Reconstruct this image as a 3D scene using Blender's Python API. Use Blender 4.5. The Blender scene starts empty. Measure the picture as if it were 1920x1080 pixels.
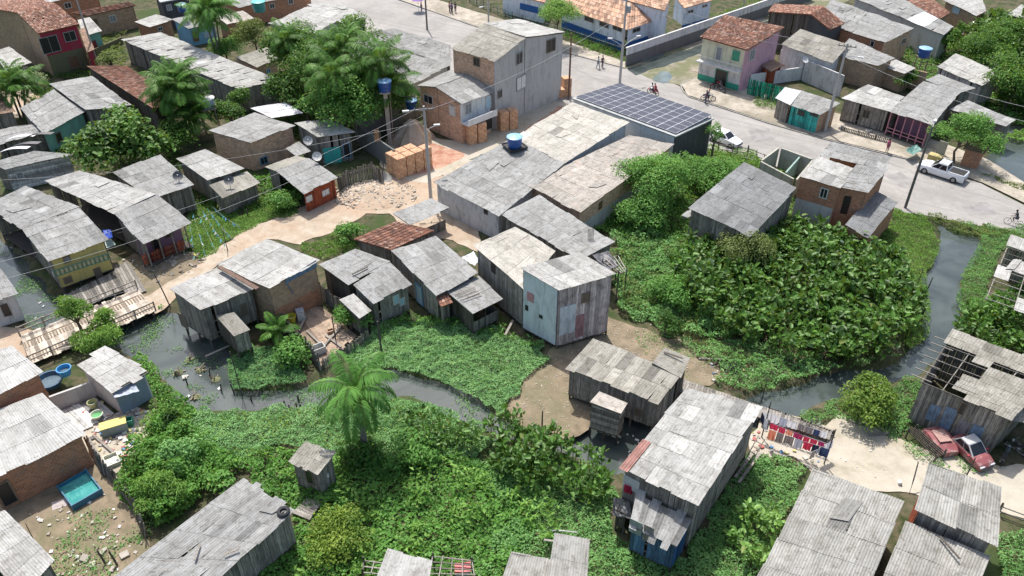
import bpy, math, random
import numpy as np
from mathutils import Vector, Matrix
R = math.radians
SC = bpy.context.scene
COL = SC.collection
rnd = random.Random(7)
rng = np.random.default_rng(11)

# ------------------------------------------------------------------ camera, sky, sun, exposure
CAMH = 42.0; FPX = 1500.0; PITCH = math.atan(FPX / 2030.0)
cam_d = bpy.data.cameras.new('camera'); cam = bpy.data.objects.new('camera', cam_d); COL.objects.link(cam)
cam_d.sensor_width = 36; cam_d.lens = FPX / 1920 * 36; cam_d.clip_start = .5; cam_d.clip_end = 6000
cam.location = (0, 0, CAMH); cam.rotation_euler = (math.pi / 2 - PITCH, 0, 0)
SC.camera = cam
SUN_EL = R(63); SUN_AZ = math.atan2(-0.30, 1.0)         # azimuth from +Y, the light comes from far left
w = bpy.data.worlds.new('World'); SC.world = w; w.use_nodes = True
nt = w.node_tree; bg = nt.nodes['Background']; sky = nt.nodes.new('ShaderNodeTexSky')
sky.sky_type = 'NISHITA'; sky.sun_disc = False; sky.sun_elevation = SUN_EL; sky.sun_rotation = SUN_AZ
sky.air_density = 1.15; sky.dust_density = 3.5; sky.ozone_density = 1.0
nt.links.new(sky.outputs[0], bg.inputs[0]); bg.inputs[1].default_value = .15
sd = bpy.data.lights.new('sun', 'SUN'); sd.energy = 3.9; sd.angle = R(.8); sd.color = (1, .97, .925)
sun = bpy.data.objects.new('sun', sd); COL.objects.link(sun)
sdir = Vector((math.sin(SUN_AZ) * math.cos(SUN_EL), math.cos(SUN_AZ) * math.cos(SUN_EL), math.sin(SUN_EL)))
sun.rotation_euler = sdir.to_track_quat('Z', 'Y').to_euler(); sun.location = (0, 0, 80)
SC.view_settings.view_transform = 'Standard'; SC.view_settings.look = 'None'
SC.view_settings.exposure = 0.38; SC.view_settings.gamma = 1
SC.render.engine = 'CYCLES'

def P(x, y, z=0.0):
    """real-world point at height z seen at photo position x, y (used to survey the site)"""
    u = (x - 960) / FPX; v = (y - 540) / FPX
    d = Vector((u, math.cos(PITCH) - v * math.sin(PITCH), -math.sin(PITCH) - v * math.cos(PITCH)))
    return Vector((0, 0, CAMH)) + d * ((z - CAMH) / d.z)

# ------------------------------------------------------------------ object helpers
ORG = {}
def tag(o, label=None, cat=None, group=None, kind=None):
    if label: o['label'] = label
    if cat: o['category'] = cat
    if group: o['group'] = group
    if kind: o['kind'] = kind
    return o
def thing(name, label, cat, loc=(0, 0, 0), rz=0.0, group=None, local=False):
    o = bpy.data.objects.new(name, None); COL.objects.link(o); o.empty_display_size = .3
    o.location = loc; o.rotation_euler = (0, 0, rz)
    ORG[o.name] = Vector((0, 0, 0)) if local else Vector(loc)
    return tag(o, label, cat, group)
def copy_tree(o, parent=None):
    c = o.copy(); COL.objects.link(c); c.parent = parent
    for ch in list(o.children): copy_tree(ch, c)
    return c
def dup(o, loc, rz=0.0, label=None, scale=None, group=None):
    c = copy_tree(o); c.location = loc; c.rotation_euler = (0, 0, rz)
    if label: c['label'] = label
    if group: c['group'] = group
    if scale: c.scale = (scale, scale, scale)
    return c

class MB:
    def __init__(s): s.v = []; s.f = []; s.uv = []; s.t = []; s.mi = []; s.cur = 0
    def face(s, pts, uvs=None, t=.5):
        n = len(s.v)
        for p in pts: s.v.append(tuple(p)); s.t.append(t)
        s.f.append(tuple(range(n, n + len(pts))))
        s.uv.append(uvs or [(p[0], p[1]) for p in pts]); s.mi.append(s.cur)
    def hexa(s, b, tp, t=.5, u0=0.0, v0=0.0):
        """b, tp: four bottom and four top corners (counter-clockwise from above)"""
        s.face(list(reversed(b)), t=t); 
        s.face(tp, t=t)
        for i in range(4):
            j = (i + 1) % 4
            l = (Vector(b[j]) - Vector(b[i])).length
            s.face([b[i], b[j], tp[j], tp[i]], [(u0, b[i][2] + v0), (u0 + l, b[j][2] + v0), (u0 + l, tp[j][2] + v0), (u0, tp[i][2] + v0)], t)
    def box(s, c, size, rz=0.0, t=.5, tilt=None):
        hx, hy, hz = size[0] / 2, size[1] / 2, size[2] / 2
        m = Matrix.Rotation(rz, 3, 'Z')
        if tilt is not None: m = m @ tilt
        c = Vector(c)
        g = lambda x, y, z: c + m @ Vector((x, y, z))
        s.hexa([g(-hx, -hy, -hz), g(hx, -hy, -hz), g(hx, hy, -hz), g(-hx, hy, -hz)],
               [g(-hx, -hy, hz), g(hx, -hy, hz), g(hx, hy, hz), g(-hx, hy, hz)], t)
    def bar(s, a, b, w, h=None, t=.5):
        h = h or w; a = Vector(a); b = Vector(b); d = (b - a)
        if d.length < 1e-6: return
        d.normalize(); up = Vector((0, 0, 1)) if abs(d.z) < .9 else Vector((0, 1, 0))
        x = d.cross(up).normalized() * (w / 2); y = x.cross(d).normalized() * (h / 2)
        q = lambda p: [p - x - y, p + x - y, p + x + y, p - x + y]
        A, B = q(a), q(b); L = (b - a).length
        s.face([A[0], A[1], A[2], A[3]], t=t); s.face([B[3], B[2], B[1], B[0]], t=t)
        for i in range(4):
            j = (i + 1) % 4
            s.face([A[i], B[i], B[j], A[j]], [(0, 0), (0, L), (w, L), (w, 0)], t)
    def tube(s, pts, r, n=6, t=.5, cap=True):
        pts = [Vector(p) for p in pts]; rs = r if isinstance(r, (list, tuple)) else [r] * len(pts)
        rings = []
        for i, p in enumerate(pts):
            d = (pts[min(i + 1, len(pts) - 1)] - pts[max(i - 1, 0)]).normalized()
            up = Vector((0, 0, 1)) if abs(d.z) < .9 else Vector((0, 1, 0))
            x = d.cross(up).normalized(); y = x.cross(d)
            rings.append([p + (x * math.cos(a) + y * math.sin(a)) * rs[i] for a in [2 * math.pi * k / n for k in range(n)]])
        for a, b in zip(rings, rings[1:]):
            for k in range(n):
                j = (k + 1) % n; s.face([a[k], b[k], b[j], a[j]], [(k / n, 0), (k / n, 1), ((k + 1) / n, 1), ((k + 1) / n, 0)], t)
        if cap: s.face(rings[0], t=t); s.face(list(reversed(rings[-1])), t=t)
    def lathe(s, c, prof, n=16, t=.5):
        c = Vector(c)
        rings = [[c + Vector((r * math.cos(2 * math.pi * k / n), r * math.sin(2 * math.pi * k / n), z)) for k in range(n)] for r, z in prof]
        for a, b in zip(rings, rings[1:]):
            for k in range(n):
                j = (k + 1) % n; s.face([a[k], a[j], b[j], b[k]], t=t)
        if prof[-1][0] > 1e-3: s.face(rings[-1], t=t)
        if prof[0][0] > 1e-3: s.face(list(reversed(rings[0])), t=t)
    def build(s, name, mat, parent=None, smooth=False, org=None):
        if not s.f: return None
        me = bpy.data.meshes.new(name)
        o3 = org if org is not None else (ORG.get(parent.name, Vector((0, 0, 0))) if parent else Vector((0, 0, 0)))
        V = np.array(s.v, dtype=np.float64) - np.array(o3)
        me.from_pydata(V.tolist(), [], s.f)
        uvl = me.uv_layers.new(name='UVMap')
        uvl.data.foreach_set('uv', np.array([c for q in s.uv for p in q for c in p], dtype=np.float32))
        a = me.attributes.new('tint', 'FLOAT', 'POINT'); a.data.foreach_set('value', np.array(s.t, dtype=np.float32))
        for m in (mat if isinstance(mat, (list, tuple)) else [mat]): me.materials.append(m)
        if isinstance(mat, (list, tuple)): me.polygons.foreach_set('material_index', s.mi)
        if smooth: me.polygons.foreach_set('use_smooth', [True] * len(s.f))
        o = bpy.data.objects.new(name, me); COL.objects.link(o)
        if parent: o.parent = parent; ORG[o.name] = o3
        return o

def cloud(name, V, F, T, mat, parent=None, org=(0, 0, 0), smooth=False):
    """numpy mesh; F is an (n, k) array of faces"""
    me = bpy.data.meshes.new(name)
    V = np.asarray(V, dtype=np.float32) - np.array(org, dtype=np.float32)
    n, k = F.shape
    me.vertices.add(len(V)); me.vertices.foreach_set('co', V.ravel())
    me.loops.add(n * k); me.loops.foreach_set('vertex_index', F.astype(np.int32).ravel())
    me.polygons.add(n); me.polygons.foreach_set('loop_start', np.arange(n, dtype=np.int32) * k)
    me.update(calc_edges=True); me.validate()
    a = me.attributes.new('tint', 'FLOAT', 'POINT'); a.data.foreach_set('value', np.asarray(T, dtype=np.float32))
    me.materials.append(mat)
    if smooth: me.polygons.foreach_set('use_smooth', [True] * len(me.polygons))
    o = bpy.data.objects.new(name, me); COL.objects.link(o)
    if parent: o.parent = parent
    return o

# ------------------------------------------------------------------ materials
MATS = {}
class NT:
    def __init__(s, name):
        s.m = bpy.data.materials.new(name); s.m.use_nodes = True; s.t = s.m.node_tree
        s.b = s.t.nodes['Principled BSDF']; s.out = s.t.nodes['Material Output']
    def n(s, ty, ins=None, **kw):
        x = s.t.nodes.new(ty)
        for k, v in kw.items(): setattr(x, k, v)
        for k, v in (ins or {}).items():
            if hasattr(v, 'links'): s.t.links.new(v, x.inputs[k])
            else: x.inputs[k].default_value = v
        return x
    def noise(s, vec, scale, detail=4, rough=.6, dist=0):
        return s.n('ShaderNodeTexNoise', {'Vector': vec, 'Scale': scale, 'Detail': detail, 'Roughness': rough, 'Distortion': dist}).outputs[0]
    def math(s, op, a, b=0.0, c=0.0):
        return s.n('ShaderNodeMath', {0: a, 1: b, 2: c}, operation=op).outputs[0]
    def ramp(s, f, lo, hi, a=0.0, b=1.0):
        return s.n('ShaderNodeMapRange', {0: f, 1: lo, 2: hi, 3: a, 4: b}).outputs[0]
    def mix(s, f, a, b, mode='MIX'):
        x = s.t.nodes.new('ShaderNodeMix'); x.data_type = 'RGBA'; x.blend_type = mode
        for k, v in ((0, f), (6, a), (7, b)):
            if hasattr(v, 'links'): s.t.links.new(v, x.inputs[k])
            else: x.inputs[k].default_value = (tuple(v) + (1,) if isinstance(v, (tuple, list)) and len(v) == 3 else v)
        return x.outputs[2]
    def attr(s, nm='tint'): return s.n('ShaderNodeAttribute', attribute_name=nm).outputs['Fac']
    def uv(s): return s.n('ShaderNodeUVMap', uv_map='UVMap').outputs[0]
    def pos(s): return s.n('ShaderNodeNewGeometry').outputs['Position']
    def map(s, v, scale=(1, 1, 1), loc=(0, 0, 0)): return s.n('ShaderNodeMapping', {'Vector': v, 'Scale': scale, 'Location': loc}).outputs[0]
    def bump(s, h, strength=.3, dist=.05):
        s.t.links.new(s.n('ShaderNodeBump', {'Height': h, 'Strength': strength, 'Distance': dist}).outputs[0], s.b.inputs['Normal'])
    def col(s, c):
        if hasattr(c, 'links'): s.t.links.new(c, s.b.inputs['Base Color'])
        else: s.b.inputs['Base Color'].default_value = tuple(c) + (1,)
    def done(s, rough=.8, metal=0.0, spec=None):
        s.b.inputs['Roughness'].default_value = rough; s.b.inputs['Metallic'].default_value = metal
        if spec is not None: s.b.inputs['Specular IOR Level'].default_value = spec
        return s.m
def cached(fn):
    def g(*a):
        k = (fn.__name__,) + a
        if k not in MATS: MATS[k] = fn(*a)
        return MATS[k]
    return g
def mul(c, k): return tuple(min(1, x * k) for x in c)

@cached
def m_sheet(c, stain=.5, warm=0.0):
    """weathered corrugated fibre-cement or metal sheet"""
    k = NT('roof_sheet'); uv = k.uv(); tn = k.attr(); ps = k.pos()
    big = k.noise(ps, .55, 5, .62, .6); strk = k.noise(k.map(uv, (2.6, .35, 1)), 1.5, 4, .65); fine = k.noise(uv, 9, 3, .7)
    blot = k.noise(ps, 2.3, 4, .7, .4)
    a = k.math('ADD', k.math('MULTIPLY', big, .45), k.math('MULTIPLY', strk, .55))
    f = k.ramp(a, .43, .57)
    c2 = (c[0] * (1 - .55 * stain), c[1] * (1 - .57 * stain), c[2] * (1 - .62 * stain))
    col = k.mix(f, c2, c)
    col = k.mix(k.ramp(blot, .53, .62, 0, 1.15 * stain), col, (c[0] * .38, c[1] * .36, c[2] * .32))
    col = k.mix(k.ramp(k.noise(ps, 5.5, 4, .75, .6), .56, .64, 0, .95 * stain), col, (c[0] * .3, c[1] * .29, c[2] * .26)); col = k.mix(k.ramp(k.noise(ps, 1.4, 3, .6, .3), .55, .7, 0, .35), col, mul(c, 1.35))
    col = k.mix(k.ramp(fine, .35, .7, 0, .25), col, mul(c, 1.2))
    tnt = k.ramp(tn, 0, 1, .55, 1.38)
    col = k.mix(1.0, col, k.n('ShaderNodeCombineColor', {0: tnt, 1: tnt, 2: tnt}).outputs[0], 'MULTIPLY')
    if warm: col = k.mix(k.ramp(big, .5, .68, 0, warm), col, (.34, .2, .12))
    k.col(col); k.bump(fine, .25, .02); return k.done(.78, 0, .35)
@cached
def m_tile(c):
    k = NT('clay_tile'); tn = k.attr(); ps = k.pos()
    n = k.noise(ps, 1.2, 4, .7); f = k.noise(ps, 14, 2, .6)
    col = k.mix(k.ramp(tn, 0, 1), mul(c, .45), mul(c, 1.5))
    col = k.mix(k.ramp(tn, .8, .86, 0, .55), col, (.46, .36, .28))
    col = k.mix(k.ramp(n, .45, .68, 0, .55), col, (.07, .05, .04))
    col = k.mix(k.ramp(f, .5, .8, 0, .3), col, (.3, .25, .2))
    k.col(col); return k.done(.85)
@cached
def m_wood(c, rough_amt=.5):
    k = NT('weathered_wood'); uv = k.uv(); tn = k.attr(); ps = k.pos()
    g = k.noise(k.map(ps, (9, 9, .9)), 1.6, 4, .7); b = k.noise(ps, 1.1, 4, .65)
    col = k.mix(k.ramp(g, .35, .68), mul(c, .5), mul(c, 1.25))
    col = k.mix(k.ramp(b, .5, .7, 0, rough_amt), col, mul((.10, .085, .07), .7))
    tnt = k.ramp(tn, 0, 1, .5, 1.5)
    col = k.mix(1.0, col, k.n('ShaderNodeCombineColor', {0: tnt, 1: tnt, 2: tnt}).outputs[0], 'MULTIPLY')
    k.col(col); k.bump(g, .3, .02); return k.done(.9, 0, .2)
@cached
def m_brick(c=(.42, .19, .10), grey=.15):
    k = NT('hollow_brick'); uv = k.uv(); ps = k.pos()
    bt = k.n('ShaderNodeTexBrick', {'Vector': uv, 'Color1': mul(c, 1.15) + (1,), 'Color2': mul(c, .7) + (1,), 'Mortar': (.36, .31, .26, 1), 'Scale': 1.0,
              'Mortar Size': .014, 'Mortar Smooth': .2, 'Bias': 0.0, 'Brick Width': .3, 'Row Height': .2})
    st = k.noise(ps, .9, 5, .65, .3); fi = k.noise(uv, 6, 3, .6)
    col = k.mix(k.ramp(st, .5, .68, 0, .6), bt.outputs[0], (.2 * (1 + grey), .16 * (1 + grey), .13 * (1 + grey)))
    col = k.mix(k.ramp(fi, .4, .7, 0, .3), col, mul(c, 1.5))
    k.col(col); k.bump(bt.outputs[1], -.4, .02); return k.done(.92, 0, .15)
@cached
def m_plaster(c, stain=.5):
    k = NT('stained_plaster'); uv = k.uv(); ps = k.pos()
    st = k.noise(k.map(ps, (1.3, 1.3, .35)), 1.3, 5, .68, .4); b = k.noise(ps, 3.5, 4, .7); fi = k.noise(ps, 20, 2, .5)
    col = k.mix(k.ramp(st, .48, .66, 0, .8 * stain), c, mul((.12, .12, .11), 1.0))
    col = k.mix(k.ramp(b, .5, .7, 0, .45 * stain), col, mul(c, .5))
    col = k.mix(k.ramp(fi, .4, .7, 0, .15), col, mul(c, 1.2))
    k.col(col); k.bump(b, .2, .02); return k.done(.88, 0, .25)
@cached
def m_plain(c, rough=.6, metal=0.0, var=.25):
    k = NT('painted_surface'); ps = k.n('ShaderNodeTexCoord').outputs['Object']
    b = k.noise(ps, 4.0, 4, .65)
    k.col(k.mix(k.ramp(b, .4, .7, 0, 1.0), c, mul(c, 1 - var))); return k.done(rough, metal)
@cached
def m_leaf(c1, c2, gloss=.12, trans=.35):
    k = NT('leaf'); tn = k.attr(); ps = k.pos()
    b = k.noise(ps, .7, 3, .6)
    f = k.math('ADD', k.math('MULTIPLY', tn, .75), k.ramp(b, .35, .65, -.12, .35))
    col = k.mix(k.ramp(f, 0, 1), c1, c2)
    col = k.mix(k.ramp(tn, .962, .985, 0, .6), col, (.22, .2, .06))
    t = k.t; t.nodes.remove(k.b)
    df = k.n('ShaderNodeBsdfDiffuse', {'Color': col}); tr = k.n('ShaderNodeBsdfTranslucent', {'Color': k.mix(.5, col, (.35, .5, .05), 'MIX')})
    gl = k.n('ShaderNodeBsdfGlossy', {'Color': (.75, .85, .65, 1), 'Roughness': .5})
    fr = k.n('ShaderNodeFresnel', {'IOR': 1.45})
    m1 = k.n('ShaderNodeMixShader', {0: trans, 1: df.outputs[0], 2: tr.outputs[0]})
    m2 = k.n('ShaderNodeMixShader', {0: k.math('ADD', k.math('MULTIPLY', fr.outputs[0], gloss * 1.6), gloss * .12), 1: m1.outputs[0], 2: gl.outputs[0]})
    t.links.new(m2.outputs[0], k.out.inputs[0]); return k.m
@cached
def m_ground(kind):
    k = NT('ground_' + kind); ps = k.pos()
    a = k.noise(ps, .16, 5, .62, .5); b = k.noise(ps, .9, 5, .68, .3); c = k.noise(ps, 6, 4, .7); d = k.noise(ps, 26, 3, .7)
    if kind == 'soil':
        col = k.mix(k.ramp(b, .38, .62), (.035, .05, .018), (.13, .105, .07)); col = k.mix(k.ramp(a, .36, .5), (.05, .075, .025), col)
        col = k.mix(k.ramp(c, .5, .75, 0, .5), col, (.055, .09, .025)); k.bump(c, .5, .08)
    elif kind == 'path':
        col = k.mix(k.ramp(b, .36, .62), (.33, .265, .195), (.46, .40, .32)); col = k.mix(k.ramp(a, .40, .60, 0, .65), col, (.40, .28, .19))
        col = k.mix(k.ramp(k.noise(ps, 2.2, 5, .75, .8), .58, .66, 0, .5), col, (.27, .2, .13))
        col = k.mix(k.ramp(c, .55, .75, 0, .45), col, (.53, .46, .38)); k.bump(c, .35, .05)
    elif kind == 'redsoil':
        col = k.mix(k.ramp(b, .36, .62), (.36, .17, .11), (.5, .33, .24)); col = k.mix(k.ramp(c, .5, .75, 0, .5), col, (.3, .12, .08)); k.bump(c, .4, .06)
    elif kind == 'sand':
        col = k.mix(k.ramp(b, .36, .6), (.31, .275, .205), (.43, .38, .295)); col = k.mix(k.ramp(a, .4, .6, 0, .6), col, (.49, .45, .38))
        col = k.mix(k.ramp(c, .58, .75, 0, .5), col, (.2, .2, .1)); k.bump(c, .4, .05)
    elif kind == 'mud':
        col = k.mix(k.ramp(b, .36, .62), (.165, .135, .09), (.265, .21, .145)); col = k.mix(k.ramp(a, .48, .6, 0, .5), col, (.13, .14, .07))
        col = k.mix(k.ramp(d, .62, .7, 0, .5), col, (.42, .38, .31)); k.bump(c, .5, .06)
    elif kind == 'road':
        tr = k.noise(k.n('ShaderNodeMapping', {'Vector': k.n('ShaderNodeMapping', {'Vector': ps, 'Rotation': (0, 0, .54)}).outputs[0], 'Scale': (.03, .8, 1)}).outputs[0], 1.2, 4, .6)
        col = k.mix(k.ramp(a, .38, .62), (.275, .26, .24), (.355, .335, .31)); col = k.mix(k.ramp(b, .5, .68, 0, .4), col, (.41, .39, .355))
        col = k.mix(k.ramp(d, .45, .7, 0, .2), col, (.27, .25, .24)); col = k.mix(k.ramp(tr, .5, .62, 0, .5), col, (.25, .235, .22))
        col = k.mix(k.ramp(k.noise(ps, 1.1, 6, .8, 1.5), .58, .61, 0, .5), col, (.19, .18, .17)); col = k.mix(k.ramp(k.noise(k.map(ps, (.35, .35, 1)), 1.0, 2, .4), .6, .62, 0, .22), col, (.24, .23, .22)); k.bump(d, .15, .01)
    elif kind == 'patch':
        col = k.mix(k.ramp(b, .36, .62), (.22, .21, .2), (.31, .295, .28)); k.bump(d, .2, .01)
    elif kind == 'pave':
        col = k.mix(k.ramp(b, .36, .62), (.30, .265, .215), (.46, .41, .34)); col = k.mix(k.ramp(a, .5, .62, 0, .6), col, (.2, .18, .13)); col = k.mix(k.ramp(c, .55, .75, 0, .5), col, (.18, .17, .12)); k.bump(c, .3, .03)
    elif kind == 'wet':
        col = k.mix(k.ramp(b, .36, .6), (.19, .17, .13), (.32, .29, .23)); col = k.mix(k.ramp(a, .42, .55, 0, .8), col, (.13, .145, .07)); k.bump(c, .3, .03)
    elif kind == 'concrete':
        col = k.mix(k.ramp(b, .36, .62), (.3, .3, .27), (.47, .46, .42)); col = k.mix(k.ramp(c, .5, .75, 0, .5), col, (.18, .19, .14)); k.bump(c, .2, .02)
    k.col(col); return k.done(.93, 0, .15)
@cached
def m_water(tone=1.0):
    k = NT('stream_water'); ps = k.pos()
    a = k.noise(ps, .25, 4, .6, .8); r = k.noise(k.map(ps, (1.0, 1.6, 1)), 2.2, 4, .6, .5)
    col = k.mix(k.ramp(a, .35, .65), mul((.040, .052, .050), tone), mul((.080, .098, .090), tone))
    col = k.mix(k.ramp(k.noise(ps, 1.3, 5, .7, 1.2), .62, .72, 0, .5), col, (.13, .14, .10))
    k.col(col); k.bump(r, .10, .05); return k.done(.12, 0, .6)

@cached
def m_cloth(c):
    k = NT('hanging_cloth'); k.t.nodes.remove(k.b); d = k.n('ShaderNodeBsdfDiffuse', {'Color': tuple(c) + (1,)}); t = k.n('ShaderNodeBsdfTranslucent', {'Color': tuple(c) + (1,)})
    k.t.links.new(k.n('ShaderNodeMixShader', {0: .5, 1: d.outputs[0], 2: t.outputs[0]}).outputs[0], k.out.inputs[0]); return k.m
# ------------------------------------------------------------------ value noise for scatters
_NG = rng.random((256, 256))
def vnoise(x, y, s=1.0, seed=0):
    x = np.asarray(x) / s + seed * 17.3 + 1000; y = np.asarray(y) / s + seed * 9.1 + 1000
    i = np.floor(x).astype(int); j = np.floor(y).astype(int); u = x - i; v = y - j
    u = u * u * (3 - 2 * u); v = v * v * (3 - 2 * v); g = lambda a, b: _NG[a % 256, b % 256]
    return (g(i, j) * (1 - u) + g(i + 1, j) * u) * (1 - v) + (g(i, j + 1) * (1 - u) + g(i + 1, j + 1) * u) * v
def inpoly(x, y, poly):
    x = np.asarray(x); y = np.asarray(y); c = np.zeros(x.shape, bool); n = len(poly)
    for i in range(n):
        x0, y0 = poly[i][:2]; x1, y1 = poly[(i + 1) % n][:2]
        if y0 == y1: continue
        c ^= ((y0 > y) != (y1 > y)) & (x < (x1 - x0) * (y - y0) / (y1 - y0) + x0)
    return c
def gpoly(pts, z=0.0): return [tuple(P(a, b, z))[:2] for a, b in pts]
def parea(p):
    return abs(sum(p[i][0] * p[(i + 1) % len(p)][1] - p[(i + 1) % len(p)][0] * p[i][1] for i in range(len(p)))) / 2
def sample(poly, dens, r=None):
    r = r or rng; q = np.array(poly); lo = q.min(0); hi = q.max(0)
    n = int((hi[0] - lo[0]) * (hi[1] - lo[1]) * dens) + 1
    x = r.uniform(lo[0], hi[0], n); y = r.uniform(lo[1], hi[1], n)
    ex = x + (vnoise(x, y, 1.1, 3) - .5) * 1.3; ey = y + (vnoise(x, y, 1.1, 5) - .5) * 1.3
    m = inpoly(ex, ey, poly); return x[m], y[m]
def unit(a): return a / np.maximum(np.linalg.norm(a, axis=1, keepdims=True), 1e-9)
def leaves(pos, nrm, size, width=.5, fold=.18, r=None, axis=None, six=False):
    """a folded leaf blade per position; returns V, F"""
    r = r or rng; n = len(pos); size = np.broadcast_to(np.asarray(size, float), (n,))[:, None]
    ax = r.normal(size=(n, 3)) if axis is None else axis
    ax = unit(ax - nrm * (ax * nrm).sum(1, keepdims=True)); sd_ = np.cross(nrm, ax)
    b = pos - ax * size * .5; tp = pos + ax * size * .5 - nrm * size * .12
    if not six:
        l = pos + sd_ * size * width * .5 + nrm * size * fold - ax * size * .06; rr = pos - sd_ * size * width * .5 + nrm * size * fold - ax * size * .06
        V = np.stack([b, l, tp, rr], 1).reshape(-1, 3); i = np.arange(n)[:, None] * 4
        F = np.concatenate([i + np.array([0, 2, 1]), i + np.array([0, 3, 2])], 0); return V, F, 4
    l1 = pos - ax * size * .34 + sd_ * size * width * .5 + nrm * size * fold; l2 = pos + ax * size * .14 + sd_ * size * width * .42 + nrm * size * fold * .8
    r1 = pos - ax * size * .34 - sd_ * size * width * .5 + nrm * size * fold; r2 = pos + ax * size * .14 - sd_ * size * width * .42 + nrm * size * fold * .8
    V = np.stack([b, l1, l2, tp, r2, r1], 1).reshape(-1, 3); i = np.arange(n)[:, None] * 6
    F = np.concatenate([i + np.array([0, 3, 2, 1]), i + np.array([0, 5, 4, 3])], 0); return V, F, 6
def tilted(n, k, r=None):
    r = r or rng; a = r.normal(size=(n, 3)) * k; a[:, 2] = np.abs(a[:, 2]) + 1; return unit(a)
# ------------------------------------------------------------------ roofs
def lerp(a, b, t): return a + (b - a) * t
def bil(A, B, C, D, u, v): return lerp(lerp(A, B, u), lerp(D, C, u), v)
def sheets(mb, A, B, C, D, sw=1.02, sl=1.75, pitch=.18, amp=.020, holes=(), rag=.09, r=rnd, odd=.06):
    L = ((B - A).length + (C - D).length) / 2; S = ((D - A).length + (C - B).length) / 2
    nu = max(1, round(L / sw)); nv = max(1, round(S / sl)); N = (B - A).cross(D - A).normalized()
    if N.z < 0: N = -N
    big = L * S > 12; sx, sy = r.uniform(0, 90), r.uniform(0, 90)
    sag = lambda u, v: (float(vnoise(u * L / 2.2 + sx, v * S / 2.2 + sy, 1)) - .55) * .16 if big else 0
    for j in range(nv):
        rowt = r.gauss(0, .035)
        for i in range(nu):
            if (i, j) in holes: continue
            u0 = i / nu; u1 = (i + 1) / nu + .05 / L; v0 = j / nv; v1 = (j + 1) / nv + .09 / S
            if j: v0 -= r.uniform(0, .05) / S
            if j == nv - 1: v1 += r.uniform(-rag, rag) / S
            else: v1 += r.uniform(0, .06) / S
            if j == 0: v0 += r.uniform(-rag, rag * .5) / S
            if i == nu - 1: u1 += r.uniform(-rag * .4, rag * .4) / L
            t = min(1, max(0, .5 + rowt + r.gauss(0, .06)))
            if r.random() < odd: t = r.choice([.02, .12, .22, .35, .75, .95])
            sk = r.gauss(0, .007); z0 = r.uniform(0, .008) + .004 * (i % 2); z1 = .016 + r.uniform(0, .012) + .004 * (i % 2)
            nc = max(4, int((u1 - u0) * L / pitch * 4)); n0 = len(mb.v)
            for q in range(nc + 1):
                u = lerp(u0, u1, q / nc); wv = amp * math.sin(2 * math.pi * u * L / pitch)
                for v, zz in ((v0, z0), (v1, z1)):
                    p = bil(A, B, C, D, u + sk * (v - v0) * nv, v) + N * (wv + zz + sag(u, v))
                    mb.v.append(tuple(p)); mb.t.append(t)
            for q in range(nc):
                a = n0 + 2 * q; mb.f.append((a, a + 1, a + 3, a + 2)); mb.mi.append(mb.cur)
                U0 = lerp(u0, u1, q / nc) * L; U1 = lerp(u0, u1, (q + 1) / nc) * L; o = (i * 7 + j * 3) % 11
                mb.uv.append([(U0 + o, v0 * S), (U0 + o, v1 * S), (U1 + o, v1 * S), (U1 + o, v0 * S)])
    if big:                                                            # odd sheets laid over the holes
        for _ in range(int(L * S / 30 * r.uniform(.3, 1.3))):
            u0, v0 = r.uniform(.02, .85), r.uniform(.02, .8); du, dv = r.uniform(.5, 1.1) / L, r.uniform(.8, 1.9) / S; k = r.gauss(0, .05); t = r.choice([.25, .4, .5, .6]); h = .06 + r.uniform(0, .03); n0 = len(mb.v); nc = 10
            if u0 + du > .99 or v0 + dv > .99: continue
            for q in range(nc + 1):
                for w_ in (0, 1):
                    uu = u0 + du * q / nc + k * w_; vv = v0 + dv * w_ + k * q / nc * .5; p = bil(A, B, C, D, uu, vv) + N * (h + sag(uu, vv) + .012 * (q % 2)); mb.v.append(tuple(p)); mb.t.append(t)
            for q in range(nc): a = n0 + 2 * q; mb.f.append((a, a + 1, a + 3, a + 2)); mb.mi.append(mb.cur); mb.uv.append([(q * .1, 0), (q * .1, dv * S), (q * .1 + .1, dv * S), (q * .1 + .1, 0)])
def tiles(mb, A, B, C, D, r=rnd, pw=.25, ph=.4):
    L = ((B - A).length + (C - D).length) / 2; S = ((D - A).length + (C - B).length) / 2
    nu = max(2, round(L / pw)); nv = max(2, round(S / ph)); N = (B - A).cross(D - A).normalized()
    if N.z < 0: N = -N
    for j in range(nv):
        for i in range(nu):
            if r.random() < .004: continue
            u0 = i / nu; u1 = (i + 1) / nu; v0 = j / nv; v1 = (j + 1.15) / nv; t = r.random(); du = r.gauss(0, .012) / L; n0 = len(mb.v)
            for q in range(5):
                u = lerp(u0, u1, q / 4); h = .06 * abs(math.sin(math.pi * q / 4)) if q not in (0, 4) else -.01
                for v, zz in ((v0, 0), (v1, .045)):
                    mb.v.append(tuple(bil(A, B, C, D, u + du, v) + N * (h + zz))); mb.t.append(t)
            for q in range(4):
                a = n0 + 2 * q; mb.f.append((a, a + 1, a + 3, a + 2)); mb.mi.append(mb.cur); mb.uv.append([(0, 0), (0, 1), (1, 1), (1, 0)])
def slab(mb, A, B, C, D, th, drop=0.0, t=.5):
    N = (B - A).cross(D - A).normalized()
    if N.z < 0: N = -N
    tp = [p - N * drop for p in (A, B, C, D)]; bt = [p - N * (drop + th) for p in (A, B, C, D)]
    if (B - A).cross(D - A).z < 0: tp.reverse(); bt.reverse()
    mb.hexa(bt, tp, t)
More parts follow.
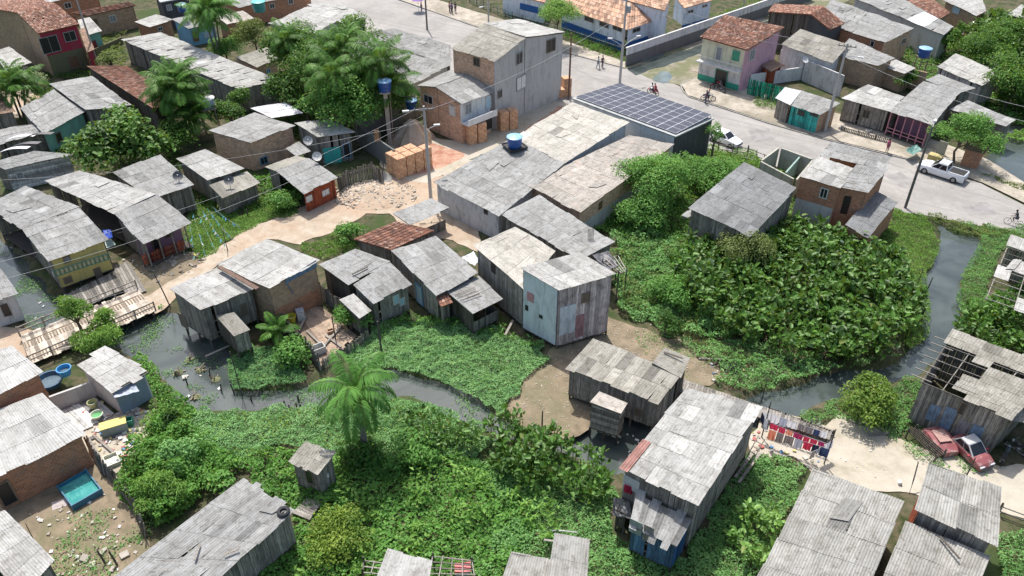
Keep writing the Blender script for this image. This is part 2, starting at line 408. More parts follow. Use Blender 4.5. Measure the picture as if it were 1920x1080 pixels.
def rafters(mb, A, B, C, D, holes=False):
    """battens and rafters that carry the sheets"""
    L = (B - A).length; S = (D - A).length; N = (B - A).cross(D - A).normalized()
    if N.z < 0: N = -N
    for k in range(max(2, round(L / 1.6)) + 1):
        u = k / max(2, round(L / 1.6)); u = .03 + .94 * u
        mb.bar(bil(A, B, C, D, u, .01) - N * .13, bil(A, B, C, D, u, .99) - N * .13, .06, .1, rnd.random())
    for k in range(max(2, round(S / .9)) + 1):
        v = k / max(2, round(S / .9)); v = .02 + .96 * v
        mb.bar(bil(A, B, C, D, .005, v) - N * .06, bil(A, B, C, D, .995, v) - N * .06, .05, .05, rnd.random())

SHEET = {'fib': ((.36, .355, .335), .55, 0), 'light': ((.42, .413, .39), .55, 0), 'lightc': ((.47, .465, .44), .35, 0), 'white': ((.60, .61, .63), .3, 0), 'mid': ((.305, .305, .295), .6, 0),
         'dark': ((.20, .205, .205), .5, 0), 'olive': ((.30, .285, .245), .6, 0), 'cream': ((.45, .43, .38), .5, .1), 'brown': ((.40, .37, .33), .6, .3),
         'rust': ((.27, .18, .13), .6, .8), 'near': ((.33, .322, .295), .55, 0), 'metal': ((.5, .51, .51), .3, 0)}
WOOD = {'wood': (.26, .24, .21), 'woodd': (.12, .105, .09), 'woodl': (.33, .30, .26), 'woodp': (.56, .49, .47), 'woodw': (.62, .62, .60), 'woodg': (.13, .36, .31),
        'woodr': (.36, .09, .045), 'woodb': (.10, .19, .30), 'wooddb': (.03, .10, .24), 'woody': (.42, .36, .14), 'teal': (.05, .37, .33), 'woodc': (.29, .265, .235), 'woodt': (.50, .43, .35), 'woodbl': (.20, .28, .38), 'gate': (.03, .34, .22), 'earth': (.36, .27, .20)}
PLAS = {'cement': (.47, .465, .45), 'white': (.66, .67, .66), 'bluewhite': (.60, .66, .69), 'cream': (.60, .58, .42), 'yellow': (.56, .47, .17), 'red': (.36, .035, .06), 'olivewall': (.16, .15, .08),
        'teal': (.06, .42, .37), 'blue': (.20, .42, .58), 'pink': (.60, .36, .42), 'dark': (.075, .075, .08), 'mossy': (.17, .175, .17), 'turq': (.20, .44, .36), 'greyw': (.58, .57, .56), 'purple': (.28, .16, .24), 'schoolw': (.62, .67, .74), 'schoolb': (.03, .11, .32), 'greenb': (.05, .33, .22), 'paleg': (.45, .55, .45), 'palewall': (.42, .41, .34), 'turqf': (.26, .36, .32), 'bluegrey': (.24, .29, .35)}
class House:
    def __init__(s, name, label, cat='house', base=0.0, at=None, group=None):
        s.spec = (name, label, cat, group); s.base = base; s.root = None; s.at = at
    def roof(s, q, zt, zb, mat='fib', over=.25, holes=(), z4=None, sw=1.02, sl=1.75, pitch=.19, rag=.09, nm='roof', lay=True, sh='', amp=.009, pv=.0):
        zs = z4 or (zt, zt, zb, zb)
        A, B, C, D = [P(x, y, z) for (x, y), z in zip(q, zs)]
        if s.root is None:
            c = (A + B + C + D) / 4; n, l, ct, g = s.spec
            s.root = thing(n, l, ct, (c.x, c.y, s.base), 0, g)
        s.Q = [A, B, C, D]; s.over = over; s.ctr = (A + B + C + D) / 4
        if lay:
            mb = MB()
            if mat == 'tile': tiles(mb, A, B, C, D); slab(mb, A, B, C, D, .06, .06); o = mb.build(nm, m_tile((.27, .12, .075)), s.root)
            elif mat == 'otile': tiles(mb, A, B, C, D, pw=.5, ph=.8); slab(mb, A, B, C, D, .06, .06); o = mb.build(nm, m_tile((.56, .33, .21)), s.root)
            elif mat == 'slab': slab(mb, A, B, C, D, .14, 0); o = mb.build(nm, m_plaster((.42, .43, .42), .6), s.root)
            else:
                c, st, wm = SHEET[mat]; sheets(mb, A, B, C, D, holes=set(holes), sw=sw, sl=sl, pitch=.155 if mat == 'near' or pitch != .19 else pitch, rag=rag, odd=.06 + pv, amp=.017 if mat == 'near' or pitch != .19 else amp); o = mb.build(nm, m_sheet(c, st, wm), s.root)
                m2 = MB(); rafters(m2, A, B, C, D); m2.build('rafters', m_wood(WOOD['wood']), s.root)
        I = []
        for k in range(4):
            c = s.Q[k]; p = s.Q[k - 1]; n = s.Q[(k + 1) % 4]; a = (p - c); b = (n - c)
            I.append(c + a / Vector((a.x, a.y)).length * (0 if 'abcd'[k] in sh else over) + b / Vector((b.x, b.y)).length * (0 if 'abcd'[k - 1] in sh else over))
        s.I = I; return s
    def seg(s, e):
        k = 'abcd'.index(e); return s.I[k], s.I[(k + 1) % 4]
    def wall(s, edges, mat='wood', zb=None, zt=None, th=.12, part='wall'):
        base = s.base if zb is None else zb
        for e in edges:
            p0, p1 = s.seg(e); z0 = p0.z - .17 if zt is None else zt; z1 = p1.z - .17 if zt is None else zt
            d = Vector((p1.x - p0.x, p1.y - p0.y, 0)); L = d.length; d.normalize(); n = Vector((d.y, -d.x, 0))
            if n.dot(Vector((p0.x - s.ctr.x, p0.y - s.ctr.y, 0))) < 0: n = -n
            wallrun(s.root, p0, p1, base, z0, z1, n, mat, th, part)
        return s
    def hit(s, e, x, y, off=0):
        p0, p1 = s.seg(e); d = Vector((p1.x - p0.x, p1.y - p0.y, 0)).normalized(); n = Vector((d.y, -d.x, 0))
        if n.dot(Vector((p0.x - s.ctr.x, p0.y - s.ctr.y, 0))) < 0: n = -n
        o = Vector((0, 0, CAMH)); ray = P(x, y, 0) - o; q = p0 + n * off
        return o + ray * ((q - o).dot(n) / ray.dot(n)), d, n
    def win(s, e, x0, y0, x1, y1, kind='dark', nm='window', frame='white'):
        xc = (x0 + x1) / 2; yc = (y0 + y1) / 2
        c, d, n = s.hit(e, xc, yc); a, _, _ = s.hit(e, x0, yc); b, _, _ = s.hit(e, x1, yc); t, _, _ = s.hit(e, xc, y0); u, _, _ = s.hit(e, xc, y1)
        wd = abs((b - a).dot(d)); ht = abs(t.z - u.z); c.z = (t.z + u.z) / 2
        opening(s.root, c, d, n, wd, ht, kind, nm, frame); return s
    def panel(s, e, x0, y0, x1, y1, mat, nm='wall_panel', off=.05):
        xc = (x0 + x1) / 2; yc = (y0 + y1) / 2
        c, d, n = s.hit(e, xc, yc); a, _, _ = s.hit(e, x0, yc); b, _, _ = s.hit(e, x1, yc); t, _, _ = s.hit(e, xc, y0); u, _, _ = s.hit(e, xc, y1)
        mb = MB(); rz = math.atan2(d.y, d.x); mb.box(Vector((c.x, c.y, (t.z + u.z) / 2)) + n * off, (abs((b - a).dot(d)), .03, abs(t.z - u.z)), rz)
        mb.build(nm, mat, s.root); return s
    def stilts(s, z=-1.0, edges='abcd', floor=True, step=1.7):
        for e in edges:
            p0, p1 = s.seg(e); L = Vector((p1.x - p0.x, p1.y - p0.y)).length; k = max(1, round(L / step))
            for i in range(k):
                p = lerp(p0, p1, i / k); p = lerp(p, s.ctr, .03); mb = MB()
                mb.bar((p.x, p.y, z), (p.x + rnd.uniform(-.06, .06), p.y, s.base + .05), .13, .13, rnd.random()); mb.build('stilt', m_wood(WOOD['woodd']), s.root)
        if floor:
            mb = MB(); A, B, C, D = [Vector((p.x, p.y, s.base)) for p in s.I]; slab(mb, A, B, C, D, .1, 0); mb.build('floor', m_wood(WOOD['woodd']), s.root)
        return s
def wallrun(root, p0, p1, base, z0, z1, n, mat, th=.12, part='wall'):
    d = Vector((p1.x - p0.x, p1.y - p0.y, 0)); L = d.length
    if L < .1: return
    d.normalize(); mb = MB()
    if mat in WOOD and not mat.startswith('_'):
        x = 0.0
        while x < L - .02:
            wd = min(rnd.uniform(.16, .26), L - x); zt = lerp(z0, z1, (x + wd / 2) / L)
            if rnd.random() > .012:
                o = rnd.uniform(0, .02); q = Vector((p0.x, p0.y, 0)) + d * x + n * o; q2 = q + d * (wd - .012)
                zb = base + rnd.uniform(-.1, .04); k = rnd.gauss(0, .012)
                m = -n * .03
                bt = [q, q2, q2 + m, q + m]; bt = [Vector((a.x, a.y, zb)) for a in bt]
                tp = [Vector((a.x + d.x * k, a.y + d.y * k, zt)) for a in bt]
                if d.cross(m).z < 0: bt.reverse(); tp.reverse()
                mb.hexa(bt, tp, min(1, max(0, rnd.gauss(.5, .22))), u0=x)
            x += wd
        mb.build(part, m_wood(WOOD[mat]), root)
        m2 = MB()
        for zz in (base + .35, (base + min(z0, z1)) / 2):
            m2.bar(Vector((p0.x, p0.y, zz)) - n * .06, Vector((p1.x, p1.y, zz)) - n * .06, .05, .08)
        m2.build('wall_stud', m_wood(WOOD['wood']), root)
        return
    if mat.startswith('h_'):                                          # horizontal planks
        z = base; zt = (z0 + z1) / 2
        while z < zt:
            h = min(rnd.uniform(.17, .24), zt - z + .02); q = Vector((p0.x, p0.y, z + h / 2)) + d * L / 2 + n * rnd.uniform(0, .015)
            mb.box(q, (L + rnd.uniform(-.05, .1), .03, h - .012), math.atan2(d.y, d.x), rnd.random()); z += h
        mb.build(part, m_wood(WOOD[mat[2:]]), root); return
    q = Vector((p0.x, p0.y, 0)) + d * (th + .002); e = Vector((p1.x, p1.y, 0)); m = -n * th; zq = lerp(z0, z1, (th + .002) / L)
    bt = [q, e, e + m, q + m]; tz = [zq, z1, z1, zq]
    if d.cross(m).z < 0: bt.reverse(); tz.reverse()
    mb.hexa([Vector((a.x, a.y, base)) for a in bt], [Vector((a.x, a.y, z)) for a, z in zip(bt, tz)], .5, u0=rnd.uniform(0, 5))
    mm = m_brick() if mat == 'brick' else m_brick((.40, .27, .17), .3) if mat == 'brickb' else m_brick((.64, .40, .27), .1) if mat == 'brickl' else m_plaster(PLAS[mat], .75 if mat in ('mossy', 'greyw', 'olivewall', 'palewall', 'dark') else .5)
    mb.build(part, mm, root)
PANE = {'dark': (.02, .022, .024), 'white': (.72, .72, .7), 'blue': (.12, .25, .42), 'green': (.05, .30, .18), 'teal': (.06, .33, .32), 'wood': (.16, .13, .10), 'pink': (.5, .25, .28), 'lblue': (.38, .55, .65), 'grey': (.25, .26, .27), 'red': (.3, .05, .04), 'brown': (.17, .09, .05)}
FRM = {'white': (.6, .6, .57), 'wood': (.2, .16, .12), 'grey': (.3, .3, .3), 'none': None, 'blue': (.15, .3, .45), 'green': (.06, .3, .2)}
def opening(root, c, d, n, wd, ht, kind='dark', nm='window', frame='white'):
    rz = math.atan2(d.y, d.x); f = min(.09, wd * .12); mb = MB(); fc = FRM[frame]
    if fc:
        for sx in (-1, 1): mb.box(c + d * sx * (wd / 2 - f / 2) + n * .06, (f, .07, ht), rz)
        for sz in (-1, 1): mb.box(c + Vector((0, 0, sz * (ht / 2 - f / 2))) + n * .058, (wd - 2 * f, .066, f), rz)
        if nm == 'window' and wd > .7:
            mb.box(c + n * .056, (f * .6, .05, ht - 2 * f), rz)
        o = mb.build(nm, m_plain(fc, .6), root)
    else: o = None
    pm = MB(); pm.box(c + n * .036, (wd - f, .04, ht - f), rz)
    if kind == 'dark' or not o:
        pm.build('pane' if o else nm, m_plain(PANE[kind], .35 if kind == 'dark' else .6), o or root, org=ORG[root.name])
    else:
        pm.build('shutter' if nm == 'window' else 'door_leaf', m_plain(PANE[kind], .6), o, org=ORG[root.name])

def slats(name, label, cat, pts, h, mat='wood', z=0.0, gap=.03, wd=.14, group=None, rails=True, ragged=.15, posts=2.0, lean=0.0):
    """a fence of upright boards along surveyed points"""
    w3 = [P(x, y, z) for x, y in pts]; root = thing(name, label, cat, tuple((w3[0] + w3[-1]) / 2), 0, group)
    mb = MB(); m2 = MB(); m3 = []
    for a, b in zip(w3, w3[1:]):
        L = (b - a).length; d = (b - a).normalized(); x = 0; n = Vector((-d.y, d.x, 0))
        while x < L:
            q = a + d * (x + wd / 2) + n * rnd.uniform(-.02, .02); hh = h * (1 + rnd.uniform(-ragged, ragged * .4)); tl = Vector((rnd.gauss(0, .02), rnd.gauss(0, .02), 1)) + n * lean
            mb.bar(q, q + tl * hh, wd * rnd.uniform(.75, 1), .025, rnd.random()); x += wd + gap
        if rails:
            for k in (.3, .75): m2.bar(a + Vector((0, 0, h * k)) + n * .05 + n * lean * h * k, b + Vector((0, 0, h * k)) + n * .05 + n * lean * h * k, .05, .07, rnd.random())
        k = max(1, round(L / posts))
        for i in range(k + 1): m3.append((a + d * (L * i / k) + n * .1, h))
    mb.build('pickets', m_wood(WOOD[mat]), root); m2.build('rails', m_wood(WOOD['wood']), root)
    for q, hh in m3[:60]:
        m = MB(); m.bar(q - Vector((0, 0, .3)), q + Vector((0, 0, hh * 1.04)), .09, .09, rnd.random()); m.build('post', m_wood(WOOD['woodd']), root)
    return root
def masonry(name, label, pts, h, mat='cement', z=0.0, zs=None, th=.18, cap=None, group=None, low=None):
    w3 = [P(x, y, z if zs is None else zs) for x, y in pts]; w3 = [Vector((p.x, p.y, z)) for p in w3]; root = thing(name, label, 'wall', tuple((w3[0] + w3[-1]) / 2), 0, group)
    for a, b in zip(w3, w3[1:]):
        d = (b - a).normalized(); n = Vector((d.y, -d.x, 0)); hs = h if isinstance(h, tuple) else (h, h)
        if low: wallrun(root, a, b, z, low[0], low[0], n, low[1], th, 'wall_base'); wallrun(root, a, b, low[0], hs[0], hs[1], n, mat, th)
        else: wallrun(root, a, b, z, z + hs[0], z + hs[1], n, mat, th)
        if cap:
            mb = MB(); mb.bar(a + Vector((0, 0, hs[0] + cap / 2)) - n * th / 2, b + Vector((0, 0, hs[1] + cap / 2)) - n * th / 2, th + .12, cap); mb.build('coping', m_plaster(PLAS['greyw'], .4), root)
    return root
def pad(name, pts, kind, z=.02, noise=.5, step=.8, label=None, cat=None, knd='structure', rag=1.0):
    """a ground sheet with an uneven outline"""
    g = gpoly(pts); out = []
    for i in range(len(g)):
        a = Vector(g[i]); b = Vector(g[(i + 1) % len(g)]); L = (b - a).length; k = max(1, int(L / step)); nn = Vector((-(b - a).y, (b - a).x)).normalized() if L > 0 else Vector((0, 0))
        for j in range(k):
            p = lerp(a, b, j / k); q = p + nn * float((vnoise(p.x, p.y, 1.7, 2) - .5) * 2 * noise * rag + (vnoise(p.x, p.y, .6, 4) - .5) * noise * .6); out.append((q.x, q.y))
    import mathutils
    tri = mathutils.geometry.tessellate_polygon([[Vector((x, y, 0)) for x, y in out]])
    me = bpy.data.meshes.new(name); fs = []
    for t in tri:
        a, b, c = [Vector(out[i]) for i in t]; t = tuple(t)
        if (b - a).cross(c - a) < 0: t = t[::-1]
        fs.append(t)
    me.from_pydata([(x, y, z) for x, y in out], [], fs); me.materials.append(m_ground(kind))
    o = bpy.data.objects.new(name, me); COL.objects.link(o); tag(o, label, cat, kind=knd); return o

# ------------------------------------------------------------------ vegetation
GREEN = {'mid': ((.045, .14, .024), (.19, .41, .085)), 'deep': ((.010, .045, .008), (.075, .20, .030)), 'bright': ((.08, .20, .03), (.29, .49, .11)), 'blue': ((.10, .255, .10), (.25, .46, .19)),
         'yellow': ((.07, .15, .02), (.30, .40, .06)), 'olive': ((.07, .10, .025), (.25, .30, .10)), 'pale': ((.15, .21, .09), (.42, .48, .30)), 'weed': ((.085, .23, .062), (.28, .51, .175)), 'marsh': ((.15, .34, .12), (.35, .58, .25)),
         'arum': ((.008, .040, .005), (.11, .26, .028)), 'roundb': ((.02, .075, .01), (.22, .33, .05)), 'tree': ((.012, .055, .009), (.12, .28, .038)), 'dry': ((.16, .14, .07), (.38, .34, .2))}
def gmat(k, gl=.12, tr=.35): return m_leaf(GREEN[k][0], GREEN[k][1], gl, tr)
def tree(name, label, cx, cy, r, zc, col='mid', leaf=.2, dens=1.0, lobes=14, flat=.8, six=False, group=None, cat='tree', trunk=.16, width=.6, z0=0.0, nlimb=7, seed=None, gl=.12):
    """cx, cy: the crown's middle; r: crown radius in metres; zc: its height"""
    g = np.random.default_rng(int(abs(cx) * 7 + abs(cy)) if seed is None else seed); c = P(cx, cy, zc); root = thing(name, label, cat, (c.x, c.y, z0), 0, group)
    rl0 = r * (1.15 / lobes ** .33); Vs = []; Fs = []; Ts = []; off = 0; ends = []
    for k in range(lobes):
        d = g.normal(size=3); d /= np.linalg.norm(d); d[2] = abs(d[2]) * .95 - .3; rad = r * g.uniform(.4, .92) if k else 0
        lc = np.array([c.x - c.x, 0, 0]) + d * rad * np.array([1, 1, flat]); rl = rl0 * g.uniform(.5, 1.25); ends.append(lc)
        n = int(dens * 4 * math.pi * rl * rl * .8 / (leaf * leaf * width) * .9)
        q = unit(g.normal(size=(n, 3))); q[:, 2] = np.where(q[:, 2] < -.3, -q[:, 2], q[:, 2]); q = unit(q)
        rr = rl * (1 - .55 * g.random(n) ** 1.6)[:, None] * (1 + .25 * (vnoise(q[:, 0] * 3 + k, q[:, 1] * 3, .8)[:, None] - .5))
        pos = lc + q * rr * np.array([1, 1, flat]); nr = unit(q * .7 + np.array([0, 0, .7]) + g.normal(size=(n, 3)) * .45)
        V, F, kk = leaves(pos, nr, leaf * g.uniform(.7, 1.25, n), width, .12, g, six=six)
        Vs.append(V); Fs.append(F + off); off += len(V); Ts.append(np.repeat(np.clip(g.normal(.45, .22, n) + g.normal(0, .12), 0, 1), kk))
    V = np.concatenate(Vs) + np.array([0, 0, zc - z0]); cloud('crown', V, np.concatenate(Fs), np.concatenate(Ts), gmat(col, gl), root)
    mb = MB(); top = Vector((0, 0, (zc - z0) - r * flat * .35)); mid = Vector((g.uniform(-.1, .1) * r, g.uniform(-.1, .1) * r, top.z * .55))
    mb.tube([(0, 0, -.2), mid, top], [trunk, trunk * .8, trunk * .55], 7)
    for e in ends[:nlimb]:
        e = Vector(e) + Vector((0, 0, zc - z0)); s_ = lerp(mid, top, .5); mb.tube([s_, lerp(s_, e, .5) + Vector((0, 0, .1 * r)), e], [trunk * .5, trunk * .33, trunk * .12], 5)
    mb.build('trunk', m_wood((.17, .14, .11)), root, org=Vector((0, 0, 0))); return root
def palm(name, label, cx, cy, zc, r, nf=18, col='mid', group=None, trunk=.13, dead=2, droop=1.0, stems=1, seed=None, z0=0.0, leafw=.10, upright=.3):
    g = np.random.default_rng(int(abs(cx) * 3 + abs(cy) * 5) if seed is None else seed); c = P(cx, cy, zc); root = thing(name, label, 'palm tree', (c.x, c.y, z0), 0, group)
    H = zc - z0
    for s_ in range(stems):
        base = Vector((0, 0, 0)) if s_ == 0 else Vector((g.uniform(-.5, .5), g.uniform(-.5, .5), 0)); hd = Vector((0, 0, H)) if s_ == 0 else Vector((g.uniform(-.45, .45) * r, g.uniform(-.45, .45) * r, H * g.uniform(.7, .98)))
        Vs = []; Fs = []; Ts = []; off = 0; mb = MB(); Vd = []; Fd = []; Td = []; od = 0
        tm = MB(); tm.tube([base - Vector((0, 0, .3)), lerp(base, hd, .5) + Vector((g.uniform(-.1, .1), 0, 0)), hd - Vector((0, 0, .05))], [trunk * 1.15, trunk, trunk * .8], 8)
        tm.build('trunk', m_wood((.23, .21, .18)), root, org=Vector((0, 0, 0)))
        for k in range(nf + dead):
            isd = k >= nf; a = k * 2.399 + g.uniform(-.2, .2); el = (R(80) - (k / nf) * R(88) + upright * .2) if not isd else R(-62); L = r * g.uniform(.85, 1.12) * (1 if not isd else .55)
            p = np.array(hd); q = []; e = el; m = 12
            for i in range(m + 1):
                q.append(p.copy()); e -= R(7.2) * droop * (i / m + .35); e = max(e, R(-85)); p = p + np.array([math.cos(a) * math.cos(e), math.sin(a) * math.cos(e), math.sin(e)]) * L / m
            q = np.array(q); mb.tube([Vector(x) for x in q[::3]], [.03, .022, .016, .01, .006][:len(q[::3])], 4)
            ft = g.uniform(-.28, .28); nl = int(L / .085); tt = np.linspace(.1, 1, nl); idx = tt * m; i0 = np.minimum(idx.astype(int), m - 1); fr = (idx - i0)[:, None]; pp = q[i0] * (1 - fr) + q[i0 + 1] * fr; dr = unit(q[i0 + 1] - q[i0])
            sd_ = unit(np.cross(dr, np.array([0, 0, 1.0]) + 1e-4)); up = np.cross(sd_, dr)
            for sg in (-1, 1):
                ll = L * .25 * np.sin(np.clip(tt, .05, 1) * math.pi * .86 + .25)[:, None] * g.uniform(.8, 1.15, (nl, 1)) + .08
                dd = unit(sd_ * sg + dr * .55 - np.array([0, 0, .35]) * droop * .8 + g.normal(size=(nl, 3)) * .06); wv = unit(np.cross(dd, up)) * leafw
                md = pp + dd * ll * .5 + up * .03; tp = pp + dd * ll - np.array([0, 0, .22]) * ll * droop
                V = np.stack([pp, md + wv * .5, tp, md - wv * .5], 1).reshape(-1, 3); F = np.arange(nl)[:, None] * 4 + np.array([0, 1, 2, 3])
                T = np.repeat(np.clip(g.normal(.45, .12, nl) + ft, 0, .95), 4)
                if isd: Vd.append(V); Fd.append(F + od); od += len(V); Td.append(T)
                else: Vs.append(V); Fs.append(F + off); off += len(V); Ts.append(T)
        cloud('fronds', np.concatenate(Vs), np.concatenate(Fs), np.concatenate(Ts), gmat(col, .15, .3), root)
        if dead and s_ == 0: cloud('dead_fronds', np.concatenate(Vd), np.concatenate(Fd), np.concatenate(Td), m_leaf((.28, .16, .04), (.5, .33, .08), .05, .2), root)
        mb.build('frond_stems', m_plain((.16, .22, .06), .6), root, org=Vector((0, 0, 0)))
    return root
def cover(name, label, pts, dens=60, size=.16, col='mid', amp=.5, base=0.02, width=.6, blade=False, z=0.1, scale=1.6, six=False, seed=1, tilt=.5, gl=.1, cat='ground cover', kind='stuff', holes=None, patch=0.0, dry=False):
    poly = gpoly(pts, z); g = np.random.default_rng(seed); x, y = sample(poly, dens, g)
    if holes:
        m = np.ones(len(x), bool)
        for h in holes: m &= ~inpoly(x, y, gpoly(h, z))
        x, y = x[m], y[m]
    if not dry: m = ~inpoly(x, y, gpoly(CH1, WL)); x, y = x[m], y[m]
    if patch: m = vnoise(x, y, 1.4, seed) > patch * g.uniform(.6, 1.2, len(x)); x, y = x[m], y[m]
    H = vnoise(x, y, scale, seed) * .6 + vnoise(x, y, scale * .4, seed + 1) * .4; H = base + amp * np.clip(H * 1.5 - .25, 0, 1.2); n = len(x)
    zz = H * (1 - .45 * g.random(n) ** 2); e = .15
    gx = (vnoise(x + e, y, scale, seed) - vnoise(x - e, y, scale, seed)) / (2 * e) * amp; gy = (vnoise(x, y + e, scale, seed) - vnoise(x, y - e, scale, seed)) / (2 * e) * amp
    nr = unit(np.stack([-gx, -gy, np.ones(n)], 1) + g.normal(size=(n, 3)) * tilt); pos = np.stack([x, y, zz], 1)
    if blade:
        ax = unit(g.normal(size=(n, 3)) * .75 + np.array([0, 0, .55])); nr = unit(np.cross(ax, g.normal(size=(n, 3)))); nr[nr[:, 2] < 0] *= -1
        V, F, k = leaves(pos, nr, size * g.uniform(.6, 1.4, n), width, .02, g, axis=ax)
    else: V, F, k = leaves(pos, nr, size * g.uniform(.6, 1.35, n), width, .13, g, six=six)
    pt = vnoise(x, y, 2.5, seed + 5) * .35 + vnoise(x, y, .7, seed + 6) * .25 - .3
    o = cloud(name, V, F, np.repeat(np.clip(g.normal(.48, .2, n) + pt, 0, 1), k), gmat(col, gl)); return tag(o, label, cat, kind=kind)
def thicket(name, label, pts, h=2.2, dens=1.9, leaf=.46, col='mid', z=1.0, seed=3, cat='plants', vary=.9, holes=None, per=8):
    """tall arum stems, each with a rosette of big arrow-shaped leaves"""
    poly = gpoly(pts, z); g = np.random.default_rng(seed); x, y = sample(poly, dens, g); n = len(x)
    hh = h * (.6 + vary * .62 * vnoise(x, y, 2.6, seed)) * g.uniform(.82, 1.12, n); X = np.repeat(x, per); Y = np.repeat(y, per); m = n * per
    a = g.uniform(0, 2 * math.pi, m); lev = np.tile(np.arange(per) / per, n); rad = g.uniform(.18, .46, m) * (1 + .5 * lev)
    Z = np.repeat(hh, per) - lev * np.repeat(hh, per) * .55 + g.normal(0, .08, m)
    out = np.stack([np.cos(a), np.sin(a), np.zeros(m)], 1); pos = np.stack([X, Y, Z], 1) + out * rad[:, None]
    ax = unit(out * .9 + np.array([0, 0, 1.0]) * g.uniform(.1, 2.2, (m, 1)) + g.normal(size=(m, 3)) * .25); nr = unit(np.cross(np.cross(ax, np.array([0, 0, 1.0]) + .01), ax) + g.normal(size=(m, 3)) * .25 + np.array([0, 0, .1]))
    V, F, k = leaves(pos, nr, leaf * g.uniform(.6, 1.25, m), .6, .12, g, axis=ax, six=True)
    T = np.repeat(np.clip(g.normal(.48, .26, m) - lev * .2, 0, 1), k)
    sv = np.stack([x, y, np.zeros(n)], 1); tv = np.stack([x + g.normal(0, .1, n), y + g.normal(0, .1, n), hh], 1); wv = np.array([.035, 0, 0]); w2 = np.array([0, .035, 0])
    V2 = np.concatenate([np.stack([sv - wv, sv + wv, tv + wv * .5, tv - wv * .5], 1).reshape(-1, 3), np.stack([sv - w2, sv + w2, tv + w2 * .5, tv - w2 * .5], 1).reshape(-1, 3)]); F2 = np.arange(2 * n)[:, None] * 4 + np.array([0, 1, 2, 3]) + len(V)
    V = np.concatenate([V, V2]); F = np.concatenate([F, F2]); T = np.concatenate([T, np.full(8 * n, .3)])
    o = cloud(name, V, F, T, gmat(col, .24, .3)); return tag(o, label, cat, kind='stuff')
# ------------------------------------------------------------------ terrain and water
WL = -.42
CH1 = [(-60, 430), (25, 470), (60, 520), (90, 550), (215, 548), (275, 580), (340, 600), (410, 640), (430, 690), (432, 738), (480, 740), (560, 728), (600, 715), (690, 700), (760, 704), (830, 724), (900, 760), (950, 797), (1060, 826), (1105, 800), (1110, 770), (1240, 770), (1340, 770), (1440, 742), (1530, 713), (1610, 698), (1680, 683), (1738, 640), (1742, 580), (1733, 530), (1758, 480), (1762, 450), (1750, 420), (1800, 445), (1838, 452), (1825, 480), (1795, 530), (1788, 570), (1800, 600), (1792, 640), (1760, 670), (1728, 700), (1640, 722), (1560, 742), (1480, 778), (1400, 800), (1290, 830), (1200, 868), (1150, 884), (1060, 852), (940, 816), (870, 786), (800, 752), (730, 738), (640, 747), (600, 760), (480, 767), (370, 770), (325, 735), (285, 680), (230, 655), (150, 650), (50, 610), (10, 570), (-60, 530)]
CH2 = [(1835, 332), (1862, 285), (1888, 240), (1960, 232), (1960, 352), (1885, 338)]
CH3 = [(60, 455), (118, 480), (120, 560), (60, 540), (20, 480)]
def terrain():
    st = .6; xi = np.arange(-132, 132.01, st); yi = np.arange(12, 168.01, st)
    X, Y = np.meshgrid(xi, yi); m = np.zeros(X.shape)
    for c in (CH1, CH2):
        ex = X + (vnoise(X, Y, 1.3, 3) - .5) * .9; ey = Y + (vnoise(X, Y, 1.3, 5) - .5) * .9
        m = np.maximum(m, inpoly(ex, ey, gpoly(c, WL)).astype(float))
    for _ in range(1): m = (m + np.roll(m, 1, 0) + np.roll(m, -1, 0) + np.roll(m, 1, 1) + np.roll(m, -1, 1)) / 5
    Z = -1.15 * np.clip(m, 0, 1) - .06 * vnoise(X, Y, 1.5, 9) * (1 - m)
    wx = xi.copy(); wy = yi.copy(); wx[0] = -3500; wx[-1] = 3500; wy[0] = -2500; wy[-1] = 4500; X, Y = np.meshgrid(wx, wy)
    V = np.stack([X, Y, Z], 2).reshape(-1, 3); ny, nx = X.shape; i = np.arange(ny - 1)[:, None] * nx + np.arange(nx - 1)[None, :]
    F = np.stack([i, i + 1, i + nx + 1, i + nx], 2).reshape(-1, 4); o = cloud('ground', V, F, np.zeros(len(V)), m_ground('soil'), smooth=True); tag(o, kind='structure')
    mb = MB(); mb.face([(-131, 13, WL), (131, 13, WL), (131, 167, WL), (-131, 167, WL)]); tag(mb.build('water', m_water()), kind='structure')
terrain()
pad('road', [(560, -40), (690, -40), (745, 0), (890, 50), (1050, 97), (1172, 129), (1215, 140), (1275, 162), (1290, 182), (1440, 232), (1545, 262), (1723, 305), (1840, 345), (1935, 392), (1990, 420), (1990, 470), (1903, 434), (1833, 424), (1733, 404), (1672, 394), (1440, 306), (1345, 285), (1160, 225), (1045, 190), (900, 150), (700, 100), (580, 30)], 'road', .03, .12)
pad('side_street', [(1172, 127), (1320, 72), (1440, 28), (1530, -5), (1600, -5), (1420, 100), (1316, 142), (1276, 160), (1225, 150)], 'wet', .034, .3)
pad('pavement', [(640, -50), (760, -40), (800, -5), (950, 40), (1060, 78), (1176, 118), (1172, 128), (1050, 96), (890, 49), (745, -1), (690, -40)], 'pave', .12, .1)
pad('pavement', [(1277, 160), (1313, 144), (1420, 172), (1470, 190), (1700, 245), (1850, 300), (1960, 370), (1990, 418), (1935, 390), (1840, 343), (1723, 303), (1545, 260), (1440, 230), (1290, 180)], 'pave', .12, .1)
pad('path', [(247, 548), (370, 490), (470, 428), (560, 392), (640, 360), (720, 325), (800, 290), (890, 275), (1035, 195), (1082, 195), (1100, 240), (900, 330), (840, 400), (900, 420), (900, 470), (790, 440), (730, 400), (690, 402), (630, 428), (560, 462), (505, 450), (420, 492), (290, 590)], 'path', .02, .5)
pad('ground_red_soil', [(735, 255), (870, 262), (945, 215), (1045, 185), (1075, 200), (1000, 245), (900, 292), (850, 320), (800, 345), (740, 330), (700, 290)], 'sand', .026, .5)
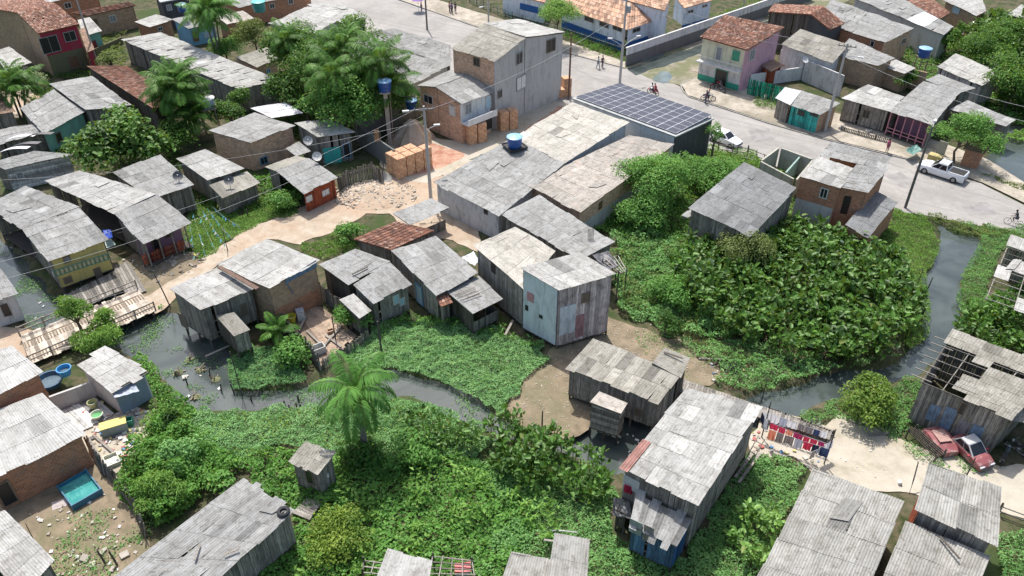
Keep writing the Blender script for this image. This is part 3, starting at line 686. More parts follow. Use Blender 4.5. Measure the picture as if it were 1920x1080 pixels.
pad('ground_red_soil', [(905, 300), (985, 245), (1045, 200), (1068, 200), (1000, 250), (930, 300), (880, 312)], 'redsoil', .03, .4)
pad('ground_red_soil', [(760, 285), (790, 262), (870, 290), (840, 310), (770, 330)], 'redsoil', .03, .5)
pad('path_at_the_bridge', [(-20, 610), (60, 618), (75, 640), (62, 690), (90, 740), (60, 790), (-20, 720)], 'path', .02, .3)
pad('mudflat', [(1120, 590), (1210, 620), (1300, 640), (1390, 640), (1400, 700), (1330, 725), (1270, 720), (1240, 770), (1110, 775), (1104, 800), (1060, 824), (960, 796), (945, 770), (1000, 700), (1035, 660)], 'mud', .02, .5)
pad('yard_sand', [(1425, 770), (1550, 800), (1570, 780), (1640, 790), (1700, 830), (1760, 850), (1830, 870), (1990, 880), (1990, 990), (1880, 960), (1740, 940), (1690, 930), (1640, 925), (1545, 905), (1490, 860), (1400, 870)], 'sand', .02, .5)
pad('yard_soil', [(60, 930), (170, 870), (215, 900), (260, 980), (285, 1080), (60, 1100), (-30, 1050), (-20, 940)], 'mud', .02, .5)
pad('yard_rubbish_soil', [(150, 800), (250, 765), (290, 780), (270, 830), (235, 880), (215, 890), (165, 850)], 'sand', .022, .4)
pad('yard_mud', [(205, 500), (260, 470), (320, 490), (360, 480), (370, 500), (300, 540), (262, 560), (210, 545)], 'mud', .024, .3)
pad('street_left', [(-20, 170), (60, 160), (90, 200), (40, 220), (-20, 230)], 'path', .02, .4)
pad('yard_top_right', [(1820, 50), (1900, 45), (1900, 70), (1830, 65)], 'concrete', .02, .3)

for nm, pl in (('puddle', [(1225, 140), (1250, 134), (1262, 146), (1246, 156), (1228, 152)]), ('puddle', [(1200, 112), (1240, 98), (1245, 104), (1206, 120)]), ('puddle', [(880, 300), (905, 288), (900, 300)])):
    o = pad(nm, pl, 'wet', .042, .6, .3); o.data.materials[0] = m_water(2.2)
o = pad('ditch_water', [(1178, 130), (1320, 82), (1440, 38), (1470, 28), (1474, 38), (1330, 96), (1192, 142)], 'wet', .05, .3, .5); o.data.materials[0] = m_water(1.0)
for i_, (nm, pl) in enumerate([('road_patch', [(1400, 245), (1440, 240), (1452, 262), (1415, 268)]), ('road_patch', [(1660, 330), (1690, 322), (1720, 345), (1690, 352)]), ('road_patch', [(960, 85), (1000, 90), (985, 110), (945, 100)]), ('road_patch', [(1800, 385), (1850, 380), (1870, 402), (1815, 405)])]):
    o = pad(nm, pl, 'patch', .036 + .001 * i_, .25, .5)
# kerb stones along both pavements
def kerb(pts, label):
    g = [P(x, y, 0) for x, y in pts]; mb = MB()
    for a, b in zip(g, g[1:]):
        L = (b - a).length; k = max(1, round(L / 1.0))
        for i in range(k):
            p = lerp(a, b, i / k); q = lerp(a, b, (i + .97) / k); mb.bar((p.x, p.y, .07), (q.x, q.y, .07), .15, .17, rnd.random())
    o = mb.build('kerb', m_plaster((.34, .32, .29), .5)); tag(o, kind='structure')
kerb([(745, -1), (890, 50), (1050, 97), (1172, 129)], ''); kerb([(1313, 143), (1276, 160), (1280, 172), (1292, 183), (1440, 232), (1545, 262), (1723, 305)], '')

# ------------------------------------------------------------------ buildings, left side
h = House('brick_house', 'two storey house with red street front, brick flank and mossy clay tile roof', 'house')
h.roof([(32, 24), (105, 7), (149, 45), (71, 63)], 7.6, 6.2, 'tile', sh='a').wall('c', 'red', zb=3.0).wall('c', 'olivewall', zt=3.0).wall('d', 'brickb').wall('b', 'brick')
h.win('c', 75, 67, 112, 100, 'dark', frame='grey').win('c', 119, 58, 143, 78, 'dark', frame='grey').win('c', 128, 103, 150, 128, 'brown', nm='door', frame='wood')
h.roof([(105, 7), (32, 24), (-45, 12), (40, -8)], 7.6, 6.2, 'tile', sh='a').wall('bcd', 'brickb')
House('garage', 'narrow red lean-to against the red street front house', 'shed').roof([(149, 45+12), (160, 50), (176, 92), (163, 98)], 3.6, 3.0, 'rust').wall('bcd', 'red')
h = House('plaster_house', 'small turquoise house with grey sheet roof beside the red house', 'house')
h.roof([(145, 37), (168, 33), (190, 58), (157, 67)], 3.4, 2.8, 'light').wall('abcd', 'turq').win('c', 166, 76, 182, 92, 'red', frame='wood')
h = House('brick_house', 'long mottled brick house with a strip of clay tiles, behind the turquoise house', 'house')
h.roof([(133, 24), (240, 3), (256, 10), (160, 30)], 4.0, 3.4, 'tile').wall('abcd', 'brickb').win('c', 205, 28, 218, 42, 'grey').win('c', 170, 35, 184, 50, 'brown', nm='door', frame='wood')
House('brick_house', 'terracotta brick building cut by the top edge at far left', 'house').roof([(70, -25), (170, -40), (185, -14), (85, 5)], 4.4, 4.0, 'mid').wall('abcd', 'brick').win('c', 120, 4, 134, 16)
h = House('brick_house', 'small brick house with bright pale roof in front of the dark block', 'house')
h.roof([(252, 41), (293, 27), (325, 37), (279, 51)], 3.0, 2.6, 'light').wall('abcd', 'brick').win('c', 295, 50, 305, 58)
h = House('painted_house', 'light blue house with patched grey roof under the palm', 'house')
h.roof([(322, 36), (375, 26), (406, 43), (353, 54)], 3.2, 2.7, 'mid').wall('abcd', 'blue').win('c', 361, 58, 372, 78, 'brown', nm='door', frame='wood').win('c', 382, 56, 398, 70, 'lblue')
h = House('block_building', 'dark rendered flat roofed block with a blue water tank on it', 'building')
h.roof([(285, -18), (345, -28), (356, -6), (300, 4)], 4.4, 4.4, 'slab').wall('abcd', 'dark').win('c', 312, 8, 322, 20, 'grey')
House('brick_house', 'row of terracotta brick rooms along the top behind the palms', 'house').roof([(400, -6), (540, -34), (585, -14), (446, 14)], 3.6, 3.2, 'mid').wall('abcd', 'brick').win('c', 505, 6, 515, 16).win('c', 540, -2, 550, 8)
House('brick_house', 'low brick outbuilding to the right of the light blue house', 'house').roof([(405, 30), (455, 20), (475, 34), (425, 46)], 3.0, 2.6, 'brown').wall('abcd', 'brick')
h = House('wooden_shed', 'very long grey plank shed with pale patched roof above the palm', 'shed')
h.roof([(300, 60), (523, 150), (447, 167), (228, 74)], 3.9, 3.3, 'light', sw=.95).wall('acd', 'woodc').wall('b', 'woodl')
h.win('b', 506, 166, 518, 178, 'dark', frame='white')
h = House('plank_house', 'dark plank house under a narrow mossy clay tile roof', 'house')
h.roof([(238, 124), (322, 184), (290, 205), (163, 124)], 3.8, 3.2, 'tile').wall('abcd', 'woodd')
House('plank_house', 'wide grey roofed house above the round leafy tree', 'house').roof([(92, 157), (172, 143), (245, 197), (160, 206)], 3.9, 3.2, 'mid').wall('abcd', 'wood')
h = House('plank_house', 'two tone grey roof house with teal porch left of the round leafy tree', 'house')
h.roof([(38, 203), (100, 168), (160, 209), (80, 250)], 3.6, 2.8, 'mid').wall('abd', 'wood').wall('c', 'turq').win('c', 104, 247, 116, 268, 'dark', nm='door', frame='wood')
House('plank_house', 'low grey strip roof house at the left edge', 'house').roof([(-20, 246), (66, 230), (84, 248), (-10, 272)], 2.9, 2.5, 'mid').wall('abcd', 'wood')
House('open_shelter', 'small pale roofed shelter below the brick flank of the red house', 'shelter').roof([(-14, 96), (16, 88), (59, 118), (10, 132)], 3.0, 2.6, 'light').wall('ad', 'woodd').stilts(-.1, floor=False)
h = House('plank_house', 'small house with rusty orange roof at the left edge', 'house').roof([(-30, 180), (0, 172), (28, 208), (-20, 216)], 3.2, 2.8, 'rust').wall('abcd', 'woodl')
h = House('boarded_house', 'whitewashed horizontal board house at the left edge beside the round tree', 'house')
h.roof([(-20, 305), (62, 283), (138, 290), (8, 318)], 3.1, 2.6, 'mid').wall('c', 'h_woodw').wall('abd', 'wood').win('c', 30, 322, 45, 336, 'grey')
# stilt houses by the left canal
h = House('stilt_house', 'long plank house with a red picket porch beside the grassy verge', 'house', base=.45)
h.roof([(150, 320), (293, 364), (213, 400), (83, 338)], 4.2, 3.7, 'light', sh='b').wall('abd', 'wood').win('d', 163, 386, 176, 405, 'dark', nm='window', frame='wood').stilts()
h.roof([(213, 400), (293, 364), (358, 417), (268, 458)], 4.1, 3.0, 'mid', z4=(3.75, 4.15, 2.95, 2.95), sh='a').wall('d', 'wood')
p0, p1 = h.seg('c'); inn = (h.ctr - (p0 + p1) / 2); inn.z = 0; inn.normalize(); nb = -inn
wallrun(h.root, p0 + inn * 1.5, p1 + inn * 1.5, .45, 3.0, 3.1, nb, 'purple', .1); wallrun(h.root, *[p + inn * .0 for p in (h.seg('b')[0], lerp(h.seg('b')[0], h.seg('b')[1], .6))], .45, 3.6, 3.3, (p0 - p1).normalized() if (p0 - p1).x > 0 else (p1 - p0).normalized(), 'wood')
for f_ in (.08, .4, .7, 1.0): q_ = lerp(p0, p1, f_); m_ = MB(); m_.bar((q_.x, q_.y, .4), (q_.x, q_.y, 2.85), .1); m_.build('porch_post', m_wood(WOOD['wood']), h.root)
cc_ = (p0 + p1) / 2 + inn * 1.5; dd2 = (p1 - p0); dd2.z = 0; dd2.normalize()
opening(h.root, Vector((cc_.x, cc_.y, 1.45)) + dd2 * .6, dd2, nb, .8, 1.9, 'dark', 'door', 'wood'); opening(h.root, Vector((cc_.x, cc_.y, 1.8)) - dd2 * .8, dd2, nb, .8, .8, 'dark', 'window', 'wood')
h.stilts(edges='cd')
h = House('stilt_house', 'plank house with yellow front and green balustrade over the left canal', 'house', base=.4)
h.roof([(48, 348), (147, 388), (40, 428), (-28, 385)], 4.3, 3.8, 'mid', sh='b', sl=1.0, sw=.8, pv=.12).wall('abd', 'wood').stilts()
h.roof([(40, 428), (147, 389), (202, 450), (90, 491)], 4.2, 3.1, 'mid', z4=(3.85, 4.3, 3.45, 3.4), sh='a', pv=.15).wall('d', 'wood').wall('b', 'wood').wall('c', 'yellow', th=.08).stilts()
h.win('c', 118, 480, 133, 492, 'grey', frame='wood').win('c', 175, 500, 192, 522, 'wood', nm='door', frame='none').win('c', 118, 518, 136, 531, 'wood', frame='wood')
h = House('small_house', 'grey rendered hut with dark doorway at the left edge below the canal', 'house')
h.roof([(-30, 500), (2, 505), (34, 551), (-30, 570)], 3.2, 2.7, 'mid').wall('abcd', 'greyw').win('c', 2, 568, 20, 594, 'dark', nm='door', frame='none')
h = House('plank_house', 'plain grey roofed plank house in front of the round leafy tree', 'house', base=.2)
h.roof([(210, 322), (300, 290), (364, 346), (283, 374)], 3.7, 2.9, 'mid', z4=(3.6, 3.8, 3.0, 2.9)).wall('abcd', 'woodc')
h = House('plank_house', 'patchy light roofed plank house left of the pale brick house', 'house', base=.2)
h.roof([(330, 297), (385, 280), (456, 315), (388, 337)], 3.7, 3.1, 'light', z4=(3.4, 3.7, 3.1, 3.0)).wall('abcd', 'woodc')
h.roof([(392, 347), (463, 322), (486, 342), (416, 372)], 2.6, 2.2, 'olive').wall('bcd', 'wood')
h = House('brick_house', 'pale orange brick house with a smooth grey single slope roof', 'house')
h.roof([(391, 245), (476, 212), (554, 236), (468, 267)], 3.8, 3.6, 'mid').wall('abcd', 'brickl').win('c', 487, 293, 502, 308, 'dark', frame='blue')
h.roof([(535, 278), (560, 266), (581, 283), (555, 293)], 2.3, 2.0, 'mid', nm='awning').stilts(-.1, floor=False)
h = House('plank_house', 'tall dark plank house with sloping roof and a teal door wing', 'house')
h.roof([(552, 230), (613, 223), (664, 248), (596, 257)], 3.9, 3.4, 'light').wall('abd', 'wood').wall('c', 'woodc').panel('c', 607, 276, 640, 306, m_plaster(PLAS['teal'], .3)).win('c', 643, 268, 657, 296, 'dark', nm='door', frame='blue')
h = House('plank_house', 'small gabled house with red board front and two white windows', 'house')
h.roof([(517, 320), (578, 297), (633, 332), (568, 363)], 3.1, 2.4, 'mid', sh='a').wall('b', 'wood').wall('c', 'woodr').win('c', 573, 366, 585, 378, 'white').win('c', 603, 355, 617, 366, 'white')
h.roof([(578, 297), (517, 320), (498, 313), (556, 292)], 3.1, 2.6, 'olive', sh='a').wall('bd', 'wood').wall('c', 'wood')
House('flat_canopy', 'bright white flat canopy beside the big green trees', 'canopy').roof([(470, 203), (533, 192), (568, 212), (510, 221)], 2.9, 2.7, 'white').wall('d', 'wood').stilts(-.1, floor=False)
House('brick_house', 'low ochre walled house with brownish roof behind the long shed', 'house').roof([(440, 108), (502, 88), (520, 110), (482, 126)], 3.0, 2.6, 'olive').wall('abcd', 'brickl').win('c', 498, 128, 507, 138, 'blue')
House('warehouse', 'wide almost white roof behind the tall green trees', 'building').roof([(502, 44), (577, 12), (650, 30), (590, 62)], 4.2, 3.6, 'light').wall('abcd', 'greyw')
House('warehouse', 'pale roof building beside the top road corner', 'building').roof([(575, 8), (632, 3), (688, 30), (640, 42)], 4.0, 3.6, 'light').wall('abcd', 'white')
h = House('warehouse', 'large sagging grey sheet roof warehouse between the trees and the cement block', 'building')
h.roof([(655, 62), (740, 54), (845, 84), (845, 122)], 5.0, 4.2, 'mid', z4=(4.8, 5.2, 4.8, 4.0)).wall('ab', 'cement')
h.roof([(655, 62), (845, 122), (768, 160), (600, 110)], 4.4, 3.4, 'mid', z4=(4.8, 4.0, 3.3, 4.0)).wall('bcd', 'cement')

# three storey cement block and its brick neighbour
h = House('apartment_block', 'tall three storey bare cement block with orange brick upper flank', 'building')
h.roof([(908, 43), (987, 70), (928, 115), (845, 90)], 9.7, 8.6, 'olive', over=.2, sh='a').wall('c', 'brickl', zb=5.4).wall('c', 'cement', zt=5.4).wall('bd', 'cement')
h.win('c', 888, 108, 900, 124, 'dark', frame='wood').win('b', 967, 98, 979, 120, 'dark', frame='grey').win('b', 968, 142, 986, 167, 'white', frame='grey').win('b', 932, 168, 941, 184, 'dark', frame='grey')
h.roof([(987, 70), (908, 43), (970, 35), (1060, 61)], 9.7, 8.6, 'light', over=.2, sh='a').wall('bcd', 'cement')
h.win('d', 1024, 73, 1041, 97, 'dark', frame='wood')
h = House('brick_house', 'two storey brick house with white balcony front beside the cement block', 'house')
h.roof([(817, 163), (880, 137), (924, 172), (863, 195)], 6.0, 5.1, 'mid', sh='a').wall('d', 'brickl').wall('c', 'white', zb=2.6).wall('c', 'brickl', zt=2.6).wall('b', 'cement')
h.win('c', 871, 193, 884, 214, 'grey').win('c', 910, 180, 920, 204, 'lblue', nm='door').win('c', 908, 220, 923, 243, 'dark', nm='door', frame='grey')
h.win('d', 843, 198, 854, 217, 'white', frame='white')
p0, p1 = h.seg('c'); dd = (p1 - p0); dd.z = 0; dd.normalize(); nn = Vector((dd.y, -dd.x, 0)); nn = nn if nn.dot(p0 - h.ctr) > 0 else -nn
mb = MB(); mm_ = (p0 + p1) / 2; LL = Vector((p1.x - p0.x, p1.y - p0.y)).length; rz_ = math.atan2(dd.y, dd.x)
mb.box(Vector((mm_.x, mm_.y, 2.62)) + nn * .65, (LL, 1.2, .14), rz_); mb.box(Vector((mm_.x, mm_.y, 3.0)) + nn * 1.2, (LL, .1, .62), rz_)
mb.build('balcony', m_plaster(PLAS['white'], .35), h.root)
h.roof([(880, 137), (817, 163), (782, 160), (846, 130)], 6.0, 5.3, 'mid', sh='a').wall('bc', 'brickl').wall('d', 'brickl')
h.win('b', 795, 178, 812, 194, 'dark', frame='white')

# ------------------------------------------------------------------ large roof complex and the solar building
h = House('solar_building', 'building with a grid of dark solar panels and a black mossy flank', 'building')
h.roof([(1160, 160), (1339, 222), (1267, 256), (1072, 184)], 4.5, 4.2, 'slab', over=.12).wall('c', 'white').wall('b', 'dark').wall('ad', 'cement')
A, B, C, D = [Vector(p) for p in h.Q]; mbp = MB(); mbf = MB()
up = Vector((0, 0, 1))
for i in range(11):
    for j in range(6):
        if i == 0 and j == 0: pass
        a, b, c, d = [bil(A, B, C, D, .01 + .97 * u, .015 + .93 * v) + up * (.38 - .22 * v) for u, v in ((i / 11, j / 6), ((i + 1) / 11, j / 6), ((i + 1) / 11, (j + 1) / 6), (i / 11, (j + 1) / 6))]
        cc = (a + b + c + d) / 4; q = [cc + (x - cc) * .91 for x in (a, b, c, d)]; t_ = [cc + (x - cc) * .985 for x in (a, b, c, d)]
        m = MB(); slab(m, q[0], q[1], q[2], q[3], .02, -.02)
        fo = MB(); slab(fo, t_[0], t_[1], t_[2], t_[3], .03, 0)
        fr = fo.build('solar_panel', m_plain((.64, .65, .68), .5), h.root); m.build('cells', m_plain((.055, .06, .08), .25, 0, .35), fr, org=ORG[h.root.name])
for k in range(7):
    pp = bil(A, B, C, D, k / 6 * .96 + .02, .04); mbf.bar(pp, pp + up * .36, .06); qq = bil(A, B, C, D, k / 6 * .96 + .02, .9); mbf.bar(qq, qq + up * .16, .06)
mbf.build('panel_rack', m_plain((.4, .4, .42), .5, .5), h.root)
h = House('workshop', 'building under a broad smooth cream roof sloping down to grey', 'building')
h.roof([(1072, 192), (1180, 229), (1058, 306), (962, 258)], 4.6, 3.9, 'cream', z4=(4.7, 4.4, 3.9, 4.1), sw=1.1, sh='c', amp=.004).wall('abd', 'white')
h.roof([(962, 258), (1058, 306), (935, 404), (812, 341)], 3.7, 3.1, 'mid', z4=(4.08, 3.88, 3.1, 3.2), sw=1.1, sh='a').wall('bcd', 'greyw').win('c', 907, 392, 915, 402, 'dark', frame='none')
h = House('workshop', 'brick and grey block building under a streaked whitish brown roof', 'building')
h.roof([(1180, 253), (1264, 271), (1088, 397), (986, 346)], 4.0, 3.4, 'brown', z4=(4.1, 3.9, 3.6, 3.5), sw=1.1).wall('b', 'brickl', zb=1.8).wall('b', 'cement', zt=1.8).wall('c', 'brickl').win('b', 1122, 378, 1129, 392, 'brown', nm='door', frame='none')
h = House('plank_house', 'long house under a dark grey roof running down from the workshop', 'house', base=.1)
h.roof([(1010, 366), (1152, 454), (1090, 487), (938, 402)], 3.5, 3.0, 'mid').wall('abcd', 'wood')
mb = MB()
for k in range(5): a = P(1102 + k * 2.4, 452, 3.1); mb.bar(a, a + Vector((0, 0, 1.3)), .05)
mb.build('rebar_column', m_plain((.2, .17, .15), .8), h.root)
h = House('roadside_stall', 'flat grey slab shelter on posts under the street lamp pole', 'shelter')
h.roof([(736, 400), (808, 372), (841, 390), (768, 422)], 2.5, 2.4, 'mid').wall('c', 'wood', zt=1.1).stilts(-.1, floor=False)

# ------------------------------------------------------------------ centre stilt houses
h = House('stilt_house', 'dark plank house on stilts over the water at the end of the bridge', 'house', base=.7)
h.roof([(318, 542), (413, 498), (478, 538), (376, 582)], 4.2, 3.9, 'light', over=.2).wall('abcd', 'wood').stilts().win('c', 450, 568, 464, 592, 'wood', frame='wood').win('d', 338, 590, 350, 612, 'wood', nm='door', frame='none')
h = House('outhouse', 'tiny patched outhouse hanging over the water from the dark stilt house', 'hut', base=.8)
h.roof([(404, 592), (438, 585), (468, 618), (438, 630)], 3.0, 2.6, 'olive', over=.1).wall('c', 'woodl', th=.05).wall('abd', 'woodd').stilts()
h = House('brick_house', 'brick house with bright roof and blue tarpaulin strip by the dirt path', 'house')
h.roof([(405, 495), (500, 448), (598, 488), (504, 541)], 4.7, 4.3, 'light', z4=(4.5, 4.9, 4.6, 4.3), over=.2).wall('c', 'brickb', zb=1.9).wall('c', 'brick', zt=1.9).wall('abd', 'brickb')
mb = MB(); a, _, nn = h.hit('c', 535, 532, .02); b, _, _ = h.hit('c', 594, 500, .02)
mb.face([a + nn * .04, b + nn * .04, b + nn * .12 + Vector((0, 0, .75)), a + nn * .1 + Vector((0, 0, .45))]); mb.face([a + nn * .04, a + nn * .1 + Vector((0, 0, .45)), a + nn * .12 + dd * -.4 + Vector((0, 0, -1.2)), a + nn * .06 + dd * -.5 + Vector((0, 0, -1.2))])
mb.build('tarpaulin', m_plain((.16, .27, .42), .5, 0, .6), h.root)
mb = MB(); a = P(405, 494, 4.65); b = P(484, 540, 4.4); mb.bar(P(411, 500, 4.55) , P(483, 541, 4.4), .35, .06); mb.build('ridge_board', m_wood((.20, .13, .10)), h.root)
h = House('stilt_house', 'plank house with two stepped mottled roofs beside the fenced yard', 'house', base=.3)
h.roof([(598, 497), (667, 467), (729, 490), (652, 533)], 3.7, 3.1, 'mid', z4=(3.5, 3.8, 3.6, 3.2), sh='b').wall('abcd', 'woodd').stilts(floor=True)
h.roof([(662, 534), (729, 491), (771, 531), (698, 569)], 3.3, 3.0, 'mid', z4=(3.25, 3.55, 3.1, 2.8), sh='a').wall('bcd', 'woodc').stilts().win('c', 736, 552, 748, 570, 'lblue', frame='white').win('c', 748, 558, 759, 572, 'lblue', frame='white')
h.roof([(636, 562), (662, 551), (694, 582), (672, 596)], 2.7, 2.2, 'light').wall('cd', 'wood').wall('b', 'wood').stilts()
h = House('plank_house', 'plank house under weathered red brown clay tiles beside the path', 'house')
h.roof([(663, 448), (743, 415), (814, 432), (733, 469)], 3.3, 2.8, 'tile').wall('abcd', 'wood')
h = House('stilt_house', 'long plank house with pale wall and light blue door beside the clay tiled one', 'house', base=.3)
h.roof([(733, 470), (817, 443), (895, 512), (817, 554)], 3.8, 3.2, 'mid', z4=(3.7, 3.9, 3.3, 3.1)).wall('d', 'woodl').wall('ab', 'wood').wall('c', 'wood').stilts(floor=True).win('d', 781, 535, 793, 568, 'lblue', nm='door', frame='blue')
h.roof([(833, 543), (897, 518), (941, 560), (886, 588)], 2.9, 2.5, 'mid').wall('bc', 'wood', zt=1.3).wall('d', 'woodd').stilts()
h.roof([(817, 558), (840, 549), (849, 567), (827, 575)], 2.7, 2.4, 'tile').wall('cd', 'wood')
h = House('stilt_house', 'tall plank house with cream patched roof between the long house and the blue white one', 'house', base=.4)
h.roof([(887, 460), (966, 425), (1041, 470), (980, 540)], 5.1, 4.5, 'cream', z4=(4.9, 5.3, 4.9, 4.4)).wall('abcd', 'woodc').stilts(floor=True).win('d', 921, 490, 930, 512, 'dark', frame='none')
h = House('stilt_house', 'tall two storey house with blue white painted front and pinkish plank flank', 'house', base=.35)
h.roof([(975, 502), (1085, 472), (1154, 512), (1047, 544)], 6.6, 6.0, 'light', z4=(6.3, 6.6, 6.2, 6.0), over=.15).wall('d', 'bluewhite').wall('c', 'woodp').wall('ab', 'wood').stilts(step=1.4)
h.win('d', 988, 548, 1002, 566, 'pink', frame='none').win('d', 985, 572, 991, 582, 'dark', frame='none').win('d', 1011, 590, 1018, 597, 'dark', frame='none').panel('c', 1049, 573, 1078, 625, m_plaster(PLAS['bluewhite'], .6)).win('c', 1090, 548, 1106, 566, 'wood', frame='wood')
h.panel('c', 1079, 590, 1094, 630, m_wood((.42, .24, .24)))
h = House('plank_house', 'low weathered plank house on the mudflat beside the stream', 'house', base=.45)
h.roof([(1112, 635), (1277, 700), (1233, 755), (1063, 690)], 3.3, 3.1, 'olive', over=.15, z4=(3.4, 3.3, 3.0, 3.1), sw=.7, pv=.12).wall('abcd', 'woodc').stilts().win('c', 1190, 765, 1205, 780, 'wood', frame='wood')
h.roof([(1222, 680), (1245, 652), (1293, 672), (1274, 708)], 3.5, 3.3, 'olive', over=.15).wall('abc', 'woodd').stilts()
h = House('outhouse', 'horizontal board outhouse on posts over the stream', 'hut', base=.5)
h.roof([(1106, 754), (1123, 735), (1176, 757), (1164, 776)], 3.0, 2.8, 'brown', over=.1).wall('cd', 'h_woodl').wall('ab', 'woodd').stilts(step=1.2)
# big right-hand stilt house
h = House('stilt_house', 'large stilt house with long patchwork roof, red corner sheet and blue porch wall', 'house', base=.5)
h.roof([(1287, 727), (1428, 762), (1308, 947), (1164, 877)], 4.9, 4.7, 'fib', over=.2, z4=(4.7, 4.9, 4.7, 4.6), sw=.8, sl=1.4, pv=.16).wall('abcd', 'woodc').stilts()
A, B, C, D = h.Q; mb = MB(); q = [bil(A, B, C, D, u, v) + Vector((0, 0, .07)) for u, v in ((-.01, .68), (.09, .68), (.09, 1.01), (-.01, 1.01))]; sheets(mb, *q, sw=5, sl=9); mb.build('red_roof_sheet', m_sheet((.38, .2, .17), .6, 0), h.root)
h.panel('c', 1168, 895, 1200, 918, m_plain((.5, .5, .5), .7)); h.panel('b', 1350, 880, 1380, 900, m_wood(WOOD['woodl']))
h.roof([(1193, 925), (1299, 973), (1268, 1026), (1180, 985)], 3.2, 2.7, 'mid', over=.15, z4=(3.3, 3.3, 2.8, 2.8), rag=.4, sw=.5, pv=.3).wall('b', 'wooddb').wall('c', 'woodb').wall('d', 'woodd').stilts()
h.panel('c', 1180, 975, 1205, 1000, m_plaster((.33, .38, .34), .8)); h.panel('c', 1206, 985, 1226, 1015, m_wood(WOOD['woodc']))
h.roof([(1165, 905), (1188, 915), (1180, 965), (1148, 950)], 2.6, 2.3, 'dark', lay=False).wall('cd', 'woodd', zt=1.9).stilts()
# ------------------------------------------------------------------ bottom edge
h = House('plank_house', 'huge corrugated grey roof cut by the bottom edge left of the lean-to house', 'house')
h.roof([(1525, 876), (1694, 940), (1600, 1160), (1405, 1110)], 3.4, 3.2, 'near', pitch=.2, z4=(3.6, 3.6, 3.1, 3.1), sl=2.0).wall('abcd', 'wood')
h = House('plank_house', 'corrugated double roof house with orange board edge at bottom right', 'house')
h.roof([(1742, 865), (1877, 915), (1868, 1022), (1716, 953)], 4.4, 3.9, 'near', pitch=.2, z4=(4.6, 4.6, 4.0, 4.0)).wall('abc', 'woodc').wall('d', 'woodr')
h.roof([(1697, 978), (1856, 1041), (1800, 1180), (1640, 1120)], 3.1, 2.7, 'near', pitch=.2, sl=2.0).wall('abcd', 'wood')
h = House('plank_house', 'corrugated roof house cut by the bottom edge at centre', 'house')
h.roof([(1040, 998), (1105, 1010), (1098, 1100), (1026, 1085)], 3.6, 3.3, 'near', pitch=.2).wall('abcd', 'wood')
h.roof([(958, 1035), (1098, 1060), (1090, 1150), (930, 1120)], 3.2, 2.9, 'near', pitch=.2).wall('abcd', 'wood')
h = House('plank_shed', 'small pale roofed shed in a weedy gap at the bottom edge', 'shed')
h.roof([(726, 1030), (810, 1053), (798, 1120), (700, 1100)], 3.0, 2.8, 'light').wall('abcd', 'wood')
h = House('plank_house', 'wide ragged grey plank roof house with a car tyre on its corner', 'house', base=.4)
h.roof([(455, 896), (553, 957), (415, 1082), (195, 1095)], 3.4, 3.1, 'mid', z4=(3.6, 3.3, 2.9, 3.1), rag=.25, sw=.5, sl=1.6, pv=.12).wall('abcd', 'woodc').stilts()
h = House('privy_hut', 'small square plank hut with shingle like roof in the weeds', 'hut', base=.5)
h.roof([(573, 827), (628, 848), (598, 888), (541, 864)], 3.1, 2.8, 'olive', over=.18, sw=.3, sl=.9).wall('abcd', 'woodc').stilts(step=1.2).win('c', 575, 882, 588, 905, 'dark', nm='door', frame='wood').win('b', 612, 888, 616, 896, 'white', frame='none')
h = House('brick_house', 'red brick house with large bright corrugated roof above the pool', 'house')
h.roof([(-60, 790), (78, 737), (157, 815), (-30, 905)], 3.6, 3.0, 'lightc', pitch=.2, z4=(3.7, 3.7, 3.0, 3.0), over=.15).wall('c', 'brick').wall('b', 'brick').wall('ad', 'brick').win('c', -8, 900, 30, 950, 'dark', nm='door', frame='wood')
h = House('brick_house', 'upper block of the brick house with white sheet roof at the left edge', 'house')
h.roof([(-70, 675), (22, 648), (76, 697), (-50, 765)], 5.2, 4.6, 'lightc', pitch=.2, over=.15).wall('c', 'brick').wall('abd', 'brick')
h = House('shack', 'small shack under crumpled whitish sheets beside the canal', 'shack')
h.roof([(142, 683), (200, 652), (281, 697), (210, 738)], 2.9, 2.5, 'light', rag=.35, sw=.7, sl=1.2).wall('abd', 'greyw').wall('c', 'bluegrey')
h = House('plank_house', 'corrugated pale roof cut by the bottom left corner', 'house')
h.roof([(-70, 985), (8, 957), (102, 1052), (40, 1120)], 3.4, 3.0, 'light', pitch=.2).wall('abcd', 'woodc')

# ------------------------------------------------------------------ right side
h = House('barn', 'big dark plank barn with smooth grey roof behind the arum thicket', 'house', base=.1)
h.roof([(1395, 303), (1493, 352), (1408, 444), (1292, 388)], 4.4, 3.8, 'dark', z4=(4.4, 4.3, 3.9, 3.8), over=.2).wall('abcd', 'woodc')
h.roof([(1278, 404), (1300, 388), (1306, 398), (1288, 408)], 3.0, 2.9, 'mid', nm='awning').stilts(-.1, floor=False)
h = House('brick_house', 'orange brick house with upstairs doorway and patched twin roofs by the road', 'house')
h.roof([(1535, 292), (1606, 318), (1574, 352), (1498, 330)], 5.4, 5.0, 'light', z4=(5.5, 5.3, 5.0, 5.0), over=.15, sh='b').wall('c', 'brick', zb=2.6).wall('c', 'cement', zt=2.6).wall('abd', 'brick').win('c', 1537, 352, 1553, 372, 'dark', frame='white')
h.roof([(1606, 308), (1664, 317), (1628, 359), (1574, 348)], 5.4, 4.9, 'mid', z4=(5.5, 5.3, 4.9, 5.0), over=.15, sh='d').wall('c', 'brick').wall('abd', 'brick').win('c', 1578, 366, 1594, 402, 'dark', nm='door', frame='none')
h.roof([(1560, 265), (1670, 293), (1662, 318), (1535, 290)], 4.6, 4.2, 'mid', z4=(4.8, 4.6, 4.3, 4.4), over=.15).wall('ab', 'brick')
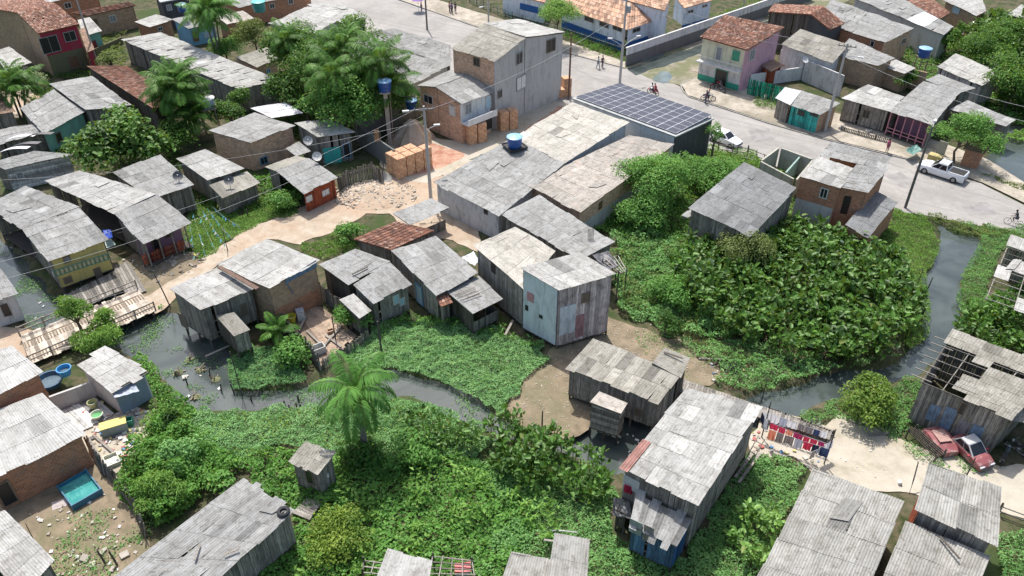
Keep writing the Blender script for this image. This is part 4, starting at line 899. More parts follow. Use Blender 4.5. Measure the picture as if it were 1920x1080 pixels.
h = House('brick_annexe', 'low brick annexe with black and pale lean-to roof beside the grass bank', 'annexe')
h.roof([(1640, 358), (1684, 378), (1628, 444), (1584, 422)], 3.0, 2.4, 'dark', z4=(3.2, 3.0, 2.4, 2.5), over=.12).wall('abcd', 'brick').win('c', 1597, 438, 1606, 446, 'dark', frame='none')
masonry('roofless_room', 'roofless cream and turquoise walled room beside the barn', [(1428, 302), (1462, 277), (1523, 299), (1492, 336), (1428, 302)], 2.3, 'palewall', zs=2.3)
masonry('partition_wall', 'turquoise partition wall inside the roofless room', [(1474, 325), (1502, 293)], 2.1, 'turqf', zs=2.1)
h = House('painted_house', 'two storey pink and cream house with clay tile roof and green shutters', 'house')
h.roof([(1358, 28), (1471, 51), (1401, 94), (1312, 69)], 6.9, 5.9, 'tile', z4=(6.9, 6.7, 5.8, 5.9), over=.35).wall('c', 'cream', zb=2.9).wall('c', 'greyw', zb=.9, zt=2.9).wall('c', 'greenb', zt=.9).wall('b', 'pink').wall('ad', 'pink')
h.win('c', 1373, 95, 1387, 114, 'green', frame='green').win('c', 1342, 87, 1354, 115, 'grey', nm='door').win('c', 1340, 130, 1364, 162, 'dark', nm='door', frame='green').win('b', 1405, 93, 1414, 112, 'grey')
p0, p1 = h.seg('c'); dd = (p1 - p0); dd.z = 0; dd.normalize(); nn = Vector((dd.y, -dd.x, 0)); nn = nn if nn.dot(p0 - h.ctr) > 0 else -nn
mb = MB(); mm_ = (p0 + p1) / 2; LL = Vector((p1.x - p0.x, p1.y - p0.y)).length; rz_ = math.atan2(dd.y, dd.x)
mb.box(Vector((mm_.x, mm_.y, 2.85)) + nn * .5, (LL, 1.0, .15), rz_)
for k in range(int(LL / .22)): q = Vector((mm_.x, mm_.y, 3.3)) + nn * .95 + dd * (k * .22 - LL / 2); mb.box(q, (.04, .04, .8), rz_)
mb.box(Vector((mm_.x, mm_.y, 3.72)) + nn * .95, (LL, .06, .06), rz_); mb.build('balcony', m_plaster(PLAS['greyw'], .3), h.root)
mb = MB(); q = P(1332, 98, 3.3); mb.box(q, (.9, .5, .6), .4); mb.box(q + Vector((.5, .2, .5)), (.5, .3, .9), .2); mb.build('cloth', m_plain((.5, .04, .05), .8), h.root)
slats('sheet_gate', 'green corrugated gate beside the pink and cream house', 'gate', [(1400, 178), (1472, 197)], 2.2, 'gate', gap=0.0, wd=.2, ragged=0)
h = House('plank_house', 'dark plank house with rusty clay gable roof behind the pink house', 'house')
h.roof([(1545, 12), (1584, 44), (1557, 56), (1520, 27)], 6.0, 5.0, 'tile', z4=(6.1, 4.9, 4.9, 6.1), sh='d').wall('bc', 'dark')
h.roof([(1520, 27), (1440, 22), (1450, 8), (1545, 12)], 6.1, 5.2, 'tile', z4=(6.1, 5.2, 5.2, 6.1), sh='d').wall('abc', 'woodd')
h = House('plaster_house', 'white walled house with olive grey sheet roof beside the pink house', 'house')
h.roof([(1500, 55), (1592, 84), (1560, 118), (1464, 82)], 4.4, 3.7, 'olive', z4=(4.6, 4.3, 3.6, 3.9)).wall('abcd', 'white')
h = House('brick_house', 'grey sheet roof over a vine covered brick wall, right of the olive roof', 'house')
h.roof([(1592, 72), (1678, 108), (1648, 123), (1566, 104)], 4.0, 3.4, 'mid').wall('abcd', 'brickb')
h.roof([(1680, 111), (1716, 128), (1696, 138), (1650, 122)], 3.0, 2.7, 'light').wall('bcd', 'brickb')
h = House('brick_house', 'pale brown brick house with wide grey roof under the top right rooftops', 'house')
h.roof([(1560, -2), (1714, 53), (1661, 80), (1530, 40)], 4.6, 4.0, 'mid', z4=(4.8, 4.6, 4.2, 4.1)).wall('abd', 'brickl').wall('c', 'brick').win('c', 1632, 76, 1640, 88).win('b', 1690, 72, 1698, 82, 'brown')
h = House('brick_house', 'long roof with a bright white stripe of new sheets at top right', 'house')
h.roof([(1660, -20), (1788, 50), (1769, 66), (1600, -5)], 4.6, 4.0, 'mid', z4=(4.6, 4.2, 3.9, 4.3)).wall('abcd', 'cement')
A, B, C, D = h.Q; mb = MB(); q = [bil(A, B, C, D, u, v) + Vector((0, 0, .08)) for u, v in ((.62, .1), (.8, .1), (.8, 1.0), (.62, 1.0))]; sheets(mb, *q); mb.build('white_roof_sheet', m_sheet((.82, .83, .84), .1, 0), h.root)
House('brick_house', 'rusty mottled clay tile roof at the top right edge', 'house').roof([(1735, -12), (1782, 24), (1760, 37), (1680, -4)], 4.2, 3.6, 'tile').wall('abcd', 'brickb')
h = House('brick_house', 'half turquoise brick house with corrugated roof at the top right', 'house')
h.roof([(1838, -10), (1850, 20), (1830, 29), (1770, 0)], 3.9, 3.4, 'light', z4=(4, 3.7, 3.4, 3.6)).wall('b', 'brick').wall('c', 'brickb').wall('ad', 'brickb').win('c', 1786, 12, 1800, 26, 'lblue', frame='white')
House('small_house', 'small pale roof hut in the top right corner', 'house').roof([(1915, 8), (1960, 20), (1940, 40), (1888, 28)], 3.0, 2.6, 'light').wall('abcd', 'cement')
h = House('plank_house', 'light corrugated roof house below the blue tank stand', 'house')
h.roof([(1792, 100), (1879, 138), (1841, 161), (1757, 125)], 3.8, 3.3, 'light', z4=(3.8, 3.7, 3.2, 3.3)).wall('abcd', 'woodp')
House('plank_shed', 'small grey roof behind the light corrugated house in the foliage', 'shed').roof([(1855, 110), (1900, 135), (1880, 150), (1838, 128)], 2.8, 2.5, 'mid').wall('abcd', 'wood')
h = House('teal_shack', 'roadside shack with bright teal front and half white half grey roof', 'shack')
h.roof([(1502, 169), (1575, 194), (1538, 215), (1480, 196)], 3.1, 2.6, 'mid').wall('c', 'teal').wall('ab', 'brickb').win('c', 1495, 206, 1510, 218, 'dark', frame='none').win('c', 1518, 211, 1535, 219, 'dark', frame='none')
h.roof([(1472, 163), (1502, 170), (1482, 196), (1454, 183)], 3.2, 2.7, 'white', z4=(3.2, 3.1, 2.7, 2.7)).wall('acd', 'woodl')
h = House('plank_house', 'low plank house with window and pale broken roof by the pavement', 'house', base=.3)
h.roof([(1627, 158), (1696, 181), (1668, 208), (1578, 184)], 3.4, 3.0, 'light', z4=(3.6, 3.5, 3.0, 3.0)).wall('abcd', 'woodc').stilts(-.1).win('c', 1617, 205, 1632, 222, 'dark', frame='wood')
h = House('porch_house', 'house with wide grey roof and pink post porch facing the road', 'house', base=.3)
h.roof([(1732, 152), (1801, 173), (1746, 234), (1667, 208)], 3.8, 3.2, 'mid', z4=(3.9, 3.8, 3.2, 3.2)).wall('ab', 'wood').wall('d', 'wood').stilts(-.1)
p0, p1 = h.seg('c'); mb = MB()
for k in range(6): q = lerp(p0, p1, k / 5); mb.bar((q.x, q.y, .3), (q.x, q.y, 3.05), .1)
for z_ in (.75, 1.15): mb.bar((p0.x, p0.y, z_), (p1.x, p1.y, z_), .06, .08)
mb.build('porch_posts', m_plain((.5, .22, .28), .7), h.root)
n_ = Vector((-(p1 - p0).y, (p1 - p0).x, 0)).normalized(); n_ = n_ if n_.dot(p0 - h.ctr) < 0 else -n_
wallrun(h.root, p0 + n_ * 2, p1 + n_ * 2, .3, 3.3, 3.3, -n_, 'purple', .1)
h.roof([(1760, 139), (1829, 165), (1800, 174), (1735, 150)], 3.9, 3.6, 'mid').wall('ab', 'wood')
House('plank_shed', 'low dark roofed shed behind the street tree beside the pond', 'shed', base=.2).roof([(1813, 188), (1904, 225), (1884, 237), (1782, 204)], 3.0, 2.7, 'mid', z4=(3.1, 2.9, 2.7, 2.8)).wall('abcd', 'wood')
h = House('brick_kiosk', 'little brick kiosk in the shade of the street tree', 'kiosk')
h.roof([(1815, 262), (1856, 272), (1846, 288), (1806, 278)], 2.4, 2.2, 'rust').wall('abcd', 'brick')
# derelict houses at the right edge
h = House('derelict_house', 'collapsing plank house with holed roof and blue painted boards beside the wrecked car', 'house')
hol = [(i, 1) for i in (0, 1, 3, 4)] + [(i, 2) for i in (0, 1, 2, 4, 5)] + [(0, 3), (1, 3), (3, 3), (0, 4), (1, 4), (0, 5), (2, 2), (2, 4)]
h.roof([(1785, 618), (1985, 690), (1895, 785), (1722, 715)], 4.3, 3.8, 'olive', z4=(4.4, 4.4, 3.7, 3.9), rag=.2, holes=[(0, 2), (0, 3), (0, 4), (0, 5), (0, 6), (1, 2), (1, 3), (1, 4), (1, 5), (1, 6), (0, 7), (1, 7), (2, 7), (2, 4), (2, 3), (3, 2), (4, 2), (0, 8), (1, 8), (2, 8), (3, 8), (0, 9), (1, 9), (2, 9)], sl=.8).wall('c', 'woodc').wall('ad', 'wood').wall('b', 'wood')
h.panel('c', 1738, 758, 1762, 790, m_wood(WOOD['woodbl'])); h.panel('c', 1765, 762, 1790, 806, m_wood(WOOD['woodbl'])); h.panel('c', 1793, 785, 1812, 828, m_wood((.30, .27, .28))); h.panel('c', 1815, 795, 1840, 838, m_wood(WOOD['woodbl'])); h.win('c', 1797, 752, 1812, 778, 'dark', frame='wood')
mb = MB()
for k_ in range(7): p_ = bil(h.Q[0], h.Q[1], h.Q[2], h.Q[3], 0, .2 + k_ * .12); q_ = bil(h.Q[0], h.Q[1], h.Q[2], h.Q[3], .12, .2 + k_ * .12); d_ = (p_ - q_); mb.bar(q_ - Vector((0, 0, .1)), p_ + d_ * .9 - Vector((0, 0, .1)), .06)
mb.build('rafter_tail', m_wood(WOOD['woodl']), h.root)
h.roof([(1905, 725), (1990, 750), (1985, 800), (1890, 785)], 3.4, 3.0, 'olive').stilts(-.1, floor=False)
h = House('derelict_shack', 'bare roof frame with a few curled sheets at the right edge above the stream', 'house')
h.roof([(1895, 440), (1990, 470), (1960, 600), (1845, 560)], 4.0, 3.2, 'light', z4=(4.0, 4.2, 3.4, 3.0), holes=[(i, j) for i in range(20) for j in range(1, 20) if not (i + j) % 4 == 3 or i > 3]).wall('a', 'wood').stilts(-.2, floor=False)

# ------------------------------------------------------------------ school and walls at the top
h = House('school_building', 'long white and blue school block with orange tile roof', 'school')
h.roof([(1075, -22), (1178, 4), (1175, 55), (1045, 10)], 5.4, 3.5, 'otile', z4=(5.6, 5.6, 3.5, 3.5), over=.5).wall('c', 'schoolw', zb=1.3).wall('c', 'schoolb', zt=1.3)
for xx, yy in ((1105, 37), (1133, 47), (1158, 54)): h.win('c', xx - 9, yy - 6, xx + 9, yy + 4, 'dark', frame='grey')
h.roof([(1178, 4), (1246, 22), (1251, 31), (1175, 55)], 5.4, 3.5, 'otile', z4=(5.6, 4.2, 3.5, 3.5), over=.45).wall('bc', 'schoolw', zb=1.3).wall('c', 'schoolb', zt=1.3).win('c', 1186, 52, 1200, 60, 'dark', frame='grey')
h = House('school_building', 'rear school block with orange roof and white gable wall', 'school')
h.roof([(1140, -30), (1260, -12), (1247, 20), (1178, 2)], 6.4, 5.6, 'otile', over=.3).wall('abcd', 'schoolw')
h.roof([(1262, -10), (1330, -20), (1337, 0), (1283, 15)], 4.8, 4.0, 'otile', over=.3).wall('bcd', 'schoolw', zb=1.2).wall('bc', 'schoolb', zt=1.2).win('c', 1288, 18, 1300, 25, 'dark').win('c', 1316, 8, 1326, 14, 'dark')
House('school_building', 'small blue and white block behind the pale tree at the top', 'school').roof([(950, -35), (1030, -20), (1022, 5), (940, -15)], 3.8, 3.4, 'otile').wall('abcd', 'schoolw').panel('c', 975, 10, 1015, 22, m_plaster(PLAS['schoolb'], .3))
masonry('perimeter_wall', 'long white topped school perimeter wall along the side street', [(1172, 125), (1320, 72), (1440, 29), (1520, 0)], (2.6, 2.6), 'white', cap=.12, low=(1.6, 'mossy'))
masonry('boundary_wall', 'stained whitewashed boundary wall behind the teal shack', [(1455, 130), (1500, 150), (1572, 182)], 2.9, 'greyw')
masonry('boundary_wall', 'vine hung brick wall below the blue tank stand', [(1640, 150), (1727, 172)], 2.6, 'brickb')
masonry('yard_wall', 'dark block wall closing the brick yard beside the column tank', [(668, 268), (778, 222), (790, 215)], 2.6, 'mossy')
masonry('yard_wall', 'dark block wall running down beside the stacked bricks', [(672, 272), (742, 322)], 2.6, 'mossy')
masonry('garden_wall', 'low pinkish wall under the mottled brick house', [(198, 66), (262, 48)], 1.2, 'pink')
masonry('garden_wall', 'low mossy wall left of the long grey shed', [(180, 105), (232, 82)], 1.0, 'olivewall')
masonry('yard_wall', 'low concrete wall under the clothes heap at top right', [(1830, 62), (1885, 66)], 1.0, 'white')

h = House('brick_shed', 'small orange red shed in the cluttered yard beside the pink house', 'shed')
h.roof([(1428, 122), (1450, 112), (1470, 122), (1446, 134)], 2.6, 2.3, 'rust').wall('abcd', 'woodr')
masonry('yard_wall', 'grey rendered wall of the patio behind the green water basin', [(92, 778), (182, 745)], 1.5, 'cement')
masonry('boundary_wall', 'low cream wall behind the green gate', [(1402, 165), (1500, 150)], 1.8, 'white')
# ------------------------------------------------------------------ ground cover and thickets
cover('floating_grass', 'bright fine marsh grass filling the bay in front of the centre stilt houses', [(668, 645), (700, 615), (760, 592), (850, 603), (930, 615), (1010, 640), (1032, 668), (1000, 702), (962, 745), (938, 782), (900, 762), (830, 727), (760, 705), (690, 702), (640, 690)], 340, .16, 'marsh', .5, .02, .5, False, scale=.8, tilt=.6, seed=2, cat='marsh grass')
cover('floating_grass', 'small island of fine marsh grass in the stream', [(416, 678), (450, 655), (480, 645), (530, 650), (562, 680), (590, 718), (540, 732), (480, 738), (436, 728)], 340, .16, 'blue', .5, .02, .5, False, scale=.8, tilt=.6, seed=3, cat='marsh grass')
cover('marsh_grass', 'fine grass bank along the lower side of the stream', [(362, 772), (480, 770), (600, 757), (640, 748), (735, 742), (800, 755), (925, 815), (900, 870), (780, 860), (640, 850), (560, 840), (440, 850), (330, 870), (300, 830)], 320, .16, 'marsh', .45, .02, .5, False, scale=.9, tilt=.6, seed=4, cat='marsh grass')
cover('creeper_carpet', 'broad leaved creeper covering the lower field', [(230, 880), (300, 800), (340, 760), (370, 800), (440, 850), (560, 845), (640, 850), (780, 860), (900, 870), (960, 900), (1020, 960), (900, 1110), (440, 1110), (560, 980), (450, 890), (380, 930), (290, 1010), (250, 960)], 95, .24, 'mid', .75, .0, .75, False, scale=1.5, seed=5, tilt=.45, cat='creeper')
cover('creeper_carpet', 'finer pale creeper in the middle of the lower field', [(880, 870), (1060, 850), (1150, 895), (1140, 960), (1150, 1010), (1290, 1050), (1390, 930), (1420, 872), (1440, 850), (1525, 880), (1420, 1110), (860, 1110), (960, 960)], 170, .17, 'weed', .6, .0, .6, False, scale=1.2, seed=6, tilt=.5, cat='creeper')
cover('creeper_carpet', 'leafy creeper between the white house and the arum thicket', [(1145, 455), (1180, 420), (1290, 470), (1340, 440), (1420, 500), (1440, 640), (1290, 640), (1190, 600), (1150, 575), (1150, 520)], 110, .22, 'weed', 1.0, .1, .65, False, scale=1.6, seed=7, cat='creeper')
cover('bank_weeds', 'tall leafy weeds along the stream below the arum thicket', [(1275, 640), (1400, 640), (1600, 690), (1700, 670), (1745, 640), (1690, 690), (1600, 705), (1520, 722), (1430, 746), (1360, 735), (1345, 700)], 120, .2, 'weed', 1.0, .0, .5, False, scale=1.1, seed=8, cat='weeds')
cover('bright_grass', 'bright yellow green grass bank between the annexe and the stream', [(1640, 440), (1690, 392), (1745, 410), (1768, 450), (1762, 480), (1738, 520), (1748, 575), (1745, 645), (1700, 680), (1690, 600), (1680, 520), (1600, 470)], 240, .16, 'bright', .4, .0, .34, False, scale=1.2, tilt=.6, seed=9, cat='grass')
cover('bank_grass', 'grass on the far right bank of the stream below the road', [(1800, 470), (1845, 442), (1800, 420), (1920, 428), (1990, 440), (1880, 470), (1850, 560), (1830, 620), (1800, 610), (1786, 560), (1795, 525)], 220, .16, 'weed', .5, .0, .38, False, scale=1.0, tilt=.6, seed=10, cat='grass')
cover('roadside_plants', 'strip of mixed plants with pale flowers below the road edge', [(1735, 400), (1833, 424), (1910, 438), (1840, 446), (1800, 440), (1745, 418)], 120, .2, 'olive', .6, .0, .4, False, scale=.8, seed=11, cat='plants')
cover('bank_weeds', 'weeds around the round bush by the sand yard', [(1490, 785), (1565, 752), (1645, 732), (1725, 706), (1722, 745), (1712, 800), (1690, 830), (1640, 800), (1570, 790), (1540, 800)], 130, .2, 'weed', .55, -.1, .4, False, scale=1.0, seed=12, cat='weeds')
cover('bank_weeds', 'low weeds at the bottom right corner', [(1870, 1000), (1990, 960), (1990, 1120), (1850, 1120)], 110, .2, 'weed', .5, .0, .5, False, seed=13, cat='weeds')
cover('bright_grass', 'bright overgrown grass behind the solar building', [(1280, 300), (1340, 275), (1420, 290), (1440, 310), (1390, 340), (1290, 380)], 60, .32, 'bright', .7, .0, .3, False, seed=14, cat='grass')
cover('verge_grass', 'grass verge under the bunting', [(350, 385), (370, 370), (480, 365), (545, 380), (560, 400), (470, 425), (365, 490), (340, 480), (345, 440)], 260, .15, 'bright', .15, .02, .45, False, tilt=.6, seed=15, cat='grass', patch=.2)
cover('verge_grass', 'grass between the path and the mottled roofs', [(558, 462), (600, 450), (640, 430), (665, 440), (665, 465), (600, 492), (585, 480)], 110, .26, 'bright', .4, .0, .25, True, seed=16, cat='grass')
cover('verge_grass', 'grass strip inside the school fence', [(1000, 50), (1060, 60), (1172, 95), (1170, 116), (1060, 76), (990, 58)], 40, .35, 'mid', .6, .0, .3, True, seed=17, cat='grass')
cover('verge_grass', 'lawn behind the school wall', [(1340, 30), (1440, -20), (1500, -20), (1440, 12), (1345, 45)], 12, .4, 'bright', .2, .0, .3, True, seed=18, cat='grass')
cover('verge_grass', 'grass beside the pavement in front of the green gate', [(1410, 182), (1480, 195), (1470, 212), (1415, 198)], 60, .3, 'mid', .6, .05, .25, True, seed=19, cat='grass')
cover('pond_plants', 'leafy plants crowding the pond at right', [(1880, 250), (1935, 232), (1950, 262), (1905, 262)], 50, .3, 'bright', .5, -.3, .6, seed=20, cat='plants')
cover('bank_weeds', 'weeds along the kerb beside the pond', [(1820, 318), (1880, 345), (1960, 375), (1960, 352), (1885, 338), (1830, 318)], 60, .28, 'olive', .4, .0, .4, seed=21, cat='weeds')
cover('yard_weeds', 'patches of weeds in the rubbish yard', [(130, 960), (230, 940), (290, 1000), (280, 1090), (80, 1090)], 45, .18, 'weed', .3, .0, .5, seed=22, patch=.55, cat='weeds')
cover('mud_weeds', 'thin green film of weeds on the mudflat', [(1190, 620), (1290, 630), (1400, 660), (1400, 720), (1290, 720), (1200, 650)], 60, .15, 'weed', .12, .0, .4, seed=23, patch=.55, cat='weeds')
cover('bank_weeds', 'weeds fringing the canal beside the bridge', [(290, 570), (330, 600), (330, 640), (300, 620), (280, 600)], 90, .24, 'weed', .7, -.1, .5, seed=24, cat='weeds')
cover('bank_weeds', 'weeds beside the shack and the canal', [(245, 650), (290, 690), (330, 735), (365, 772), (330, 830), (290, 800), (280, 740), (240, 690)], 100, .24, 'mid', 1.0, -.1, .6, seed=25, cat='weeds')
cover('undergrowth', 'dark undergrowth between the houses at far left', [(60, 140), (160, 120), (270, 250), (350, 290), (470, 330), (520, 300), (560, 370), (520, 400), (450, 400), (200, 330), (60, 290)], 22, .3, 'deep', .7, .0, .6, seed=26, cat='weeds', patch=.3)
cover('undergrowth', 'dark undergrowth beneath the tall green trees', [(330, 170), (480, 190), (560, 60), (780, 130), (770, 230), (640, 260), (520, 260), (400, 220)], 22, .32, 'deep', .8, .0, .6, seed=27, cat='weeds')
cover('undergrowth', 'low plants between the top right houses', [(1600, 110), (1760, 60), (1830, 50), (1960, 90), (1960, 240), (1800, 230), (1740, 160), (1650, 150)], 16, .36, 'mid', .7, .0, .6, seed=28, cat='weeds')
cover('undergrowth', 'rough plants beside the barn and the workshop', [(1100, 430), (1190, 390), (1280, 300), (1300, 380), (1290, 470), (1180, 450)], 70, .26, 'mid', .9, .0, .6, seed=29, cat='weeds')
cover('undergrowth', 'rough grass around the roofless room and the twin roofs', [(1340, 290), (1430, 300), (1500, 340), (1560, 410), (1600, 470), (1440, 430), (1390, 330)], 40, .26, 'mid', .5, .0, .4, seed=30, cat='weeds')
cover('undergrowth', 'plants crowding the right edge under the roof frame', [(1850, 560), (1990, 500), (1990, 680), (1800, 640), (1800, 600)], 70, .28, 'mid', .9, .0, .6, seed=31, cat='weeds')
cover('undergrowth', 'scrub along the top left yards', [(150, 70), (230, 60), (240, 130), (190, 120)], 25, .3, 'olive', .8, .0, .5, seed=32, cat='weeds')
cover('undergrowth', 'scrub behind the small gabled houses', [(480, 330), (530, 310), (560, 380), (520, 395)], 60, .3, 'mid', 1.0, .0, .6, seed=33, cat='weeds')

thicket('arum_thicket', 'tall glossy arum thicket filling the middle of the marsh', [(1262, 500), (1300, 455), (1350, 425), (1400, 440), (1450, 412), (1530, 432), (1600, 455), (1690, 500), (1712, 560), (1722, 610), (1640, 668), (1520, 680), (1400, 640), (1290, 590)], 2.7, 3.6, .56, 'arum', seed=31, per=9)
thicket('arum_thicket', 'clump of tall arums between the stream and the porch house', [(905, 800), (960, 780), (1060, 820), (1110, 860), (1150, 900), (1130, 925), (1080, 935), (1010, 930), (940, 880)], 2.3, 3.8, .44, 'arum', seed=32, per=9)
thicket('arum_thicket', 'arum bushes behind the clothes lines at lower right', [(1380, 940), (1470, 930), (1480, 990), (1440, 1060), (1390, 1060)], 1.8, 2.2, .42, 'bright', seed=33, per=9)
thicket('arum_thicket', 'dark arum mass at the right edge above the derelict house', [(1795, 600), (1860, 570), (1990, 520), (1990, 680), (1850, 650), (1800, 630)], 2.6, 2.8, .5, 'arum', seed=34, per=9)
thicket('arum_thicket', 'wide arum mass at the top right behind the houses', [(1790, 80), (1860, 40), (1990, 60), (1990, 240), (1890, 200), (1850, 150)], 3.6, 1.6, .75, 'arum', seed=35, per=9)
thicket('arum_thicket', 'loose arums along the lower stream bank by the palm', [(740, 770), (830, 780), (915, 810), (900, 850), (820, 850), (760, 810)], 1.5, 3, .38, 'arum', seed=36, per=8)

# ------------------------------------------------------------------ trees
tree('leafy_tree', 'round tree with big glossy leaves behind the whitewashed board house', 222, 262, 4.6, 3.4, 'arum', .5, .9, 16, .75, True, width=.75, gl=.2)
TG = 'tall trees behind the column water tank'
tree('mango_tree', 'large light green tree at the left of the tall tree group', 560, 105, 4.8, 5.6, 'tree', .36, .8, 20, .9, group=TG)
tree('mango_tree', 'broad bright tree in front of the tall tree group beside the column tank', 640, 205, 4.6, 4.6, 'mid', .34, .8, 18, .85, group=TG)
tree('mango_tree', 'dark tree in the middle of the tall tree group', 605, 135, 4.8, 6.0, 'deep', .32, .8, 20, .9, group=TG)
tree('mango_tree', 'tree at the back of the tall tree group under the palms', 655, 80, 4.2, 6.4, 'tree', .36, .8, 18, .9, group=TG)
tree('mango_tree', 'deep green tree behind the column tank', 692, 172, 3.8, 5.0, 'deep', .3, .8, 18, .9, group=TG)
tree('leafy_tree', 'small dark tree with drooping leaves left of the tall tree group', 545, 165, 3.2, 3.4, 'deep', .36, .8, 12, .9, group=TG)
palm('acai_palm', 'feathery palm rising highest from the tall tree group', 645, 85, 9.6, 3.6, 18, 'tree', TG, .1, 1, 1.1, 2)
palm('acai_palm', 'feathery palm leaning over the grey warehouse roof', 715, 115, 9.0, 4.2, 18, 'tree', TG, .1, 1, 1.1, 3)
palm('acai_palm', 'palm with a pale seed cluster in front of the tall trees', 622, 140, 8.5, 3.6, 16, 'tree', TG, .1, 1, 1.1, 2)
palm('acai_palm', 'palm at the left flank of the tall tree group', 535, 75, 8.5, 3.2, 14, 'tree', TG, .1, 1, 1.1, 2)
palm('acai_palm', 'small bright palm beside the white flat canopy', 573, 196, 2.6, 2.2, 12, 'mid', None, .09, 0, 1.0)
palm('acai_palm', 'clump of tall palms in front of the long plank shed', 335, 150, 6.6, 3.9, 18, 'tree', None, .12, 4, 1.1, 5)
palm('acai_palm', 'palm clump at the top left above the light blue house', 392, 15, 8.5, 3.9, 16, 'mid', None, .12, 2, 1.1, 3)
palm('acai_palm', 'palm clump at the left edge beside the small shelter', 18, 150, 4.8, 3.4, 14, 'tree', None, .12, 2, 1.1, 3)
palm('palm', 'big shaggy palm with an orange dead frond in the weedy field', 667, 735, 5.9, 3.4, 20, 'mid', None, .22, 5, 1.5, 1, seed=9, leafw=.12)
palm('acai_palm', 'young palm shoots under the tiny outhouse', 520, 620, 1.3, 1.7, 12, 'tree', None, .08, 0, .9, 2)
tree('shrub_tree', 'dense rounded bush beside the light blue house', 420, 88, 2.6, 2.4, 'mid', .26, .8, 10, .85)
tree('shrub_tree', 'pale silvery green tree at the right of the dense rounded bush', 474, 62, 2.7, 3.6, 'olive', .24, .8, 12, 1.15)
tree('flowering_shrub', 'reddish flowering shrub at the end of the narrow clay tile roof', 205, 112, 1.9, 2.2, 'olive', .22, .8, 8, .8, cat='shrub')
tree('shrub', 'white flowered shrub beneath the red house brick flank', 66, 148, 1.3, 1.3, 'pale', .2, .8, 7, .8, cat='shrub')
tree('street_tree', 'airy light green tree beside the school fence', 1047, 26, 2.9, 4.8, 'bright', .26, .8, 14, .8)
tree('street_tree', 'broad street tree shading the parked pickup truck', 1808, 254, 3.5, 3.4, 'mid', .24, .7, 22, .75)
tree('leafy_tree', 'dark bushes climbing the white tank stand', 432, 215, 2.2, 2.2, 'deep', .3, .9, 9, .8)
tree('leafy_tree', 'bushy tree pressed against the brick flank of the workshop', 1232, 335, 3.9, 3.2, 'mid', .26, .9, 16, .9)
tree('leafy_tree', 'lower dark bush at the foot of the workshop flank', 1215, 395, 2.5, 1.8, 'mid', .24, .9, 10, .8)
tree('leafy_tree', 'bright bush below the solar building', 1330, 318, 3.2, 1.5, 'mid', .24, .9, 12, .6)
tree('shrub', 'dark creeper bush at the corner of the solar building', 1342, 250, 1.0, 3.4, 'mid', .18, .9, 6, 1.4, cat='shrub')
tree('round_bush', 'round dark bush with yellow tips standing alone by the sand yard', 1628, 750, 2.2, 1.3, 'roundb', .24, 1.0, 16, .75, cat='bush')
tree('shrub', 'bush at the path edge beside the clay tiled plank house', 652, 438, 1.5, .9, 'mid', .22, .9, 8, .7, cat='bush')
tree('shrub', 'bush at the corner of the gabled house with red front', 530, 370, 1.7, 1.2, 'mid', .22, .9, 8, .8, cat='bush')
tree('shrub', 'green bush hanging over the fenced yard', 655, 598, 1.4, 1.2, 'mid', .2, .9, 8, .7, cat='bush')
tree('shrub', 'leafy bush between the fenced yard and the outhouse', 550, 660, 1.8, .9, 'mid', .28, .9, 9, .8, cat='bush')
tree('leafy_bush', 'yellow green bush in the weeds near the bottom edge', 632, 1000, 2.0, .9, 'yellow', .18, .7, 16, .5, cat='bush')
tree('leafy_bush', 'dark thicket at the foot of the big shaggy palm', 672, 852, 1.8, .9, 'deep', .3, .9, 9, .7, cat='bush')
tree('leafy_bush', 'dark bush right of the big shaggy palm', 775, 855, 1.7, .9, 'mid', .26, .9, 9, .7, cat='bush')
tree('leafy_bush', 'low bush on the bank left of the arum thicket', 1255, 560, 2.4, 1.2, 'mid', .24, .9, 12, .8, cat='bush')
tree('leafy_bush', 'tangled bush climbing over the edge of the arum thicket by the barn', 1400, 470, 2.6, 2.0, 'olive', .2, .9, 14, .8, cat='bush')
tree('leafy_bush', 'creeper hung bush at the foot of the arum thicket by the mudflat', 1250, 610, 1.1, 1.0, 'deep', .2, .9, 7, 1.2, cat='bush')
for i, (x, y, r, z, lb) in enumerate([(1775, 78, 2.4, 2.2, 'bush behind the blue tank stand'), (1700, 148, 1.6, 1.6, 'creeper over the vine hung brick wall'), (1850, 95, 3.6, 4.0, 'dark tree behind the light corrugated house'), (1905, 150, 3.8, 3.8, 'dense tree in the top right corner'), (1900, 60, 3.4, 4.2, 'far tree at the top right edge')]):
    tree('leafy_tree', lb, x, y, r, z, 'tree', .34, .8, 12, .85)

cover('tall_weeds', 'taller broad leaved weeds standing out of the lower creeper field', [(380, 880), (560, 850), (900, 870), (1060, 960), (1000, 1090), (560, 1090), (640, 940), (500, 880)], 26, .34, 'bright', 1.1, .35, .5, False, scale=1.3, seed=41, patch=.6, cat='weeds')
cover('tall_weeds', 'olive and yellowish weeds scattered through the creeper by the thicket', [(1150, 460), (1300, 470), (1400, 500), (1300, 640), (1160, 570)], 24, .28, 'olive', 1.1, .4, .4, False, scale=1.3, seed=42, patch=.55, cat='weeds')
cover('tall_weeds', 'yellowish weeds dotted along the near bank', [(370, 780), (600, 765), (740, 750), (900, 830), (820, 860), (600, 850), (420, 850)], 22, .2, 'yellow', .5, .2, .4, False, scale=1.3, seed=43, patch=.6, cat='weeds')
cover('dry_stems', 'dry brown stems at the foot of the arum thicket', [(1270, 600), (1400, 650), (1420, 690), (1330, 670), (1260, 625)], 60, .5, 'dry', .5, .1, .08, True, seed=44, cat='dry stems')
